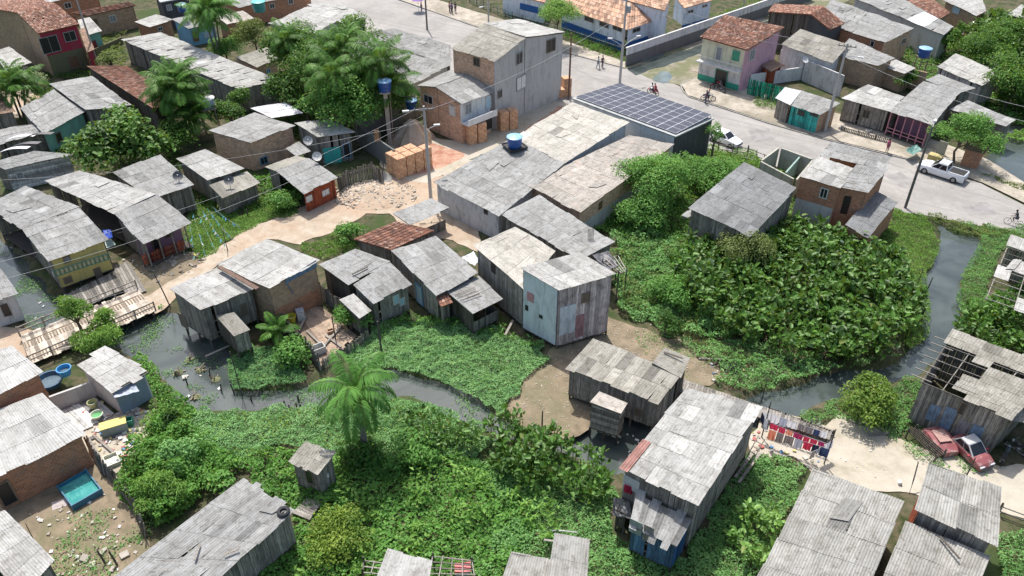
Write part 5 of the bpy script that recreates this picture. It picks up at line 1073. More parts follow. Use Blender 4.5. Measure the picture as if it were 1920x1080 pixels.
cover('dry_stems', 'dry straw coloured litter of leaves along the privy boardwalk', [(500, 1090), (560, 980), (640, 930), (700, 900), (640, 1000), (560, 1090)], 50, .25, 'dry', .3, .1, .25, True, seed=45, patch=.3, cat='dry leaves')

palm('acai_palm', 'lower palm at the foot of the tall palm clump beside the plank shed', 362, 205, 3.6, 3.0, 14, 'tree', None, .1, 2, 1.1, 3)
tree('leafy_tree', 'dark bush between the round glossy tree and the tall palm clump', 335, 262, 2.4, 2.0, 'tree', .3, .9, 10, .9)
tree('leafy_tree', 'dark tree beside the pale house under the long shed end', 445, 190, 1.8, 2.4, 'tree', .26, .9, 8, 1.0)
tree('leafy_tree', 'dense bushes between the warehouse and the tall tree group', 745, 185, 2.8, 3.0, 'tree', .3, .8, 10, 1.0)

tree('cassava_bush', 'left and tallest clump of drooping leafed bush beside the bridge', 138, 590, 1.35, 2.5, 'bright', .42, 1.0, 7, .95, width=.2, cat='bush')
tree('cassava_bush', 'small clump of drooping leafed bush close to the bridge planks', 200, 596, 1.05, 2.0, 'bright', .42, 1.0, 6, .9, width=.2, cat='bush')
tree('cassava_bush', 'lower and widest clump of drooping leafed bush by the near railing', 190, 632, 1.8, 1.4, 'bright', .42, 1.0, 9, .7, width=.2, cat='bush')
cover('scrub', 'uneven bushy scrub between the rubbish, the leaning fence and the ragged roof', [(235, 870), (290, 800), (345, 790), (385, 850), (450, 880), (380, 930), (300, 1005), (268, 985), (240, 930)], 150, .24, 'mid', 2.4, .2, .6, scale=2.2, seed=51, cat='scrub', tilt=.6)
cover('scrub', 'finer yellow green scrub behind the rubbish heap', [(275, 760), (330, 745), (365, 790), (330, 850), (280, 850), (262, 800)], 120, .18, 'bright', 1.3, .1, .5, scale=1.2, seed=52, cat='scrub', patch=.25)
tree('leafy_bush', 'small bright feathery bush against the ragged roof eave', 292, 925, 1.5, 1.5, 'bright', .34, .9, 9, .8, width=.22, cat='bush')
tree('leafy_bush', 'dark bush between the leaning fence and the scrub', 262, 875, 1.2, 1.1, 'tree', .24, .9, 7, .9, cat='bush')
tree('leafy_bush', 'grey green bush standing above the scrub', 345, 850, 1.4, 1.6, 'weed', .22, .9, 8, .9, cat='bush')
tree('leafy_bush', 'medium green bush beside the ragged roof top corner', 420, 900, 1.3, 1.0, 'mid', .3, .9, 7, .8, cat='bush')
tree('leafy_bush', 'spiky dark plant growing between the rubbish and the stream', 322, 788, .9, .9, 'deep', .5, 1.0, 5, .8, width=.25, cat='bush')

cover('creeper_carpet', 'creeper closing in on the shaded side of the large stilt house', [(1292, 1050), (1318, 955), (1395, 862), (1440, 850), (1420, 900), (1390, 960), (1330, 1080)], 170, .17, 'weed', .5, .0, .6, False, scale=1.2, seed=61, tilt=.5, cat='creeper')
cover('creeper_carpet', 'creeper under the porch end of the large stilt house', [(1130, 900), (1165, 915), (1150, 985), (1260, 1040), (1300, 1060), (1180, 1060), (1120, 980)], 150, .18, 'weed', .45, .0, .6, False, scale=1.2, seed=62, tilt=.5, cat='creeper')
cover('bank_weeds', 'leafy weeds along the front stilts of the centre houses', [(700, 610), (770, 585), (850, 602), (930, 615), (990, 630), (1020, 655), (980, 640), (900, 625), (840, 620), (770, 605), (710, 630)], 60, .3, 'mid', .9, .1, .4, False, scale=1.0, seed=63, patch=.35, cat='weeds')
cover('tall_weeds', 'brownish tufts in the marsh grass bay', [(840, 640), (960, 650), (950, 700), (860, 690)], 14, .35, 'olive', .7, .3, .15, True, scale=1.0, seed=64, patch=.5, cat='weeds')

cover('floating_weeds', 'rafts of floating weeds and scum on the stream', [p for p in CH1 if p[0] < 1150], 110, .13, 'weed', .04, WL + .03, .6, False, z=WL, seed=71, cat='floating weeds', patch=.8, dry=True)

cover('bank_weeds', 'weeds growing round the wrecked cars', [(1690, 790), (1740, 800), (1800, 850), (1860, 890), (1840, 900), (1760, 880), (1700, 850)], 60, .2, 'weed', .45, .0, .4, False, seed=72, patch=.35, cat='weeds')

for i_, (lb_, pl_) in enumerate([('scrub beyond the right side of the settlement', [(1965, 30), (2400, 60), (2700, 1250), (1985, 1250), (1990, 1000), (2060, 960), (2060, 880), (1995, 860), (1990, 480), (2080, 500), (2080, 380), (1965, 340)]), ('scrub beyond the left side of the settlement', [(-40, 0), (-400, 0), (-900, 1250), (-60, 1250), (-75, 960), (-140, 620), (-70, 600), (-70, 300)]), ('scrub beyond the near side of the settlement', [(-60, 1130), (420, 1110), (1900, 1130), (2000, 1400), (-100, 1400)])]):
    cover('outer_scrub', lb_, pl_, 12 if i_ < 2 else 60, .5 if i_ < 2 else .24, 'mid', 1.1, .05, .6, False, scale=2.4, seed=80 + i_, cat='scrub', tilt=.5)
# ------------------------------------------------------------------ props
def ring(mb, c, r, tube_r, axis='y', n=20, m=6, t=.5):
    c = Vector(c); pts = []
    for k in range(n + 1):
        a = 2 * math.pi * k / n
        pts.append(c + (Vector((math.cos(a) * r, 0, math.sin(a) * r)) if axis == 'y' else Vector((math.cos(a) * r, math.sin(a) * r, 0))))
    mb.tube(pts, tube_r, m, t, cap=False)
def water_tank(x, y, z, r, hh, label, col='bluet', px=None):
    c = P(x, y, z) if px is None else px; t = thing('water_tank', label, 'water tank', tuple(c), 0, None, True)
    cc = {'bluet': (.02, .09, .32), 'teal': (.04, .28, .26), 'wht': (.35, .5, .6)}[col]; lc = {'bluet': (.25, .45, .70), 'teal': (.1, .45, .42), 'wht': (.72, .72, .66)}[col]
    mb = MB(); mb.lathe((0, 0, 0), [(r * .82, 0), (r * .88, hh * .3), (r * .93, hh * .6), (r, hh)], 20); mb.lathe((0, 0, 0), [(r * .9, hh * .45), (r * .97, hh * .48), (r * .9, hh * .51)], 20); mb.build('tank_body', m_plain(cc, .4), t, smooth=False)
    mb = MB(); mb.lathe((0, 0, 0), [(r * 1.06, hh), (r * 1.06, hh + .06), (r * .8, hh + .14), (r * .3, hh + .2), (r * .12, hh + .24)], 20); mb.build('lid', m_plain(lc, .4), t); return t
c = P(722, 170, 6.6)
t = thing('tank_column', 'tall square concrete column carrying the blue tank above the brick yard', 'column', (c.x, c.y, 0), 0, None, True)
mb = MB(); mb.box((0, 0, 3.2), (.42, .42, 6.4)); mb.build('column', m_plaster((.45, .40, .34), .4), t); mb = MB(); mb.box((0, 0, 6.48), (1.1, 1.1, .16)); mb.build('platform', m_plaster((.4, .37, .33), .4), t)
mb = MB(); mb.tube([(.5, 0, 6.5), (.45, 0, 3), (.4, 0, .1)], .04, 5); mb.build('pipe', m_plain((.4, .3, .25)), t)
water_tank(0, 0, 0, .78, 1.15, 'blue tank with pale lid on the tall concrete column', px=Vector((c.x, c.y, 6.57)))
water_tank(965, 275, 4.25, .8, 1.1, 'blue tank on a black tray on the broad cream roof')
c = P(965, 275, 4.12); t = thing('tank_tray', 'black square tray under the tank on the broad cream roof', 'tray', tuple(c), .5, None, True); mb = MB(); mb.box((0, 0, .03), (2.0, 2.0, .1))
for a in range(4): mb.box((math.cos(a * math.pi / 2) * 1.0, math.sin(a * math.pi / 2) * 1.0, .12), (.06 if a % 2 == 0 else 2.06, 2.06 if a % 2 == 0 else .06, .14))
mb.build('tray', m_plain((.03, .03, .035), .7), t)
def stand(x, y, z, s_, label, legs=.09):
    c = P(x, y, z); t = thing('tank_stand', label, 'stand', (c.x, c.y, 0), .3, None, True)
    for i in (-1, 1):
        for j in (-1, 1): mb = MB(); mb.bar((i * s_ / 2, j * s_ / 2, -.2), (i * s_ / 2 * .9, j * s_ / 2 * .9, z - .1), legs); mb.build('leg', m_wood(WOOD['wood']), t)
    mb = MB(); mb.box((0, 0, z - .05), (s_ * 1.15, s_ * 1.15, .1)); mb.build('platform', m_wood(WOOD['wood']), t); return c
c = stand(389, 200, 3.6, 1.7, 'wooden four legged stand beside the clump of tall palms'); water_tank(0, 0, 0, .95, 1.0, 'white and pale blue tank on the wooden stand beside the palms', 'wht', px=Vector((c.x, c.y, 3.61)))
c = stand(1731, 106, 3.4, 1.1, 'thin stand between the vine hung wall and the arum mass'); water_tank(0, 0, 0, .8, 1.1, 'blue tank on the thin stand at top right', px=Vector((c.x, c.y, 3.41)))
water_tank(343, 21, 4.42, .7, 1.0, 'blue tank on the dark flat roofed block')
water_tank(487, 21, 3.9, 1.0, 1.4, 'teal tank above the terracotta rooms at the top', 'teal')
water_tank(772, 203, 2.5, .7, 1.0, 'blue tank half hidden behind the lamp arm at the yard wall')
def dish(x, y, z, r, label, az=-1.2, el=.7, c_=(.35, .35, .34)):
    c = P(x, y, z); t = thing('satellite_dish', label, 'satellite dish', tuple(c), 0, 'satellite dishes on the shacks', True); tl = Matrix.Rotation(az, 3, 'Z') @ Matrix.Rotation(math.pi / 2 - el, 3, 'Y')
    mb = MB(); prof = [(r * k / 5, .28 * r * (k / 5) ** 2) for k in range(6)]; n = 16
    rings = [[tl @ Vector((rr * math.cos(2 * math.pi * a / n), rr * math.sin(2 * math.pi * a / n), zz)) + Vector((0, 0, .7)) for a in range(n)] for rr, zz in prof]
    for a, b in zip(rings[1:], rings[2:]):
        for k in range(n): j = (k + 1) % n; mb.face([a[k], a[j], b[j], b[k]])
    mb.face(rings[1]); mb.build('reflector', m_plain(c_, .5), t)
    mb = MB(); mb.tube([(0, 0, -.3), (0, 0, .62)], .03, 6); f = tl @ Vector((0, 0, r * .9)) + Vector((0, 0, .7)); mb.tube([tl @ Vector((r, 0, .25 * r)) + Vector((0, 0, .7)), f], .015, 4); mb.build('mast', m_plain((.3, .3, .3), .5, .5), t)
    mb = MB(); mb.box(f, (.1, .1, .1)); mb.build('receiver', m_plain((.5, .5, .5)), t)
dish(579, 275, 3.2, .5, 'dish on the awning between the pale brick house and the teal door house'); dish(596, 305, 2.9, .5, 'tilted dish behind the gabled house with red front', c_=(.55, .55, .52))
dish(337, 342, 3.0, .5, 'dark dish on the plain grey roofed house by the grassy verge', c_=(.12, .12, .12)); dish(432, 350, 2.4, .5, 'dark dish on the low lean-to roof above the verge', c_=(.12, .12, .12)); dish(1507, 122, 3.0, .45, 'pale dish in front of the white walled house at top right', c_=(.6, .6, .6))

# street poles -------------------------------------------------------
def pole(x, y, h, label, r=.16, arm=None, lamp=None, cross=True, mat=(.42, .41, .39), lean=(0, 0), xf=False, cat='utility pole'):
    c = P(x, y, 0); t = thing('utility_pole', label, cat, tuple(c), 0, None, True); top = Vector((lean[0], lean[1], h)); mb = MB(); mb.tube([(0, 0, -.3), lerp(Vector((0, 0, 0)), top, .5), top], [r * 1.15, r, r * .7], 8); mb.build('shaft', m_plaster(mat, .35), t)
    if cross:
        mb = MB(); a = cross if isinstance(cross, float) else .6; d = Vector((math.cos(a), math.sin(a), 0)); q = top - Vector((0, 0, .35)); mb.bar(q - d * 1.0, q + d * 1.0, .1, .12)
        for k in (-.9, -.35, .35, .9): mb.lathe(q + d * k + Vector((0, 0, .06)), [(.05, 0), (.07, .08), (.03, .18)], 8)
        mb.build('crossarm', m_plain((.3, .28, .26), .7), t)
    for l in (lamp or []):
        dx, dy, dz, z0 = l; s_ = lerp(Vector((0, 0, 0)), top, z0 / h); e = s_ + Vector((dx, dy, dz)); mb = MB(); mb.tube([s_, lerp(s_, e, .55) + Vector((0, 0, .12)), e], [.045, .04, .035], 6); mb.build('lamp_arm', m_plain((.5, .5, .5), .4, .6), t)
        mb = MB(); n = (e - s_).normalized(); mb.box(e + n * .25, (.62, .22, .14), math.atan2(n.y, n.x)); mb.build('lamp_head', m_plain((.7, .7, .68), .4), t)
    if xf: mb = MB(); mb.lathe((.38, 0, h - 2.6), [(.1, 0), (.28, .03), (.28, .85), (.1, .95)], 12); mb.build('transformer', m_plain((.35, .36, .37), .5), t)
    return c + top
pA = pole(808, 372, 10.2, 'tall concrete pole with a street lamp arm beside the brick yard', lamp=[(-1.5, -.3, .1, 9.7), (.9, .2, .5, 7.5)], lean=(-.1, .1), cross=.2)
mb = MB(); mb.bar(pA + Vector((-.9, 0, -.05)), pA + Vector((.2, 0, -.05)), .5, .12)
pB = pole(1162, 155, 12.0, 'concrete pole with two lamp arms at the street corner', lamp=[(-1.5, .3, .9, 4.9), (1.9, .9, 1.0, 4.9)], cross=.6, xf=True)
pC = pole(1546, 248, 10.8, 'concrete pole with cross arm beside the teal shack', cross=-.4, lamp=[(1.3, -.6, .2, 9.2)], lean=(.15, .1))
pD = pole(1697, 390, 9.0, 'dark pole with single lamp at the grass bank corner', r=.13, mat=(.16, .15, .14), cross=False, lamp=[(.4, .6, .35, 8.8)])
pE = pole(1066, 186, 8.6, 'thin rusty pole beside the cement block', r=.12, mat=(.2, .12, .09), cross=False)
pF = pole(801, 56, 8, 'dark pole at the far side of the upper road', r=.13, mat=(.15, .14, .13), cross=.4)
pG = pole(916, 43, 8.5, 'pale pole on the pavement before the school', r=.12, cross=.4, lamp=[(-.9, -.6, .1, 2.6)])
pH = pole(184, 122, 9.6, 'leaning pale pole beside the red front house', r=.13, cross=False, lean=(-.25, .2))
pI = pole(720, 322, 4.6, 'thin iron pole with a brown board in the brick yard', r=.05, cross=False, mat=(.1, .1, .1), cat='sign pole')
mb = MB(); q = P(718, 322, 0); mb.box((q.x - .25, q.y, 4.3), (.55, .06, 1.3), .3); o = mb.build('board', m_wood((.32, .2, .12))); tag(o, 'brown board tied on the thin iron pole in the brick yard', 'board')
pJ = pole(1392, 24, 3.2, 'short post on the school wall', r=.1, cross=False, cat='post')
def wire(a, b, sag, label, r=.012):
    pts = [lerp(a, b, k / 14) - Vector((0, 0, sag * 4 * (k / 14) * (1 - k / 14))) for k in range(15)]; mb = MB(); mb.tube(pts, r, 5); o = mb.build('power_line', m_plain((.12, .12, .12) if r > .03 else (.42, .42, .42), .6)); tag(o, label, 'cable')
u = Vector((0, 0, 1))
far = P(-60, 505, 6.5)
wire(pA - u * .3 + Vector((-.8, -.1, 0)), far, 1.5, 'upper cable from the brick yard pole over the yellow house'); wire(pA - u * .9, far + Vector((0, -2.0, -.6)), 1.7, 'lower cable from the brick yard pole over the yellow house')
wire(pA - u * 1.6, P(-60, 340, 5.5), 1.2, 'cable from the brick yard pole to the far left edge')
wire(pA - u * .3 + Vector((.8, .1, 0)), pB - u * 2.5, 1.0, 'upper cable between the brick yard pole and the corner pole', .018)
wire(pB - u * .35 + Vector((.7, .6, 0)), pC - u * .4, .8, 'upper cable from the corner pole to the teal shack pole', .018); wire(pB - u * 1.2, pC - u * 1.2, .9, 'lower cable from the corner pole to the teal shack pole', .018)
wire(pC - u * .4, P(1990, 215, 9.5), .7, 'upper cable from the teal shack pole to the right edge', .02); wire(pC - u * 1.3, P(1990, 245, 8.5), .7, 'lower cable from the teal shack pole to the right edge', .02)
wire(pB - u * .4, pG - u * .4, .6, 'upper cable along the pavement in front of the school', .018); wire(pB - u * 1.2, pG - u * 1.1, .7, 'lower cable along the pavement in front of the school', .018)
wire(P(50, 590, 3.0), P(300, 525, 3.2), .3, 'thin line across the canal above the bridge', .015)
wire(P(722, 163, 6.9), P(780, 180, 5.2), .5, 'sagging hose from the column tank to the brick gable', .035)
wire(P(1845, 395, .9), P(1990, 420, 1.0), .02, 'cable lying along the right bank', .015)
# pallets of bricks --------------------------------------------------
def pallet(x, y, rz, label, z=0.0, first=[None], c=None):
    p = P(x, y, z) if c is None else c
    if first[0] is None:
        t = thing('brick_stack', label, 'brick stack', tuple(p), rz, 'stacked cubes of orange hollow bricks', True); mb = MB()
        for i in range(5):
            for j in range(5):
                for k in range(6):
                    if 0 < i < 4 and 0 < j < 4 and k < 5: continue
                    mb.box(((i - 2) * .215 + rnd.uniform(-.006, .006), (j - 2) * .215 + rnd.uniform(-.006, .006), .1 + k * .2), (.205, .205, .192), 0, rnd.random())
        k = NT('new_brick'); tn = k.attr(); k.col(k.mix(k.ramp(tn, 0, 1), (.46, .25, .14), (.66, .41, .25))); mb.build('bricks', k.done(.9), t)
        mb = MB()
        for s_ in (-.3, .3): mb.box((s_, 0, .6), (.03, 1.10, 1.21))
        mb.build('strap', m_plain((.5, .42, .32)), t); first[0] = t; return t
    return dup(first[0], p, rz, label)
gy = P(760, 338, 0); dd_ = (P(812, 318, 0) - P(758, 340, 0)); dd_.z = 0; dd_.normalize(); nv_ = Vector((-dd_.y, dd_.x, 0)); rr_ = math.atan2(dd_.y, dd_.x); q0 = P(748, 338, 0)
nm_ = ['nearest', 'second', 'third', 'fourth']
for lv in range(2):
    for i in range(4):
        for j in range(2):
            if lv == 1 and i == 3 and j == 1: continue
            pallet(0, 0, rr_ + rnd.uniform(-.03, .03), '%s brick cube from the left in the %s, %s layer of the yard stack' % (nm_[i], 'front row' if j == 0 else 'back row', 'lower' if lv == 0 else 'upper'), c=q0 + dd_ * (.6 + i * 1.17) + nv_ * (.55 + j * 1.17) + Vector((0, 0, lv * 1.22)))
b0 = P(884, 268, 0)
for lv in range(2):
    for i in range(2): pallet(0, 0, .45, '%s cube of the %s under the white balcony' % ('left' if i == 0 else 'right', 'lower pair' if lv == 0 else 'upper pair'), c=b0 + Vector((i * 1.1, i * .5, lv * 1.22)))
b0 = P(943, 243, 0)
for lv in range(2):
    for i in range(2): pallet(0, 0, .45, '%s cube of the %s against the cement block' % ('left' if i == 0 else 'right', 'lower pair' if lv == 0 else 'upper pair'), c=b0 + Vector((i * 1.1, i * .5, lv * 1.22)))
for lv in range(2): pallet(1061, 178, .3, '%s cube of the roadside stack by the thin rusty pole' % ('lower' if lv == 0 else 'upper'), z=0) if lv == 0 else pallet(0, 0, .34, 'upper cube of the roadside stack by the thin rusty pole', c=P(1061, 178, 0) + Vector((0, 0, 1.22)))
pallet(1050, 182, .3, 'single cube left of the roadside stack by the cement block')
def mound(name, label, x, y, r, h, mat, rocks=0, cat='heap', col=(.4, .34, .28), rs=(.1, .35), sx=1.0):
    c = P(x, y, 0); t = thing(name, label, cat, tuple(c), 0, None, True); n = 28; m = 9; mb = MB(); rings = []
    for i in range(m + 1):
        f = i / m; ring_ = []
        for k in range(n):
            a = 2 * math.pi * k / n; rr = r * f * (1 + .22 * (float(vnoise(math.cos(a) * 2 + x, math.sin(a) * 2, .7)) - .5) * 2); X = rr * math.cos(a) * sx; Y = rr * math.sin(a)
            ring_.append(Vector((X, Y, h * (1 - f) ** .9 * (.8 + .5 * float(vnoise(X + x, Y, .8))) - (.06 if i == m else 0))))
        rings.append(ring_)
    for a, b in zip(rings, rings[1:]):
        for k in range(n): j = (k + 1) % n; mb.face([a[k], b[k], b[j], a[j]])
    mb.build(name.split('_')[0] + '_mound', mat, t, smooth=True)
    if rocks:
        mb = MB()
        for _ in range(rocks):
            a = rnd.uniform(0, 6.28); f = rnd.random() ** .6 * 1.05; X = r * f * math.cos(a) * sx; Y = r * f * math.sin(a); s_ = rnd.uniform(*rs)
            mb.box((X, Y, max(0, h * (1 - f)) * .9 + s_ * .15), (s_, s_ * rnd.uniform(.5, 1), s_ * rnd.uniform(.2, .6)), rnd.uniform(0, 3), rnd.random(), Matrix.Rotation(rnd.uniform(-.6, .6), 3, 'X') @ Matrix.Rotation(rnd.uniform(-.5, .5), 3, 'Y'))
        k = NT('broken_masonry'); tn = k.attr(); k.col(k.mix(k.ramp(tn, 0, 1), mul(col, .7), mul(col, 1.35))); o = mb.build('rubble', k.done(.9), t); tag(o, kind='stuff')
mound('clay_heap', 'heap of orange clay behind the stacked bricks', 772, 264, 2.7, 2.8, m_ground('path'))
mound('gravel_heap', 'small grey gravel heap at the foot of the stacked bricks', 722, 335, .95, .8, m_ground('concrete'))
mound('rubble_heap', 'spread heap of broken masonry beside the dirt path', 702, 365, 3.0, .55, m_ground('path'), 420, cat='rubble', col=(.42, .36, .29), sx=1.5)
mound('rubble_heap', 'small gravelly heap of stones beside the fence in the brick yard', 655, 372, 1.4, .3, m_ground('path'), 80, cat='rubble', col=(.4, .34, .28))
mound('ash_heap', 'dark burnt heap of rubbish on the mudflat', 1370, 685, 1.1, .3, m_plain((.04, .03, .028), .9), 90, cat='heap', col=(.07, .05, .05), rs=(.05, .2))
mound('rubble_heap', 'earth and stones under the red picket porch', 322, 492, 2.2, .35, m_ground('mud'), 120, cat='rubble', col=(.25, .22, .18), sx=1.3)
# fences --------------------------------------------------------------
slats('picket_fence', 'red picket porch front of the long plank house', 'fence', [(272, 497), (349, 467)], 1.1, 'woodr', z=.45, ragged=.1, gap=.03)
slats('plank_fence', 'patched plank fence beside the gabled red front house', 'fence', [(638, 362), (655, 348), (700, 335), (718, 345)], 1.9, 'wood')
slats('plank_fence', 'dark plank fence left of the fenced dirt yard', 'fence', [(514, 582), (545, 630), (575, 660), (598, 690)], 1.5, 'wood', gap=.02)
slats('plank_fence', 'weathered plank fence between the brick house and the mottled roofs', 'fence', [(602, 560), (640, 590), (660, 612)], 1.7, 'wood', gap=.02)
slats('low_fence', 'low rail fence along the water side of the fenced dirt yard', 'fence', [(600, 695), (655, 665), (690, 635)], 1.0, 'woodl', gap=.05)
slats('leaning_fence', 'long curved fence of leaning slats between the pool yard and the bushes', 'fence', [(168, 850), (190, 885), (218, 915), (245, 950), (262, 985), (272, 1010)], 1.5, 'wood', gap=.10, wd=.1, ragged=.3, lean=.15)
slats('picket_fence', 'white picket fence beneath the small shelter at far left', 'fence', [(33, 150), (60, 138)], 1.2, 'woodw')
slats('school_fence', 'green mesh fence of the school along the pavement', 'fence', [(880, 5), (960, 38), (1060, 66), (1172, 104)], 1.3, 'woodg', gap=.35, wd=.05, ragged=0)
slats('post_fence', 'sparse post fence behind the white hatchback', 'fence', [(1345, 285), (1400, 292), (1440, 308)], 1.2, 'wood', gap=1.0, wd=.08)
slats('wire_fence', 'wooden posts and rail at the bottom right green corner', 'fence', [(1870, 965), (1990, 1010)], 1.0, 'wood', gap=1.4, wd=.09)
slats('plank_fence', 'board fence in front of the plank window house by the pavement', 'fence', [(1575, 246), (1640, 264), (1665, 270)], .7, 'wood', gap=.06)
slats('walkway_parapet', 'line of upright boards along the boardwalk by the stream', 'fence', [(1440, 772), (1500, 795), (1560, 818)], .5, 'woodd', gap=.05)
# bridge, decks and boardwalks ----------------------------------------
def deck(name, label, q, z, cat='deck', mat='woodl', wd=.2, gap=.02, posts=True, along=False, par=None):
    A, B, C, D = [P(x, y, z) for x, y in q]; c = (A + B + C + D) / 4; t = thing(name, label, cat, (c.x, c.y, 0)) if par is None else par; mb = MB(); L = (B - A).length; n = max(2, int(L / (wd + gap)))
    for i in range(n):
        u0 = i / n; u1 = (i + wd / (wd + gap)) / n; j = rnd.uniform(-.03, .03); a, b, cc, d = bil(A, B, C, D, u0, j), bil(A, B, C, D, u1, j), bil(A, B, C, D, u1, 1 + j), bil(A, B, C, D, u0, 1 + j)
        slab(mb, a, b, cc, d, .05, rnd.uniform(0, .02), rnd.random())
    mb.build('planks', m_wood(WOOD[mat]), t); mb = MB(); dn = Vector((0, 0, .13)); 
    for v in (.08, .5, .92): mb.bar(bil(A, B, C, D, 0, v) - dn, bil(A, B, C, D, 1, v) - dn, .1, .12)
    mb.build('beams', m_wood(WOOD['woodd']), t)
    if posts:
        k = max(1, round(L / 2))
        for i in range(k + 1):
            for v in (.06, .94): p = bil(A, B, C, D, min(.98, max(.02, i / k)), v); m = MB(); m.bar((p.x, p.y, -1.1), (p.x, p.y, z - .06), .12); m.build('pile', m_wood(WOOD['woodd']), t)
    return t, (A, B, C, D)
t, (A, B, C, D) = deck('footbridge', 'pale plank footbridge with low railings over the left canal', [(38, 630), (258, 541), (292, 582), (58, 684)], .42, 'bridge', 'woodt', .3, .004)
for v in (.25, .72):
    mb = MB()
    for k in range(40): u0 = k / 40 + .004; a, b, cc, d = [bil(A, B, C, D, u0 + e, v + f) + Vector((0, 0, .025)) for e, f in ((0, 0), (.012, 0), (.012, .2), (0, .2))]; slab(mb, a, b, cc, d, .03, 0)
    mb.bar(bil(A, B, C, D, .03, v) + u * .02, bil(A, B, C, D, .97, v) + u * .02, .05, .04); mb.build('dark_gap_bars', m_wood((.26, .205, .15)), t)  # dark bars on top of the planks; their colour stands for shade in open gaps
for nm, (a, b) in (('far', (A, B)), ('near', (D, C))):
    mb = MB(); L = (b - a).length
    for zz in (.45, .85): mb.bar(a + u * zz, b + u * zz, .07, .09)
    for k in range(int(L / 1.6) + 1): q = lerp(a, b, k / int(L / 1.6)); mb.bar(q - u * .1, q + u * .95, .09)
    mb.build('railing', m_wood(WOOD['woodl']), t)
deck('porch_deck', 'dark plank deck in front of the yellow fronted house', [(115, 556), (214, 508), (232, 540), (135, 590)], .4, 'deck', 'wood')
deck('boardwalk', 'loose planks between the yellow house and the red porch house', [(210, 500), (240, 488), (275, 545), (235, 550)], .2, 'deck', 'wood', posts=False)
deck('yard_deck', 'fenced plank and earth yard deck built out over the marsh', [(528, 585), (600, 572), (668, 628), (600, 690)], .25, 'deck', 'earth', gap=.002, wd=.35)
deck('boardwalk', 'narrow boardwalk from the privy hut to the ragged roof house', [(598, 905), (548, 962), (580, 975), (615, 925)], .4, 'boardwalk', 'woodc')
deck('boardwalk', 'boardwalk along the stream behind the clothes lines', [(1268, 706), (1562, 806), (1556, 824), (1262, 730)], .42, 'boardwalk', 'wood')
deck('concrete_step', 'patio slab of the whitish shack beside the big brick house', [(110, 770), (180, 745), (215, 775), (150, 810)], .15, 'patio', 'woodw', posts=False)
def ladder(label, a, b, w_=.45):
    d = (b - a); s_ = Vector((-d.y, d.x, 0)).normalized() * w_ / 2; c = (a + b) / 2; t = thing('ladder', label, 'ladder', (c.x, c.y, 0)); mb = MB(); mb.bar(a + s_, b + s_, .06); mb.bar(a - s_, b - s_, .06); mb.build('side_rails', m_wood(WOOD['woodl']), t); m = MB()
    for k in range(1, 8): p = lerp(a, b, k / 8); m.bar(p + s_, p - s_, .05)
    m.build('rungs', m_wood(WOOD['woodl']), t)
ladder('wooden ladder propped beside the porch house in the grass', P(1385, 898, .1), P(1428, 820, 2.2))
# balustrade on the yellow front
a = P(103, 512, 2.0); b = P(208, 478, 1.9); c = (a + b) / 2; t = thing('balustrade', 'green and white balustrade hung across the yellow front', 'railing', (c.x, c.y, 0)); mb = MB(); m2 = MB(); n = 26
off = Vector((.2, -.55, 0))
for k in range(n): q = lerp(a, b, k / n) + off; (mb if k % 2 else m2).bar(q, q + u * .55, .09, .04)
mb.build('green_slats', m_plain((.07, .22, .15), .7), t); m2.build('white_slats', m_plain((.5, .52, .48), .7), t); mb = MB(); mb.bar(a + off, b + off, .07); mb.bar(a + off + u * .55, b + off + u * .55, .07); mb.build('rails', m_plain((.07, .22, .15), .7), t)
# bunting ------------------------------------------------------------
mb_ = []
cols_ = [(.18, .55, .75), (.75, .72, .12), (.15, .55, .45), (.75, .78, .78)]
bm_ = [MB() for _ in cols_]; ln = MB(); hub = P(362, 405, 2.2)
st_ = [P(345, 478, .5), P(365, 486, .4), P(385, 480, .4), P(405, 470, .4), P(424, 462, .5), P(440, 452, .6)]; root_ = thing('bunting', 'strings of blue, green and yellow bunting stretched over the grass verge', 'bunting', (P(395, 430, 0).x, P(395, 430, 0).y, 0))
for i, e in enumerate(st_ + [P(450, 425, 1.6), P(415, 388, 1.8)]):
    s_ = P(345 + i * 9, 412 - i * 4, 2.4); L = (e - s_).length; n = int(L / .34); ln.tube([s_, lerp(s_, e, .5) - u * .25, e], .008, 3)
    for k in range(n):
        q = lerp(s_, e, k / n) - u * (1.0 * (k / n) * (1 - k / n)); d = Vector((rnd.uniform(-.2, .2), rnd.uniform(-.25, .05), -.26)); w_ = (e - s_).normalized() * .15; bm_[rnd.choice([0, 0, 0, 1, 2, 3])].face([q - w_, q + w_, q + d])
ln.build('strings', m_plain((.4, .4, .4)), root_)
for m, c_ in zip(bm_, cols_): o = m.build('flags', m_plain(c_, .7), root_); o and tag(o, kind='stuff')
# simple upright stakes ---------------------------------------------
def stake(x, y, h, label, r=.06, lean=(0, 0), cat='post', group='stakes and posts', mat='woodd', z=0.0):
    c = P(x, y, z); mb = MB(); mb.tube([c - u * .5, c + Vector((lean[0] * .5, lean[1] * .5, h * .5)), c + Vector((lean[0], lean[1], h))], [r, r * .9, r * .75], 6); o = mb.build('wooden_post', m_wood(WOOD[mat])); tag(o, label, cat, group)
stake(320, 574, 3.2, 'leaning dark post beside the end of the bridge', lean=(-.7, .3)); stake(716, 665, 3.4, 'mossy pole standing in the marsh grass bay', .09); stake(906, 622, .7, 'short dark stake in the marsh grass bay')
stake(1016, 810, 2.1, 'thin stake at the mudflat edge'); stake(764, 850, 1.8, 'dark post right of the shaggy palm', .08); stake(560, 752, .6, 'stub in the stream left of the palm', .09, z=WL); stake(534, 760, .5, 'small stub near the stream edge', .07, z=WL)
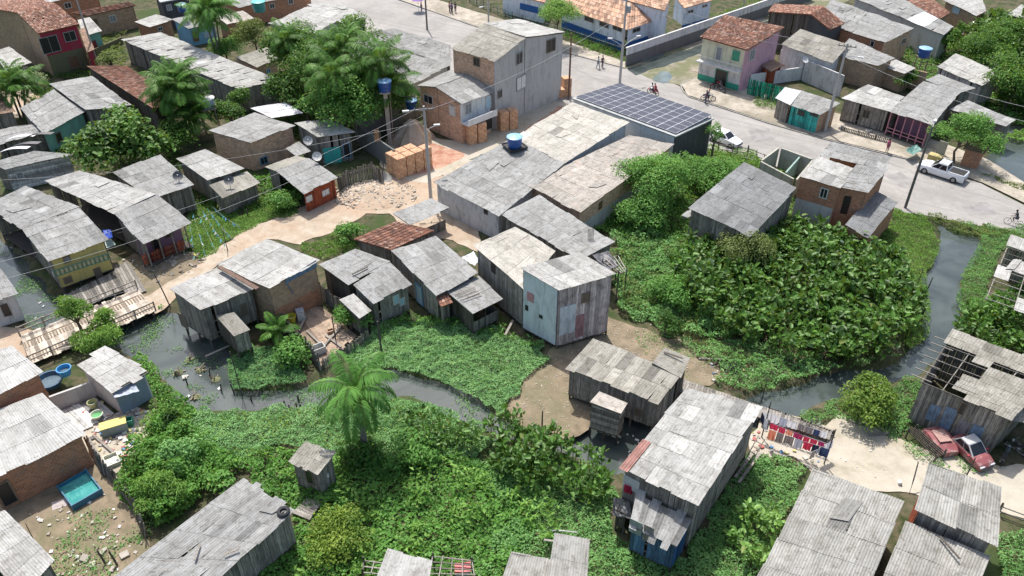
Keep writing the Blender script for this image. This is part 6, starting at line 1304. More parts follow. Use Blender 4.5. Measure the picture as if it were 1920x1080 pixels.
stake(452, 735, 4.0, 'tall thin pole in the island grass', .05); stake(427, 470, 2.2, 'thin stake on the grass verge beneath the bunting', .05); stake(1545, 870, 3.4, 'clothes prop pole at the right end of the lines', .05); stake(1430, 745, 1.9, 'thin pole beside the boardwalk', .04)
stake(700, 615, 2.4, 'dark post at the corner of the lean-to', .08); stake(630, 640, 2.6, 'pole at the middle of the fenced yard side', .06); stake(1428, 820, 3.5, 'clothes prop pole at the left end of the lines', .05); stake(1278, 445, 3.0, 'thin prop under the barn awning', .04)
stake(830, 560, 1.6, 'post before the lower lean-to of the long house', .05); stake(911, 615, 2.2, 'post at the right end of the lower lean-to', .05, z=0); stake(1718, 540, 1.8, 'leaning stake in the bright grass', .04, lean=(.3, .5)); stake(1738, 545, 1.3, 'dark stub in the bright grass', .06, lean=(.2, .2))
stake(1785, 878, 0.4, 'dark stick lying on the sand yard', .05, lean=(-.9, 1.6)); stake(200, 1060, 1.2, 'dark leaning post in the rubbish yard', .07, lean=(-.3, .2)); stake(222, 1062, 1.2, 'second dark leaning post in the rubbish yard', .07, lean=(-.3, .2)); stake(70, 1025, 1.6, 'rusty rod beside the corner roof', .03, lean=(-.4, .5))
stake(1008, 990, .9, 'white pipe lying near the bottom centre roof', .05, lean=(2.4, -1.0), mat='woodw'); stake(455, 395, 1.0, 'short dark post on the verge, left one', .07); stake(465, 405, .8, 'short dark post on the verge, right one', .07)
stake(1705, 930, 1.9, 'reddish stake between the two big corrugated roofs', .05, lean=(.5, 1.2)); stake(1808, 900, 2.2, 'forked stake standing on the bright sand', .05)
for i in range(8): stake(500 + i * 9 + rnd.uniform(-3, 3), 772 - i * 1.5, rnd.uniform(.2, .5), 'old pile stub in the water along the lower bank of the stream', .06, z=WL, group='pile stubs along the lower bank')
# litter -------------------------------------------------------------
def litter(name, label, pts, dens, size, cols, z=0.03, seed=1, flat=.4, cat='rubbish'):
    g = np.random.default_rng(seed); x, y = sample(gpoly(pts), dens, g); mb = MB()
    for a, b in zip(x, y):
        mb.cur = int(g.integers(len(cols))); s_ = size * g.uniform(.3, 1.2)
        mb.box((a, b, z + s_ * flat * .5), (s_, s_ * g.uniform(.4, 1), s_ * flat * g.uniform(.3, 1)), g.uniform(0, 3.1), .5, Matrix.Rotation(g.uniform(-.5, .5), 3, 'X'))
    o = mb.build(name, [m_plain(c, .7) for c in cols]); return o and tag(o, label, cat, kind='stuff')
W_ = (.62, .62, .6); LC = [W_, W_, (.5, .48, .42), (.3, .26, .2), (.25, .3, .34), (.55, .5, .2), (.1, .25, .45), (.45, .12, .1), (.12, .12, .12)]
litter('rubbish', 'dense rubbish strewn beside the brick house and the yellow box', [(160, 805), (240, 770), (285, 775), (265, 830), (235, 875), (205, 860)], 9, .28, LC, seed=1)
litter('rubbish', 'scattered rubbish and stones in the pool yard', [(60, 960), (200, 915), (250, 985), (265, 1080), (70, 1090)], 2.6, .2, [W_, (.4, .36, .3), (.3, .26, .2), (.5, .46, .4)], seed=2)
litter('rubbish', 'pale specks of litter on the mudflat', [(1120, 600), (1400, 650), (1390, 710), (1240, 770), (1110, 780), (1060, 815), (960, 790), (1000, 700)], 6, .09, [(.5, .47, .4), (.45, .42, .36), (.38, .34, .28)], seed=3)
litter('rubbish', 'litter around the burnt heap', [(1310, 660), (1400, 660), (1400, 715), (1330, 720)], 4, .22, LC, seed=4)
litter('rubbish', 'floating litter in the left canal', [(40, 560), (100, 560), (120, 610), (60, 600)], .5, .35, [W_, (.4, .4, .42)], z=WL, seed=5)
litter('rubbish', 'floating litter beneath the outhouse over the stream', [(1155, 800), (1215, 800), (1200, 850), (1160, 850)], 2.5, .25, [W_, (.45, .45, .4)], z=WL, seed=6)
litter('rubbish', 'floating litter in the canal below the bridge', [(320, 680), (410, 660), (420, 735), (345, 740)], .6, .35, [(.5, .47, .4), (.35, .28, .2), W_], z=WL, seed=7)
litter('rubbish', 'litter on the sand yard', [(1560, 800), (1700, 830), (1760, 860), (1700, 925), (1560, 900)], .5, .14, [W_, (.4, .38, .3)], seed=8)
litter('stones', 'loose stones at the lower edge of the rubbish yard', [(120, 1040), (220, 1020), (260, 1060), (230, 1100), (90, 1100)], 1.6, .5, [(.42, .38, .32), (.36, .32, .27)], seed=9, cat='stones')
litter('rubbish', 'clutter beside the red picket porch house', [(215, 490), (262, 482), (300, 530), (240, 545)], 3, .25, [(.4, .36, .3), W_, (.2, .18, .15)], seed=10)
litter('rubbish', 'clutter on the sand by the clothes lines', [(1425, 790), (1500, 820), (1540, 880), (1480, 870), (1410, 860)], 3, .28, LC, seed=11)
litter('rubbish', 'plates and stones on the path verge', [(480, 430), (560, 390), (720, 330), (850, 300), (840, 330), (640, 380)], .8, .14, [(.55, .5, .42), (.4, .32, .26)], seed=12)
litter('rubbish', 'clutter on the shack patio', [(95, 740), (180, 735), (220, 770), (160, 800)], 3, .3, LC, seed=13)
# pool, tubs, basins and yard things -----------------------------------
A, B, C, D = [P(x, y, .5) for x, y in ((108, 912), (161, 881), (189, 917), (135, 948))]; c = (A + B + C + D) / 4; t = thing('paddling_pool', 'square blue paddling pool with green water', 'pool', (c.x, c.y, 0)); mb = MB(); cs = [A, B, C, D]
for i in range(4): p, q = cs[i], cs[(i + 1) % 4]; mb.bar(Vector((p.x, p.y, .27)), Vector((q.x, q.y, .27)), .07, .54)
for p in cs: mb.tube([(p.x, p.y, 0), (p.x, p.y, .56)], .07, 8)
mb.build('pool_wall', m_plain((.035, .16, .26), .5), t); mb = MB(); mb.face([Vector((p.x, p.y, .3)) for p in reversed(cs)]); k = NT('pool_water'); n_ = k.noise(k.pos(), 2.2, 3, .6, .8); k.col(k.mix(k.ramp(n_, .35, .65), (.04, .24, .23), (.10, .36, .33))); k.bump(n_, .1, .03); o = mb.build('pool_water', k.done(.08), t)
if o.data.polygons[0].normal.z < 0: o.data.flip_normals()
mb = MB(); mb.box(P(112, 945, .02), (.9, .7, .04), .5); tag(mb.build('board', m_wood(WOOD['woodp'])), 'pinkish board lying beside the paddling pool', 'board')
def tub(x, y, z, r, h, label, c_, inner=(.1, .15, .18)):
    c = P(x, y, z); t = thing('tub', label, 'tub', tuple(c), 0, None, True); mb = MB(); mb.lathe((0, 0, 0), [(r * .7, 0), (r, h), (r * 1.08, h), (r * 1.08, h + .03), (r * .94, h + .03), (r * .66, .05)], 18); mb.build('tub_wall', m_plain(c_, .45), t); mb = MB(); mb.lathe((0, 0, h * .5), [(r * .8, 0), (r * .8, .01)], 18); mb.build('tub_water', m_plain(inner, .2), t)
tub(97, 722, .3, .95, .6, 'large dark blue basin behind the white shack', (.03, .09, .16)); tub(183, 782, .2, .42, .3, 'small basin with green water on the patio', (.6, .65, .5), (.12, .4, .15)); tub(124, 702, 1.0, .5, .6, 'bright blue drum beside the dark blue basin', (.05, .3, .6))
tub(176, 763, .2, .32, .5, 'pale yellow green bucket on the patio', (.5, .52, .25)); tub(548, 606, .3, .38, .75, 'yellow washing tub against the brick yard wall', (.55, .48, .04), (.5, .5, .48))
def boxy(name, label, x, y, z, size, rz, c_, cat, lid=None):
    c = P(x, y, z); t = thing(name, label, cat, tuple(c), rz, None, True); w_, d, h = size; mb = MB(); th = .05
    mb.box((0, 0, th / 2), (w_ - .01, d - .01, th)); mb.box((-w_ / 2 + th / 2, 0, h / 2), (th, d, h)); mb.box((w_ / 2 - th / 2, 0, h / 2), (th, d, h)); mb.box((0, -d / 2 + th / 2, h / 2 - .002), (w_ - 2 * th, th, h)); mb.box((0, d / 2 - th / 2, h / 2 - .002), (w_ - 2 * th, th, h)); mb.build('case', m_plain(c_, .5), t)
    if lid: mb = MB(); mb.box((0, 0, h + .02), (w_ + .05, d + .05, .05)); mb.build('lid', m_plain(lid, .5), t)
    return t
boxy('freezer_shell', 'old chest with yellow top lying by the rubbish', 217, 808, .1, (1.7, .75, .75), .45, (.25, .32, .3), 'chest', (.62, .5, .14)); boxy('crate', 'white and yellow crate lying open in the rubbish', 211, 866, .05, (.9, 1.1, .3), .6, (.6, .6, .5), 'crate')
boxy('crate', 'green crate beside the yellow topped chest', 243, 795, .1, (.6, .5, .5), .3, (.05, .3, .2), 'crate'); boxy('washing_machine', 'white and grey washing machine in the fenced yard', 565, 598, .3, (.6, .6, .9), .4, (.55, .56, .56), 'appliance', (.4, .4, .42)); boxy('crate', 'pale open crate on the fenced yard deck', 620, 622, .3, (.55, .4, .2), .5, (.4, .25, .15), 'crate')
boxy('sink_cabinet', 'broken white sink unit at the corner of the fenced yard', 598, 660, .3, (1.0, .7, .6), .6, (.55, .55, .52), 'sink'); boxy('crate', 'white tub resting on the frame at the bottom edge', 868, 1072, .9, (.9, .6, .4), .1, (.6, .6, .6), 'crate', (.5, .08, .08))
c = P(532, 962, 3.25); t = thing('car_tyre', 'black car tyre lying on the corner of the ragged roof', 'tyre', tuple(c), 0, None, True); mb = MB(); mb.lathe((0, 0, 0), [(.2, .05), (.3, 0), (.38, .04), (.39, .18), (.32, .24), (.2, .2), (.18, .12), (.2, .05)], 22); mb.build('tread', m_plain((.02, .021, .024), .7), t)
# loose boards lying about (each on its own)
def board(x0, y0, x1, y1, z, label, w_=.18, mat='woodl'):
    mb = MB(); mb.bar(P(x0, y0, z), P(x1, y1, z + .03), w_, .04); tag(mb.build('loose_board', m_wood(WOOD[mat])), label, 'board')
for q in [(1014, 452, 1030, 430, .3, 'pale board leaning by the tall cream roof house'), (947, 628, 962, 600, .8, 'white board leaning on the stilts of the tall plank house'), (590, 668, 640, 610, .4, 'long pale board lying across the yard deck'), (575, 620, 612, 655, .38, 'short board at the left of the yard deck'), (610, 628, 640, 650, .36, 'board at the front of the yard deck'),
          (1385, 905, 1425, 850, .25, 'long plank in the grass beside the porch house'), (1378, 895, 1415, 845, .3, 'second long plank in the grass beside the porch house'), (1310, 672, 1365, 674, .12, 'thin pale lath lying on the mudflat'), (385, 668, 430, 648, .3, 'pale canoe like board floating below the dark stilt house'), (110, 655, 165, 640, 1.2, 'pole laid across the near side of the bridge'),
          (165, 820, 200, 880, .15, 'plank leaning along the brick house corner'), (175, 815, 215, 850, .18, 'second plank leaning along the brick house corner'), (1628, 815, 1672, 812, .08, 'white board lying on the sand yard'), (560, 620, 575, 590, .5, 'white pipe leaning on the brick wall')]: board(*q)
for (i, (x0, y0, x1, y1)) in enumerate([(853, 553, 890, 538), (857, 556, 892, 541), (862, 559, 898, 545), (866, 562, 902, 548)]): board(x0, y0, x1, y1, 2.9, '%s of the four laths weighing down the lower lean-to roof, counted from the back' % ('first', 'second', 'third', 'last')[i], .07, 'woodc')
for q in [(660, 514, 690, 500, 3.55, 'dark board across the ridge of the mottled roofs'), (1020, 1012, 1062, 1018, 3.3, 'lath on the bottom centre roof'), (1762, 1005, 1800, 1048, 3.3, 'dark board sliding off the lower corrugated roof'), (365, 1050, 375, 1020, 3.3, 'pale stick on the ragged roof'), (420, 1040, 448, 1028, 3.3, 'pale plank at the edge of the ragged roof'), (1245, 660, 1280, 672, 3.6, 'dark batten on the small rear roof of the mudflat house')]: board(*q, .12, 'woodd' if 'dark' in q[-1] else 'woodl')
# laundry ------------------------------------------------------------
def laundry(label, a, b, cols, drop=.7, grp='clothes lines'):
    t = thing('clothes_line', label, 'clothes line', tuple((a + b) / 2 * Vector((1, 1, 0)) if False else ((a.x + b.x) / 2, (a.y + b.y) / 2, 0)), 0, grp); L = (b - a).length; mb = MB(); mb.tube([a, lerp(a, b, .5) - u * .12, b], .012, 4); mb.build('line', m_plain((.6, .6, .6)), t); x = .1; i = 0; d = (b - a).normalized(); n = Vector((-d.y, d.x, 0))
    while x < L - .3 and i < len(cols):
        w_ = rnd.uniform(.38, .62); h = drop * rnd.uniform(.7, 1.2); c_ = cols[i]; i += 1
        if c_:
            m = MB(); nx = 6
            for k in range(nx):
                for j in range(3):
                    g = lambda kk, jj: a + d * (x + w_ * kk / nx) - u * (.06 + h * jj / 3) + n * (.05 * math.sin(kk * 2.1 + i) * jj / 3)
                    m.face([g(k, j), g(k + 1, j), g(k + 1, j + 1), g(k, j + 1)])
            m.build('garment', m_cloth(c_), t)
        x += w_ + .06
K = dict(w=(.82, .82, .84), g=(.22, .20, .20), r=(.55, .05, .10), m=(.40, .04, .12), o=(.75, .28, .18), b=(.03, .04, .07), l=(.42, .45, .55), n=(.05, .07, .15))
cs = lambda s_: [K.get(ch) for ch in s_]
laundry('back clothes line of mostly white sheets and dark garments', P(1432, 770, 1.9), P(1562, 815, 1.9), cs('wwlwggnwgg')); laundry('middle clothes line with crimson and orange clothes', P(1428, 785, 1.9), P(1552, 832, 1.9), cs('grromrrmmlr'))
laundry('front clothes line with dark trousers', P(1440, 803, 1.8), P(1550, 840, 1.8), cs('ogglrbnwlbog'), .9); laundry('short line of blue grey clothes at the right end', P(1520, 848, 1.7), P(1558, 828, 1.7), cs('gllll'), .7)
laundry('bright cloths hanging on the porch of the large stilt house', P(1168, 905, 3.4), P(1192, 912, 3.4), cs('rwr'), .7, None); laundry('dark and white clothes by the corner of the large stilt house roof', P(1428, 768, 3.0), P(1440, 790, 2.8), cs('bw'), .7, None)
laundry('red and pink clothes hanging behind the long white striped roof', P(1795, 62, 1.9), P(1828, 58, 1.9), cs('rwrmw'), .9, None)
litter('clothes_heap', 'colourful heap of clothes on the low wall at top right', [(1845, 30), (1885, 30), (1888, 46), (1848, 44)], 3.5, .8, [(.5, .1, .15), W_, (.08, .15, .35), (.5, .3, .4)], seed=20, cat='clothes')
# curved sheets on the far left roof
for i, (x0, y0, nm_, c_) in enumerate([(10, 285, 'white plastic sheet nearest the eave of the low far left roof', (.7, .7, .7)), (30, 276, 'black plastic sheet between two white ones on the far left roof', (.02, .02, .03)), (22, 262, 'white plastic sheet arched highest on the far left roof', (.7, .7, .7)), (55, 258, 'small black plastic sheet at the far end of the left roof', (.02, .02, .03))]):
    a = P(x0 - 25, y0 + 8, 2.9); b = P(x0 + 40, y0 - 6, 3.0); mb = MB()
    for k in range(8): p, q = lerp(a, b, k / 8), lerp(a, b, (k + 1) / 8); z0 = .35 * math.sin(k / 8 * math.pi); z1 = .35 * math.sin((k + 1) / 8 * math.pi); w_ = Vector((.2, .6, 0)); mb.face([p + u * z0, q + u * z1, q + w_ + u * z1, p + w_ + u * z0])
    o = mb.build('plastic_sheet', m_plain(c_, .5)); tag(o, nm_, 'tarpaulin'); sm = o.modifiers.new('thickness', 'SOLIDIFY'); sm.thickness = .03
def canopy_sheet(label, q, z, c_, name='tarpaulin'):
    A, B, C, D = [P(x, y, z) for x, y in q]; mb = MB(); n = 8
    for i in range(n):
        for j in range(n):
            f = lambda a, b: bil(A, B, C, D, a / n, b / n) - u * (.25 * math.sin(math.pi * a / n) * math.sin(math.pi * b / n)) + u * float(vnoise(a * 1.7 + q[0][0], b * 1.7, 1)) * .15
            mb.face([f(i, j), f(i + 1, j), f(i + 1, j + 1), f(i, j + 1)])
    o = mb.build(name, m_plain(c_, .5)); tag(o, label, 'tarpaulin'); sm = o.modifiers.new('thickness', 'SOLIDIFY'); sm.thickness = .02
canopy_sheet('blue plastic sheet beside the eave of the yellow fronted house', [(193, 433), (208, 432), (212, 447), (198, 449)], 2.6, (.03, .08, .4)); canopy_sheet('pale plastic awning between the yellow house and its neighbour', [(190, 458), (208, 448), (218, 460), (198, 468)], 1.9, (.45, .58, .52))
canopy_sheet('pale grey plastic sheet draped down the white shack', [(205, 715), (240, 700), (262, 735), (215, 748)], 2.2, (.4, .44, .5)); canopy_sheet('dark plastic over the porch of the large stilt house', [(1150, 935), (1180, 940), (1185, 975), (1148, 968)], 1.9, (.03, .035, .04)); canopy_sheet('white sheet lying flat behind the cream roof house', [(865, 485), (888, 472), (898, 490), (890, 500)], 2.0, (.62, .63, .66))
canopy_sheet('green tarpaulin heap on the porch house forecourt', [(1697, 282), (1718, 272), (1728, 282), (1710, 292)], 1.0, (.12, .25, .22)); canopy_sheet('dark torn sheet on the broken roof end behind the blue white house', [(1110, 480), (1140, 472), (1160, 500), (1140, 508)], 3.0, (.09, .09, .1))
# open timber frame at the bottom and torn roof end behind the blue white house
def frame(label, q, z, k=4, mat='wood', name='timber_frame', legs=True):
    A, B, C, D = [P(x, y, z) for x, y in q]; c = (A + B + C + D) / 4; t = thing(name, label, 'frame', (c.x, c.y, 0)); mb = MB()
    for i in range(k + 1): mb.bar(bil(A, B, C, D, i / k, -.03), bil(A, B, C, D, i / k, 1.03), .06, .07, rnd.random())
    for j in range(k + 1): mb.bar(bil(A, B, C, D, -.03, j / k) - u * .07, bil(A, B, C, D, 1.03, j / k) - u * .07, .06, .06, rnd.random())
    mb.build('lattice', m_wood(WOOD[mat]), t)
    if legs:
        for p in (A, B, C, D): m = MB(); m.bar((p.x, p.y, -.2), (p.x, p.y, z + .3), .09); m.build('leg', m_wood(WOOD['woodd']), t)
frame('open lath frame beside the small shed at the bottom edge', [(812, 1042), (885, 1050), (890, 1085), (800, 1085)], 1.6); frame('broken lath frame left of the small shed at the bottom edge', [(682, 1050), (722, 1055), (712, 1075), (680, 1072)], 1.0, 2)
frame('bare laths at the torn roof end behind the blue white house', [(1130, 490), (1158, 478), (1175, 508), (1160, 512)], 3.0, 4, 'woodl'); frame('dark metal cart frame rusting beside the wrecked car', [(1703, 808), (1718, 802), (1772, 848), (1755, 858)], .7, 5, 'woodd')
# plastic bags on sticks by the yard, palette
litter('plastic_bags', 'green and white plastic bags tied on sticks at the sand yard', [(1680, 900), (1702, 898), (1700, 930), (1682, 930)], 5, .5, [(.2, .5, .4), W_, (.3, .5, .45)], seed=21, flat=.9, cat='plastic bags')

for i, (x, y, lb) in enumerate([(355, 676, 'tangle of driftwood nearest the dark stilt house'), (376, 694, 'tangle of driftwood in the middle of the canal'), (334, 700, 'tangle of driftwood close to the left bank'), (368, 745, 'tangle of driftwood near the lower bank'), (405, 712, 'tangle of driftwood against the grassy island')]):
    c = P(x, y, WL); t = thing('driftwood', lb, 'driftwood', tuple(c), 0, 'driftwood stuck in the canal', True); mb = MB()
    for k in range(9): a = rnd.uniform(0, 6.3); l = rnd.uniform(.3, .9); mb.bar((rnd.uniform(-.3, .3), rnd.uniform(-.3, .3), .02), (math.cos(a) * l * .6, math.sin(a) * l * .6, rnd.uniform(.05, .5)), rnd.uniform(.04, .09), t=rnd.random())
    mb.build('branches', m_wood((.33, .28, .2)), t); mb = MB(); mb.lathe((0, 0, -.1), [(.42, 0), (.36, .14), (.15, .22), (.02, .24)], 9); mb.build('weed_clump', m_plain((.16, .17, .08), .9), t)
for i, (x, y, lb) in enumerate([(392, 705, 'slanting stub left of the island'), (415, 735, 'short pile below the island'), (440, 738, 'pile at the lower left tip of the island'), (470, 752, 'pile below the island centre'), (352, 722, 'leaning pile near the left bank'), (1062, 645, 'stub at the corner of the blue white house')]): stake(x, y, rnd.uniform(.5, 1.0), lb, .07, lean=(rnd.uniform(-.2, .2), .1), z=WL)
# ------------------------------------------------------------------ vehicles
def wheel(t, x, y, r, w=.2, name='wheel'):
    mb = MB(); n = 18
    prof = [(r * .55, -w / 2), (r * .93, -w / 2), (r, -w / 2 + .03), (r, w / 2 - .03), (r * .93, w / 2), (r * .55, w / 2)]
    rings = [[Vector((x + rr * math.cos(2 * math.pi * k / n), y + yy, r + rr * math.sin(2 * math.pi * k / n))) for k in range(n)] for rr, yy in prof]
    for a, b in zip(rings, rings[1:]):
        for k in range(n): j = (k + 1) % n; mb.face([a[k], b[k], b[j], a[j]])
    o = mb.build(name, m_plain((.02, .02, .02), .8), t)
    mb = MB(); s_ = 1 if y > 0 else -1
    for sy in (-.35, .35): mb.face([Vector((x + r * .56 * math.cos(2 * math.pi * k / n), y + w * sy, r + r * .56 * math.sin(2 * math.pi * k / n))) for k in range(n)])
    for k in range(5): a = 2 * math.pi * k / 5; mb.bar((x, y + s_ * w * .42, r), (x + r * .54 * math.cos(a), y + s_ * w * .42, r + r * .54 * math.sin(a)), .05, .03)
    mb.build('rim', m_plain((.35, .36, .38), .35, .6), o, org=Vector((0, 0, 0)))
def loft(mb, sts):
    """sts: list of (x, [(y, z), ...half ring from bottom centre to top centre])"""
    rings = []
    for x, h in sts: rings.append([Vector((x, y, z)) for y, z in h] + [Vector((x, -y, z)) for y, z in reversed(h[1:-1])])
    n = len(rings[0])
    for a, b in zip(rings, rings[1:]):
        for k in range(n): j = (k + 1) % n; mb.face([a[k], a[j], b[j], b[k]])
    mb.face(rings[0]); mb.face(list(reversed(rings[-1])))
def car(name, label, cat, loc, rz, col, L=4.9, W=1.85, pickup=False, roofc=None, wreck=False, z0=0.0, tip=None):
    t = thing(name, label, cat, (loc[0], loc[1], z0), rz, None, True); hw = W / 2; zb = .28; H = 1.68 if pickup else 1.42; bl = 1.0 if pickup else .88
    if tip: t.rotation_euler = (tip[0], tip[1], rz)
    f = L / 2
    def ringp(w_, zm, zt, yr): return [(0, zb), (w_ * .9, zb), (w_, zb + .22), (w_ * .99, zm - .08), (w_ * .95, zm), (yr, zt - .02), (yr * .7, zt + .01), (0, zt + .03)]
    b0 = .35 * f if not pickup else .40 * f
    if pickup: st = [(-f, .86, .92, bl, .95), (-f + .12, .97, 0, bl, .98), (f * -.28, 1, 0, bl, .99), (f * .45, 1, 0, bl, bl + .03), (f * .62, .99, 0, bl * .98, bl + .06), (f * .88, .95, 0, bl * .88, bl * .93), (f, .82, 0, bl * .72, bl * .76)]
    else: st = [(-f, .85, 0, bl * .82, bl * .86), (-f + .12, .95, 0, bl * .95, bl), (-f * .6, 1, 0, bl, bl + .02), (f * .42, 1, 0, bl, bl + .02), (f * .6, .98, 0, bl * .95, bl), (f * .88, .93, 0, bl * .8, bl * .84), (f, .8, 0, bl * .62, bl * .66)]
    mb = MB(); loft(mb, [(x, ringp(hw * w_, zm, zt, hw * w_ * .9)) for x, w_, _, zm, zt in st]); k = m_plain(col, .3, 0, .06) if not wreck else m_wreck()
    body = mb.build('body', k, t, smooth=True, org=Vector((0, 0, 0))); body.data.set_sharp_from_angle(angle=R(38)) if hasattr(body.data, 'set_sharp_from_angle') else None
    # cabin
    cx0, cx1 = (-f * .27, f * .50) if pickup else (-f * .84, f * .44); rx0, rx1 = (cx0 + .18, cx1 - .85) if pickup else (cx0 + .42, cx1 - .72)
    mb = MB(); yb = hw * .93; yt = hw * .76; zb2 = bl - .02; B_ = [(cx0, yb), (cx1, yb * .97), (rx1, yt), (rx0, yt)]
    mb.hexa([Vector((cx0, -yb, zb2)), Vector((cx1, -yb * .96, zb2)), Vector((cx1, yb * .96, zb2)), Vector((cx0, yb, zb2))], [Vector((rx0, -yt, H)), Vector((rx1, -yt, H)), Vector((rx1, yt, H)), Vector((rx0, yt, H))])
    mb.build('cabin', m_plain(roofc or col, .3, 0, .06), t, org=Vector((0, 0, 0)))
    # glass: side windows, windscreen, rear window a few mm proud
    gm = m_plain((.015, .018, .022), .12, 0, .1)
    def pane(nm, pts, off):
        c = sum((Vector(p) for p in pts), Vector()) / 4; n = (Vector(pts[1]) - Vector(pts[0])).cross(Vector(pts[2]) - Vector(pts[0])).normalized(); n = n if n.dot(off) > 0 else -n; mb = MB(); q = [Vector(p) + n * .012 for p in pts]; mb.face(q); o = mb.build(nm, gm, t, org=Vector((0, 0, 0))); m = o.modifiers.new('thickness', 'SOLIDIFY'); m.thickness = .01
    def mixp(a, b, c_, d, u0, u1, v0, v1): f_ = lambda u_, v_: bil(Vector(a), Vector(b), Vector(c_), Vector(d), u_, v_); return [f_(u0, v0), f_(u1, v0), f_(u1, v1), f_(u0, v1)]
    for s_ in (-1, 1):
        a, b, c_, d = (rx0, s_ * yt, H), (rx1, s_ * yt, H), (cx1, s_ * yb * .96, zb2), (cx0, s_ * yb, zb2)
        pane('side_window', mixp(a, b, c_, d, .06, .48, .14, .86), Vector((0, s_, .2))); pane('side_window', mixp(a, b, c_, d, .52, .93, .14, .86), Vector((0, s_, .2)))
    pane('windscreen', mixp((rx1, -yt, H), (rx1, yt, H), (cx1, yb * .96, zb2), (cx1, -yb * .96, zb2), .07, .93, .08, .9), Vector((1, 0, .5)))
    pane('rear_window', mixp((rx0, -yt, H), (rx0, yt, H), (cx0, yb, zb2), (cx0, -yb, zb2), .1, .9, .12, .75), Vector((-1, 0, .5)))
    if pickup:
        mb = MB(); mb.box((-f * .62, 0, bl + .02), (f * .62, W * .78, .05)); mb.build('dark_bed_slab', m_plain((.02, .02, .022), .7), t)  # dark slab level with the rails, in place of an open bed
        mb = MB()
        for s_ in (-1, 1): mb.box((-f * .62, s_ * W * .43, bl + .05), (f * .68, .1, .1))
        mb.box((-f + .1, 0, bl + .03), (.08, W * .84, .12)); mb.build('bed_rail', m_plain(col, .35), t)
        mb = MB()
        for s_ in (-1, 1): mb.tube([(rx0 + .1, s_ * yt * .85, H + .05), (rx1 - .1, s_ * yt * .85, H + .05)], .025, 6)
        mb.build('roof_rails', m_plain((.5, .5, .52), .4, .5), t)
    mb = MB()
    for xx in (-f * .62, f * .62):
        for s_ in (-1, 1): mb.lathe((0, 0, 0), [(.01, 0)], 3) if False else None
    for xx in (-f * .60, f * .62):
        for s_ in (-1, 1):
            if wreck and (xx > 0 or s_ > 0): continue
            wheel(t, xx, s_ * (hw - .1), .36 if pickup else .30, .22)
    for s_ in (-1, 1):
        mb = MB(); mb.box((f - .06, s_ * hw * .6, bl * .68), (.12, .34, .14)); mb.build('headlight', m_plain((.6, .62, .65), .15), t)
        mb = MB(); mb.box((-f + .03, s_ * hw * .72, bl * .8), (.08, .16, .24)); mb.build('tail_light', m_plain((.35, .02, .02), .3), t)
        mb = MB(); mb.box((cx1 - .25, s_ * (hw + .08), bl + .05), (.14, .2, .13)); mb.build('door_mirror', m_plain(col, .4), t)
    mb = MB(); mb.box((f - .02, 0, .45), (.1, W * .72, .2)); mb.box((-f + .02, 0, .45), (.1, W * .76, .18)); mb.build('bumper', m_plain((.08, .08, .085), .6), t)
    return t
def m_wreck():
    k = NT('peeling_red_paint'); ps = k.n('ShaderNodeTexCoord').outputs['Object']; a = k.noise(ps, 1.6, 5, .7, .4); b = k.noise(ps, 5, 4, .7)
    col = k.mix(k.ramp(a, .5, .6, 0, .8), (.27, .08, .085), (.38, .25, .23)); col = k.mix(k.ramp(b, .56, .7, 0, .7), col, (.12, .07, .05)); k.col(col); return k.done(.55)
def hd(x0, y0, x1, y1): a, b = P(x0, y0, 0), P(x1, y1, 0); return math.atan2(b.y - a.y, b.x - a.x)
ang = hd(1784, 343, 1733, 326.4); c = (P(1784, 343, 0) + P(1733, 326.4, 0)) / 2; nrm = Vector((-math.sin(ang), math.cos(ang), 0)); nrm = nrm if nrm.y > 0 else -nrm
car('pickup_truck', 'white double cab pickup parked at the kerb under the street tree', 'pickup truck', c + nrm * .85, ang, (.72, .74, .76), 4.95, 1.85, True)
ang2 = hd(1345, 262, 1380, 275); car('hatchback_car', 'white hatchback half hidden behind the mossy flank of the solar building', 'car', P(1358, 268, 0), ang2, (.78, .78, .78), 4.0, 1.66)
ang3 = hd(1795, 822, 1838, 862)
t = car('wrecked_car', 'stripped faded red car wreck with white roof lying in the weeds', 'car wreck', P(1818, 856, 0), ang3, (.33, .05, .07), 2.8, 1.4, roofc=(.5, .5, .49), wreck=True, z0=-.05, tip=(.05, .03))
c = P(1760, 835, 0); t = thing('car_bonnet', 'faded red and pale front half of a car lying apart from the wreck', 'car wreck', (c.x, c.y, 0), ang3 - .2, None, True); mb = MB(); loft(mb, [(-1.1, [(0, .1), (.7, .1), (.78, .4), (.7, .62), (0, .7)]), (-.4, [(0, .1), (.76, .1), (.82, .45), (.74, .78), (0, .86)]), (.5, [(0, .1), (.76, .1), (.82, .4), (.74, .7), (0, .76)]), (1.15, [(0, .12), (.6, .12), (.68, .35), (.6, .52), (0, .56)])]); mb.build('body_shell', m_wreck(), t, smooth=True, org=Vector((0, 0, 0))); mb = MB(); mb.box((-.1, 0, .87), (1.1, .9, .04)); mb.build('panel', m_plain((.42, .26, .22), .6), t); wheel(t, .6, -.75, .28, .18)

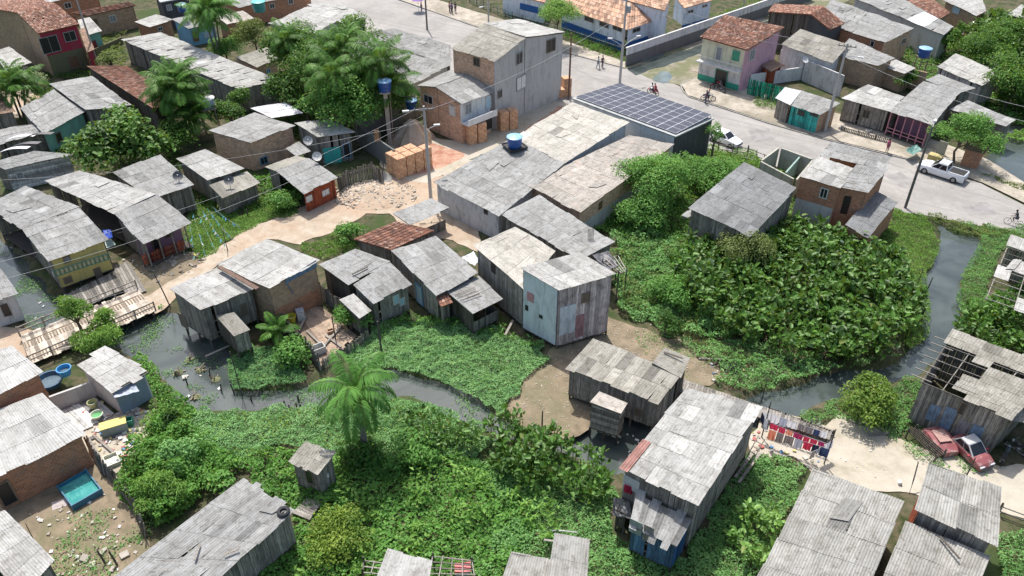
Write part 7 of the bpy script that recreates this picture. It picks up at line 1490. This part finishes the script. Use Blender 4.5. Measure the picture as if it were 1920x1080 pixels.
def cycle(name, label, loc, rz, motor=True, col=(.05, .05, .06), rear=(.3, .02, .02)):
    t = thing(name, label, 'motorcycle' if motor else 'bicycle', (loc[0], loc[1], 0), rz, None, True); r = .30 if motor else .34; wb = .64 if motor else .53; tw = .05 if motor else .02
    for xx in (-wb, wb):
        mb = MB(); ring(mb, (xx, 0, r + tw), r, tw, 'y', 20, 6); o = mb.build('wheel', m_plain((.02, .02, .02), .7), t); mb = MB()
        for k in range(8): a = math.pi * k / 4; mb.bar((xx, 0, r + tw), (xx + r * .95 * math.cos(a), 0, r + tw + r * .95 * math.sin(a)), .012)
        mb.build('spokes', m_plain((.5, .5, .5), .4, .5), o, org=Vector((0, 0, 0)))
    mb = MB(); c_ = col
    if motor:
        mb.tube([(-wb, 0, .35), (-.2, 0, .45), (.3, 0, .78), (.42, 0, .95)], .035, 6); mb.tube([(wb, .06, .34), (.44, .06, .95)], .025, 6); mb.tube([(wb, -.06, .34), (.44, -.06, .95)], .025, 6); mb.build('frame', m_plain((.1, .1, .1), .5), t)
        mb = MB(); mb.lathe((.02, 0, .3), [(.1, 0), (.16, .08), (.15, .25), (.08, .32)], 10); mb.tube([(-.1, .12, .3), (-.75, .14, .38)], .045, 7); mb.build('engine', m_plain((.3, .3, .3), .4, .6), t)
        mb = MB(); loft(mb, [(-.05, [(0, .66), (.1, .66), (.12, .8), (0, .86)]), (.15, [(0, .66), (.14, .68), (.15, .88), (0, .95)]), (.38, [(0, .74), (.1, .76), (.1, .92), (0, .97)])]); mb.build('fuel_tank', m_plain(c_, .3), t, smooth=True)
        mb = MB(); mb.box((-.36, 0, .8), (.66, .24, .1)); mb.build('seat', m_plain((.02, .02, .02), .7), t); mb = MB(); mb.box((-.72, 0, .66), (.3, .16, .1), 0, .5, Matrix.Rotation(-.4, 3, 'Y')); mb.box((wb + .02, 0, .68), (.34, .12, .05), 0, .5, Matrix.Rotation(.2, 3, 'Y')); mb.build('mudguard', m_plain(rear, .4), t)
        mb = MB(); mb.tube([(.34, -.36, 1.08), (.42, -.1, 1.0), (.42, .1, 1.0), (.34, .36, 1.08)], .018, 6); mb.build('handlebar', m_plain((.2, .2, .2), .4), t); mb = MB(); mb.lathe((.5, 0, .84), [(.09, 0), (.1, .08), (.05, .14)], 10); mb.build('headlight', m_plain((.6, .6, .6), .2), t)
    else:
        for q in ([(-wb, 0, .36), (0, 0, .3), (.38, 0, .62), (-.12, 0, .78), (0, 0, .3)], [(-wb, 0, .36), (-.12, 0, .78)], [(wb, 0, .36), (.36, 0, .86)], [(-.12, 0, .78), (-.15, 0, .92)]): mb.tube([Vector(p) for p in q], .016, 5)
        mb.build('frame', m_plain(c_, .4), t); mb = MB(); mb.box((-.15, 0, .94), (.24, .14, .05)); mb.build('saddle', m_plain((.02, .02, .02), .7), t); mb = MB(); mb.tube([(.3, -.28, .98), (.37, 0, .92), (.3, .28, .98)], .014, 5); mb.build('handlebar', m_plain((.1, .1, .1), .4), t)
    return t
# ------------------------------------------------------------------ people
def skin_obj(name, joints, bones, rad, mat, parent, root=None):
    ks = list(joints); me = bpy.data.meshes.new(name); me.from_pydata([joints[k] for k in ks], [(ks.index(a), ks.index(b)) for a, b in bones], []); o = bpy.data.objects.new(name, me); COL.objects.link(o); o.parent = parent
    o.modifiers.new('skin', 'SKIN').use_smooth_shade = True
    if not me.skin_vertices: me.skin_vertices.new() if hasattr(me.skin_vertices, 'new') else None
    for i, k in enumerate(ks):
        r = rad[k]; me.skin_vertices[0].data[i].radius = (r, r) if not isinstance(r, tuple) else r; me.skin_vertices[0].data[i].use_root = (k == (root or ks[0]))
    s_ = o.modifiers.new('smooth', 'SUBSURF'); s_.levels = 1; s_.render_levels = 1; me.materials.append(mat); return o
SKINC = (.20, .10, .065)
def person(label, loc, rz, pose='stand', shirt=(.3, .3, .3), legs=(.05, .05, .08), skin=SKINC, hair=(.015, .012, .01), sc=1.0, shorts=False, helmet=None, phase=1, z=0.0):
    t = thing('person', label, 'person', (loc[0], loc[1], z), rz, None, True); t.scale = (sc, sc, sc); J = {}
    if pose in ('stand', 'walk'):
        s_ = .22 * phase if pose == 'walk' else .04
        J = dict(pel=(0, 0, .94), wai=(0, 0, 1.08), che=(.01, 0, 1.28), nec=(.01, 0, 1.47), he1=(.02, 0, 1.56), he2=(.03, 0, 1.70))
        for n, y, q in (('l', 1, 1), ('r', -1, -1)):
            J['sh' + n] = (0, y * .18, 1.41); J['el' + n] = (-.10 * q * s_ * 4 - .01, y * .24, 1.14); J['wr' + n] = (.08 - q * s_ * .8, y * .22, .92); J['pa' + n] = (.10 - q * s_ * .8, y * .215, .84)
            J['hi' + n] = (0, y * .09, .90); J['kn' + n] = (.05 + q * s_ * .6, y * .10, .49); J['an' + n] = (-.02 + q * s_, y * .10, .08); J['to' + n] = (.15 + q * s_, y * .11, .03)
    else:
        h = .80 if pose == 'moto' else .98; fx = .26 if pose == 'moto' else .22
        J = dict(pel=(0, 0, h), wai=(.04, 0, h + .14), che=(.12, 0, h + .33), nec=(.19, 0, h + .5), he1=(.22, 0, h + .58), he2=(.26, 0, h + .71))
        for n, y in (('l', 1), ('r', -1)):
            J['sh' + n] = (.14, y * .18, h + .45); J['el' + n] = (.28, y * .27, h + .22); J['wr' + n] = (.46, y * .26, h + .14); J['pa' + n] = (.52, y * .26, h + .12)
            lift = .12 if (pose == 'cycle' and y > 0) else 0
            J['hi' + n] = (0, y * .1, h - .03); J['kn' + n] = (.36, y * .14, h - .16 + lift); J['an' + n] = (.16, y * .14, h - .52 + lift); J['to' + n] = (.32, y * .14, h - .56 + lift)
    rad = dict(pel=(.14, .10), wai=(.125, .09), che=(.15, .10), nec=.05, he1=.075, he2=.085)
    bones = [('pel', 'wai'), ('wai', 'che'), ('che', 'nec'), ('nec', 'he1'), ('he1', 'he2')]
    for n in 'lr':
        rad.update({'sh' + n: .058, 'el' + n: .042, 'wr' + n: .028, 'pa' + n: (.035, .018), 'hi' + n: .085, 'kn' + n: .058, 'an' + n: .038, 'to' + n: (.04, .025)})
        bones += [('che', 'sh' + n), ('sh' + n, 'el' + n), ('el' + n, 'wr' + n), ('wr' + n, 'pa' + n), ('pel', 'hi' + n), ('hi' + n, 'kn' + n), ('kn' + n, 'an' + n), ('an' + n, 'to' + n)]
        pv = Vector(J['pa' + n]); wv = Vector(J['wr' + n]); d = (pv - wv).normalized(); sd_ = Vector((1, 0, 0)) if abs(d.z) > .5 else Vector((0, 1, 0)); yy = 1 if n == 'l' else -1
        for i, (o_, l_) in enumerate(((-.028, .062), (-.01, .078), (.01, .072), (.028, .056))):
            J['f%d%s' % (i, n)] = tuple(pv + d * l_ + sd_ * o_ - Vector((0, yy * .012, .012 if abs(d.z) < .5 else 0))); rad['f%d%s' % (i, n)] = .009; bones.append(('pa' + n, 'f%d%s' % (i, n)))
        J['th' + n] = tuple(wv + d * .03 + sd_ * (.05 if abs(d.z) > .5 else -.05 * yy)); rad['th' + n] = .011; bones.append(('wr' + n, 'th' + n))
    skin_obj('body', J, bones, rad, m_plain(skin, .6), t, 'pel')
    def cloth(nm, keys, bs, add, c_, ends={}):
        j = {k: J[k] for k in keys}; rr = {k: (tuple(v + add for v in rad[k]) if isinstance(rad[k], tuple) else rad[k] + add) for k in keys}
        for k, (a, b, f_) in ends.items(): j[k] = tuple(lerp(Vector(J[a]), Vector(J[b]), f_)); rr[k] = (rad[b] if not isinstance(rad[b], tuple) else rad[b][1]) + add + .012
        skin_obj(nm, j, bs, rr, m_plain(c_, .85), t, keys[0])
    cloth('shirt', ['che', 'wai', 'pel', 'shl', 'shr'], [('pel', 'wai'), ('wai', 'che'), ('che', 'shl'), ('che', 'shr'), ('shl', 'sl'), ('shr', 'sr')], .016, shirt, {'sl': ('shl', 'ell', .75), 'sr': ('shr', 'elr', .75)})
    if shorts: cloth('shorts', ['pel', 'hil', 'hir'], [('pel', 'hil'), ('pel', 'hir'), ('hil', 'kl'), ('hir', 'kr')], .02, legs, {'kl': ('hil', 'knl', .8), 'kr': ('hir', 'knr', .8)})
    else: cloth('trousers', ['pel', 'hil', 'hir', 'knl', 'knr'], [('pel', 'hil'), ('pel', 'hir'), ('hil', 'knl'), ('hir', 'knr'), ('knl', 'kl'), ('knr', 'kr')], .018, legs, {'kl': ('knl', 'anl', .92), 'kr': ('knr', 'anr', .92)})
    hc = Vector(J['he2']); fw = Vector((1, 0, 0)); mb = MB(); mb.lathe(hc + Vector((-.018, 0, -.05)), [(.095, 0), (.108, .05), (.098, .1), (.06, .142), (.01, .155)], 14); mb.build('helmet' if helmet else 'hair', m_plain(helmet or hair, .3 if helmet else .8), t, smooth=True)
    mb = MB(); mb.hexa([hc + Vector(p) for p in ((.07, -.014, -.06), (.105, -.006, -.06), (.105, .006, -.06), (.07, .014, -.06))], [hc + Vector(p) for p in ((.07, -.006, -.01), (.08, -.004, -.01), (.08, .004, -.01), (.07, .006, -.01))]); mb.build('nose', m_plain(skin, .6), t)
    for s_ in (-1, 1): mb = MB(); mb.box(hc + Vector((.082, s_ * .03, -.02)), (.012, .022, .012)); mb.build('eye', m_plain((.05, .04, .04), .3), t); mb = MB(); mb.box(hc + Vector((.0, s_ * .088, -.03)), (.03, .015, .055)); mb.build('ear', m_plain(skin, .6), t)
    mb = MB(); mb.box(hc + Vector((.078, 0, -.085)), (.012, .045, .01)); mb.build('mouth', m_plain((.18, .05, .04), .5), t); return t
up_ang = hd(1100, 113, 1300, 182); k = P(1124, 129, 0)
person('person in pale shirt walking along the road edge near the corner pole', P(1121, 129, 0), up_ang, 'walk', (.45, .55, .65), (.3, .35, .4)); person('person in dark shirt walking beside the one in the pale shirt', P(1129, 127, 0), up_ang, 'walk', (.09, .08, .12), (.08, .08, .12), phase=-1)
ma = hd(1232, 178, 1215, 172); q = P(1224, 178, 0)
cycle('motorcycle', 'black motorcycle carrying two riders past the street corner', q, ma, rear=(.4, .03, .05)); person('person in white shirt steering the motorcycle at the corner', (q.x, q.y), ma, 'moto', (.62, .62, .62), (.05, .06, .1), helmet=(.02, .02, .02)); q2 = q - Vector((math.cos(ma), math.sin(ma), 0)) * .42; person('person in red top riding pillion on the motorcycle', (q2.x, q2.y), ma, 'moto', (.4, .04, .06), (.25, .03, .05), z=.06)
mk = hd(1318, 184, 1340, 186); q = P(1327, 189, 0); cycle('motorcycle', 'grey motorcycle stopped at the kerb before the pink house', q, mk, col=(.3, .3, .32), rear=(.3, .3, .3)); person('person standing beside the grey motorcycle at the kerb', P(1322, 194, 0), mk, 'stand', (.12, .06, .1), (.1, .12, .2)); person('person sitting on the grey motorcycle at the kerb', (q.x - .2, q.y), mk, 'moto', (.05, .06, .1), (.05, .05, .06), helmet=(.5, .05, .05))
cycle('motorcycle', 'dark red motorcycle parked in the garage doorway of the pink house', P(1343, 166, 0), .3, col=(.3, .02, .04)); cycle('motorcycle', 'dark motorcycle parked outside the garage of the pink house', P(1352, 172, 0), 1.9, col=(.03, .03, .03), rear=(.02, .02, .02))
person('person in a pink dress standing on the pavement before the porch house', P(1662, 286, .12), -1.2, 'stand', (.45, .08, .2), (.4, .1, .2), shorts=True, z=.12)
ca = hd(1908, 424, 1888, 418); q = P(1898, 423, 0); cycle('bicycle', 'dark bicycle ridden along the road at the right edge', q, ca, False, (.03, .03, .04)); q2 = q - Vector((math.cos(ca), math.sin(ca), 0)) * .14; person('person in dark clothes riding the bicycle at the right edge', (q2.x, q2.y), ca, 'cycle', (.05, .05, .07), (.12, .12, .15), shorts=True)
person('person sitting in the porch of the red picket house', P(300, 478, .5), -1.0, 'moto', (.25, .06, .1), (.1, .1, .12), z=-.2)
for i, (x, y, sh, lb) in enumerate([(843, 24, (.3, .05, .1), 'person in red by the purple parasol'), (854, 25, (.05, .05, .08), 'person in black by the purple parasol'), (847, 22, (.5, .3, .4), 'person in pink by the purple parasol'), (805 + 43, 27, (.1, .1, .3), 'person in blue by the purple parasol')]): person(lb, P(x, y, 0), i * 1.3, 'stand', sh, (.1, .08, .1), z=.12)
k = P(785, 22, 0); t = thing('parasol', 'purple parasol on the far pavement at the top', 'parasol', (k.x, k.y, .1), 0, None, True); mb = MB(); mb.lathe((0, 0, 0), [(1.1, 1.9), (.6, 2.15), (.02, 2.3)], 10); mb.build('canopy', m_plain((.22, .1, .4), .7), t); mb = MB(); mb.tube([(0, 0, 0), (0, 0, 2.2)], .025, 6); mb.build('pole', m_plain((.5, .5, .5)), t)
person('person under the purple parasol', (k.x + .5, k.y - .2), 0, 'stand', (.35, .1, .2), (.1, .1, .15), z=.12)
cycle('motorcycle', 'black motorcycle parked under the derelict house eave', P(1880, 862, 0), .9, col=(.04, .05, .05), rear=(.03, .03, .03)); cycle('motorcycle', 'second dark motorcycle in the shade at the right edge', P(1905, 850, 0), 2.2, col=(.05, .04, .04), rear=(.03, .03, .03))
cycle('bicycle', 'bicycle leaning by the boardwalk behind the clothes lines', P(1520, 806, 0), .4, False, (.04, .04, .04))
# small things on the pavement by the boarded house
for i, (x, y, lb) in enumerate([(1578, 242, 'upturned white board near the teal shack'), (1628, 248, 'round pale lid leaning on the low fence')]): boxy('crate', lb, x, y, .12, (.7, .4, .3), .4, (.45, .45, .43), 'crate')
boxy('yellow_cart', 'yellow wooden cart beside the parked pickup', 1752, 300, .15, (1.4, .8, .6), ang, (.5, .42, .15), 'cart', (.52, .44, .2)); boxy('sign_board', 'pale leaning door panel behind the pickup', 1763, 288, .15, (.9, .12, 1.5), ang, (.35, .36, .3), 'panel')
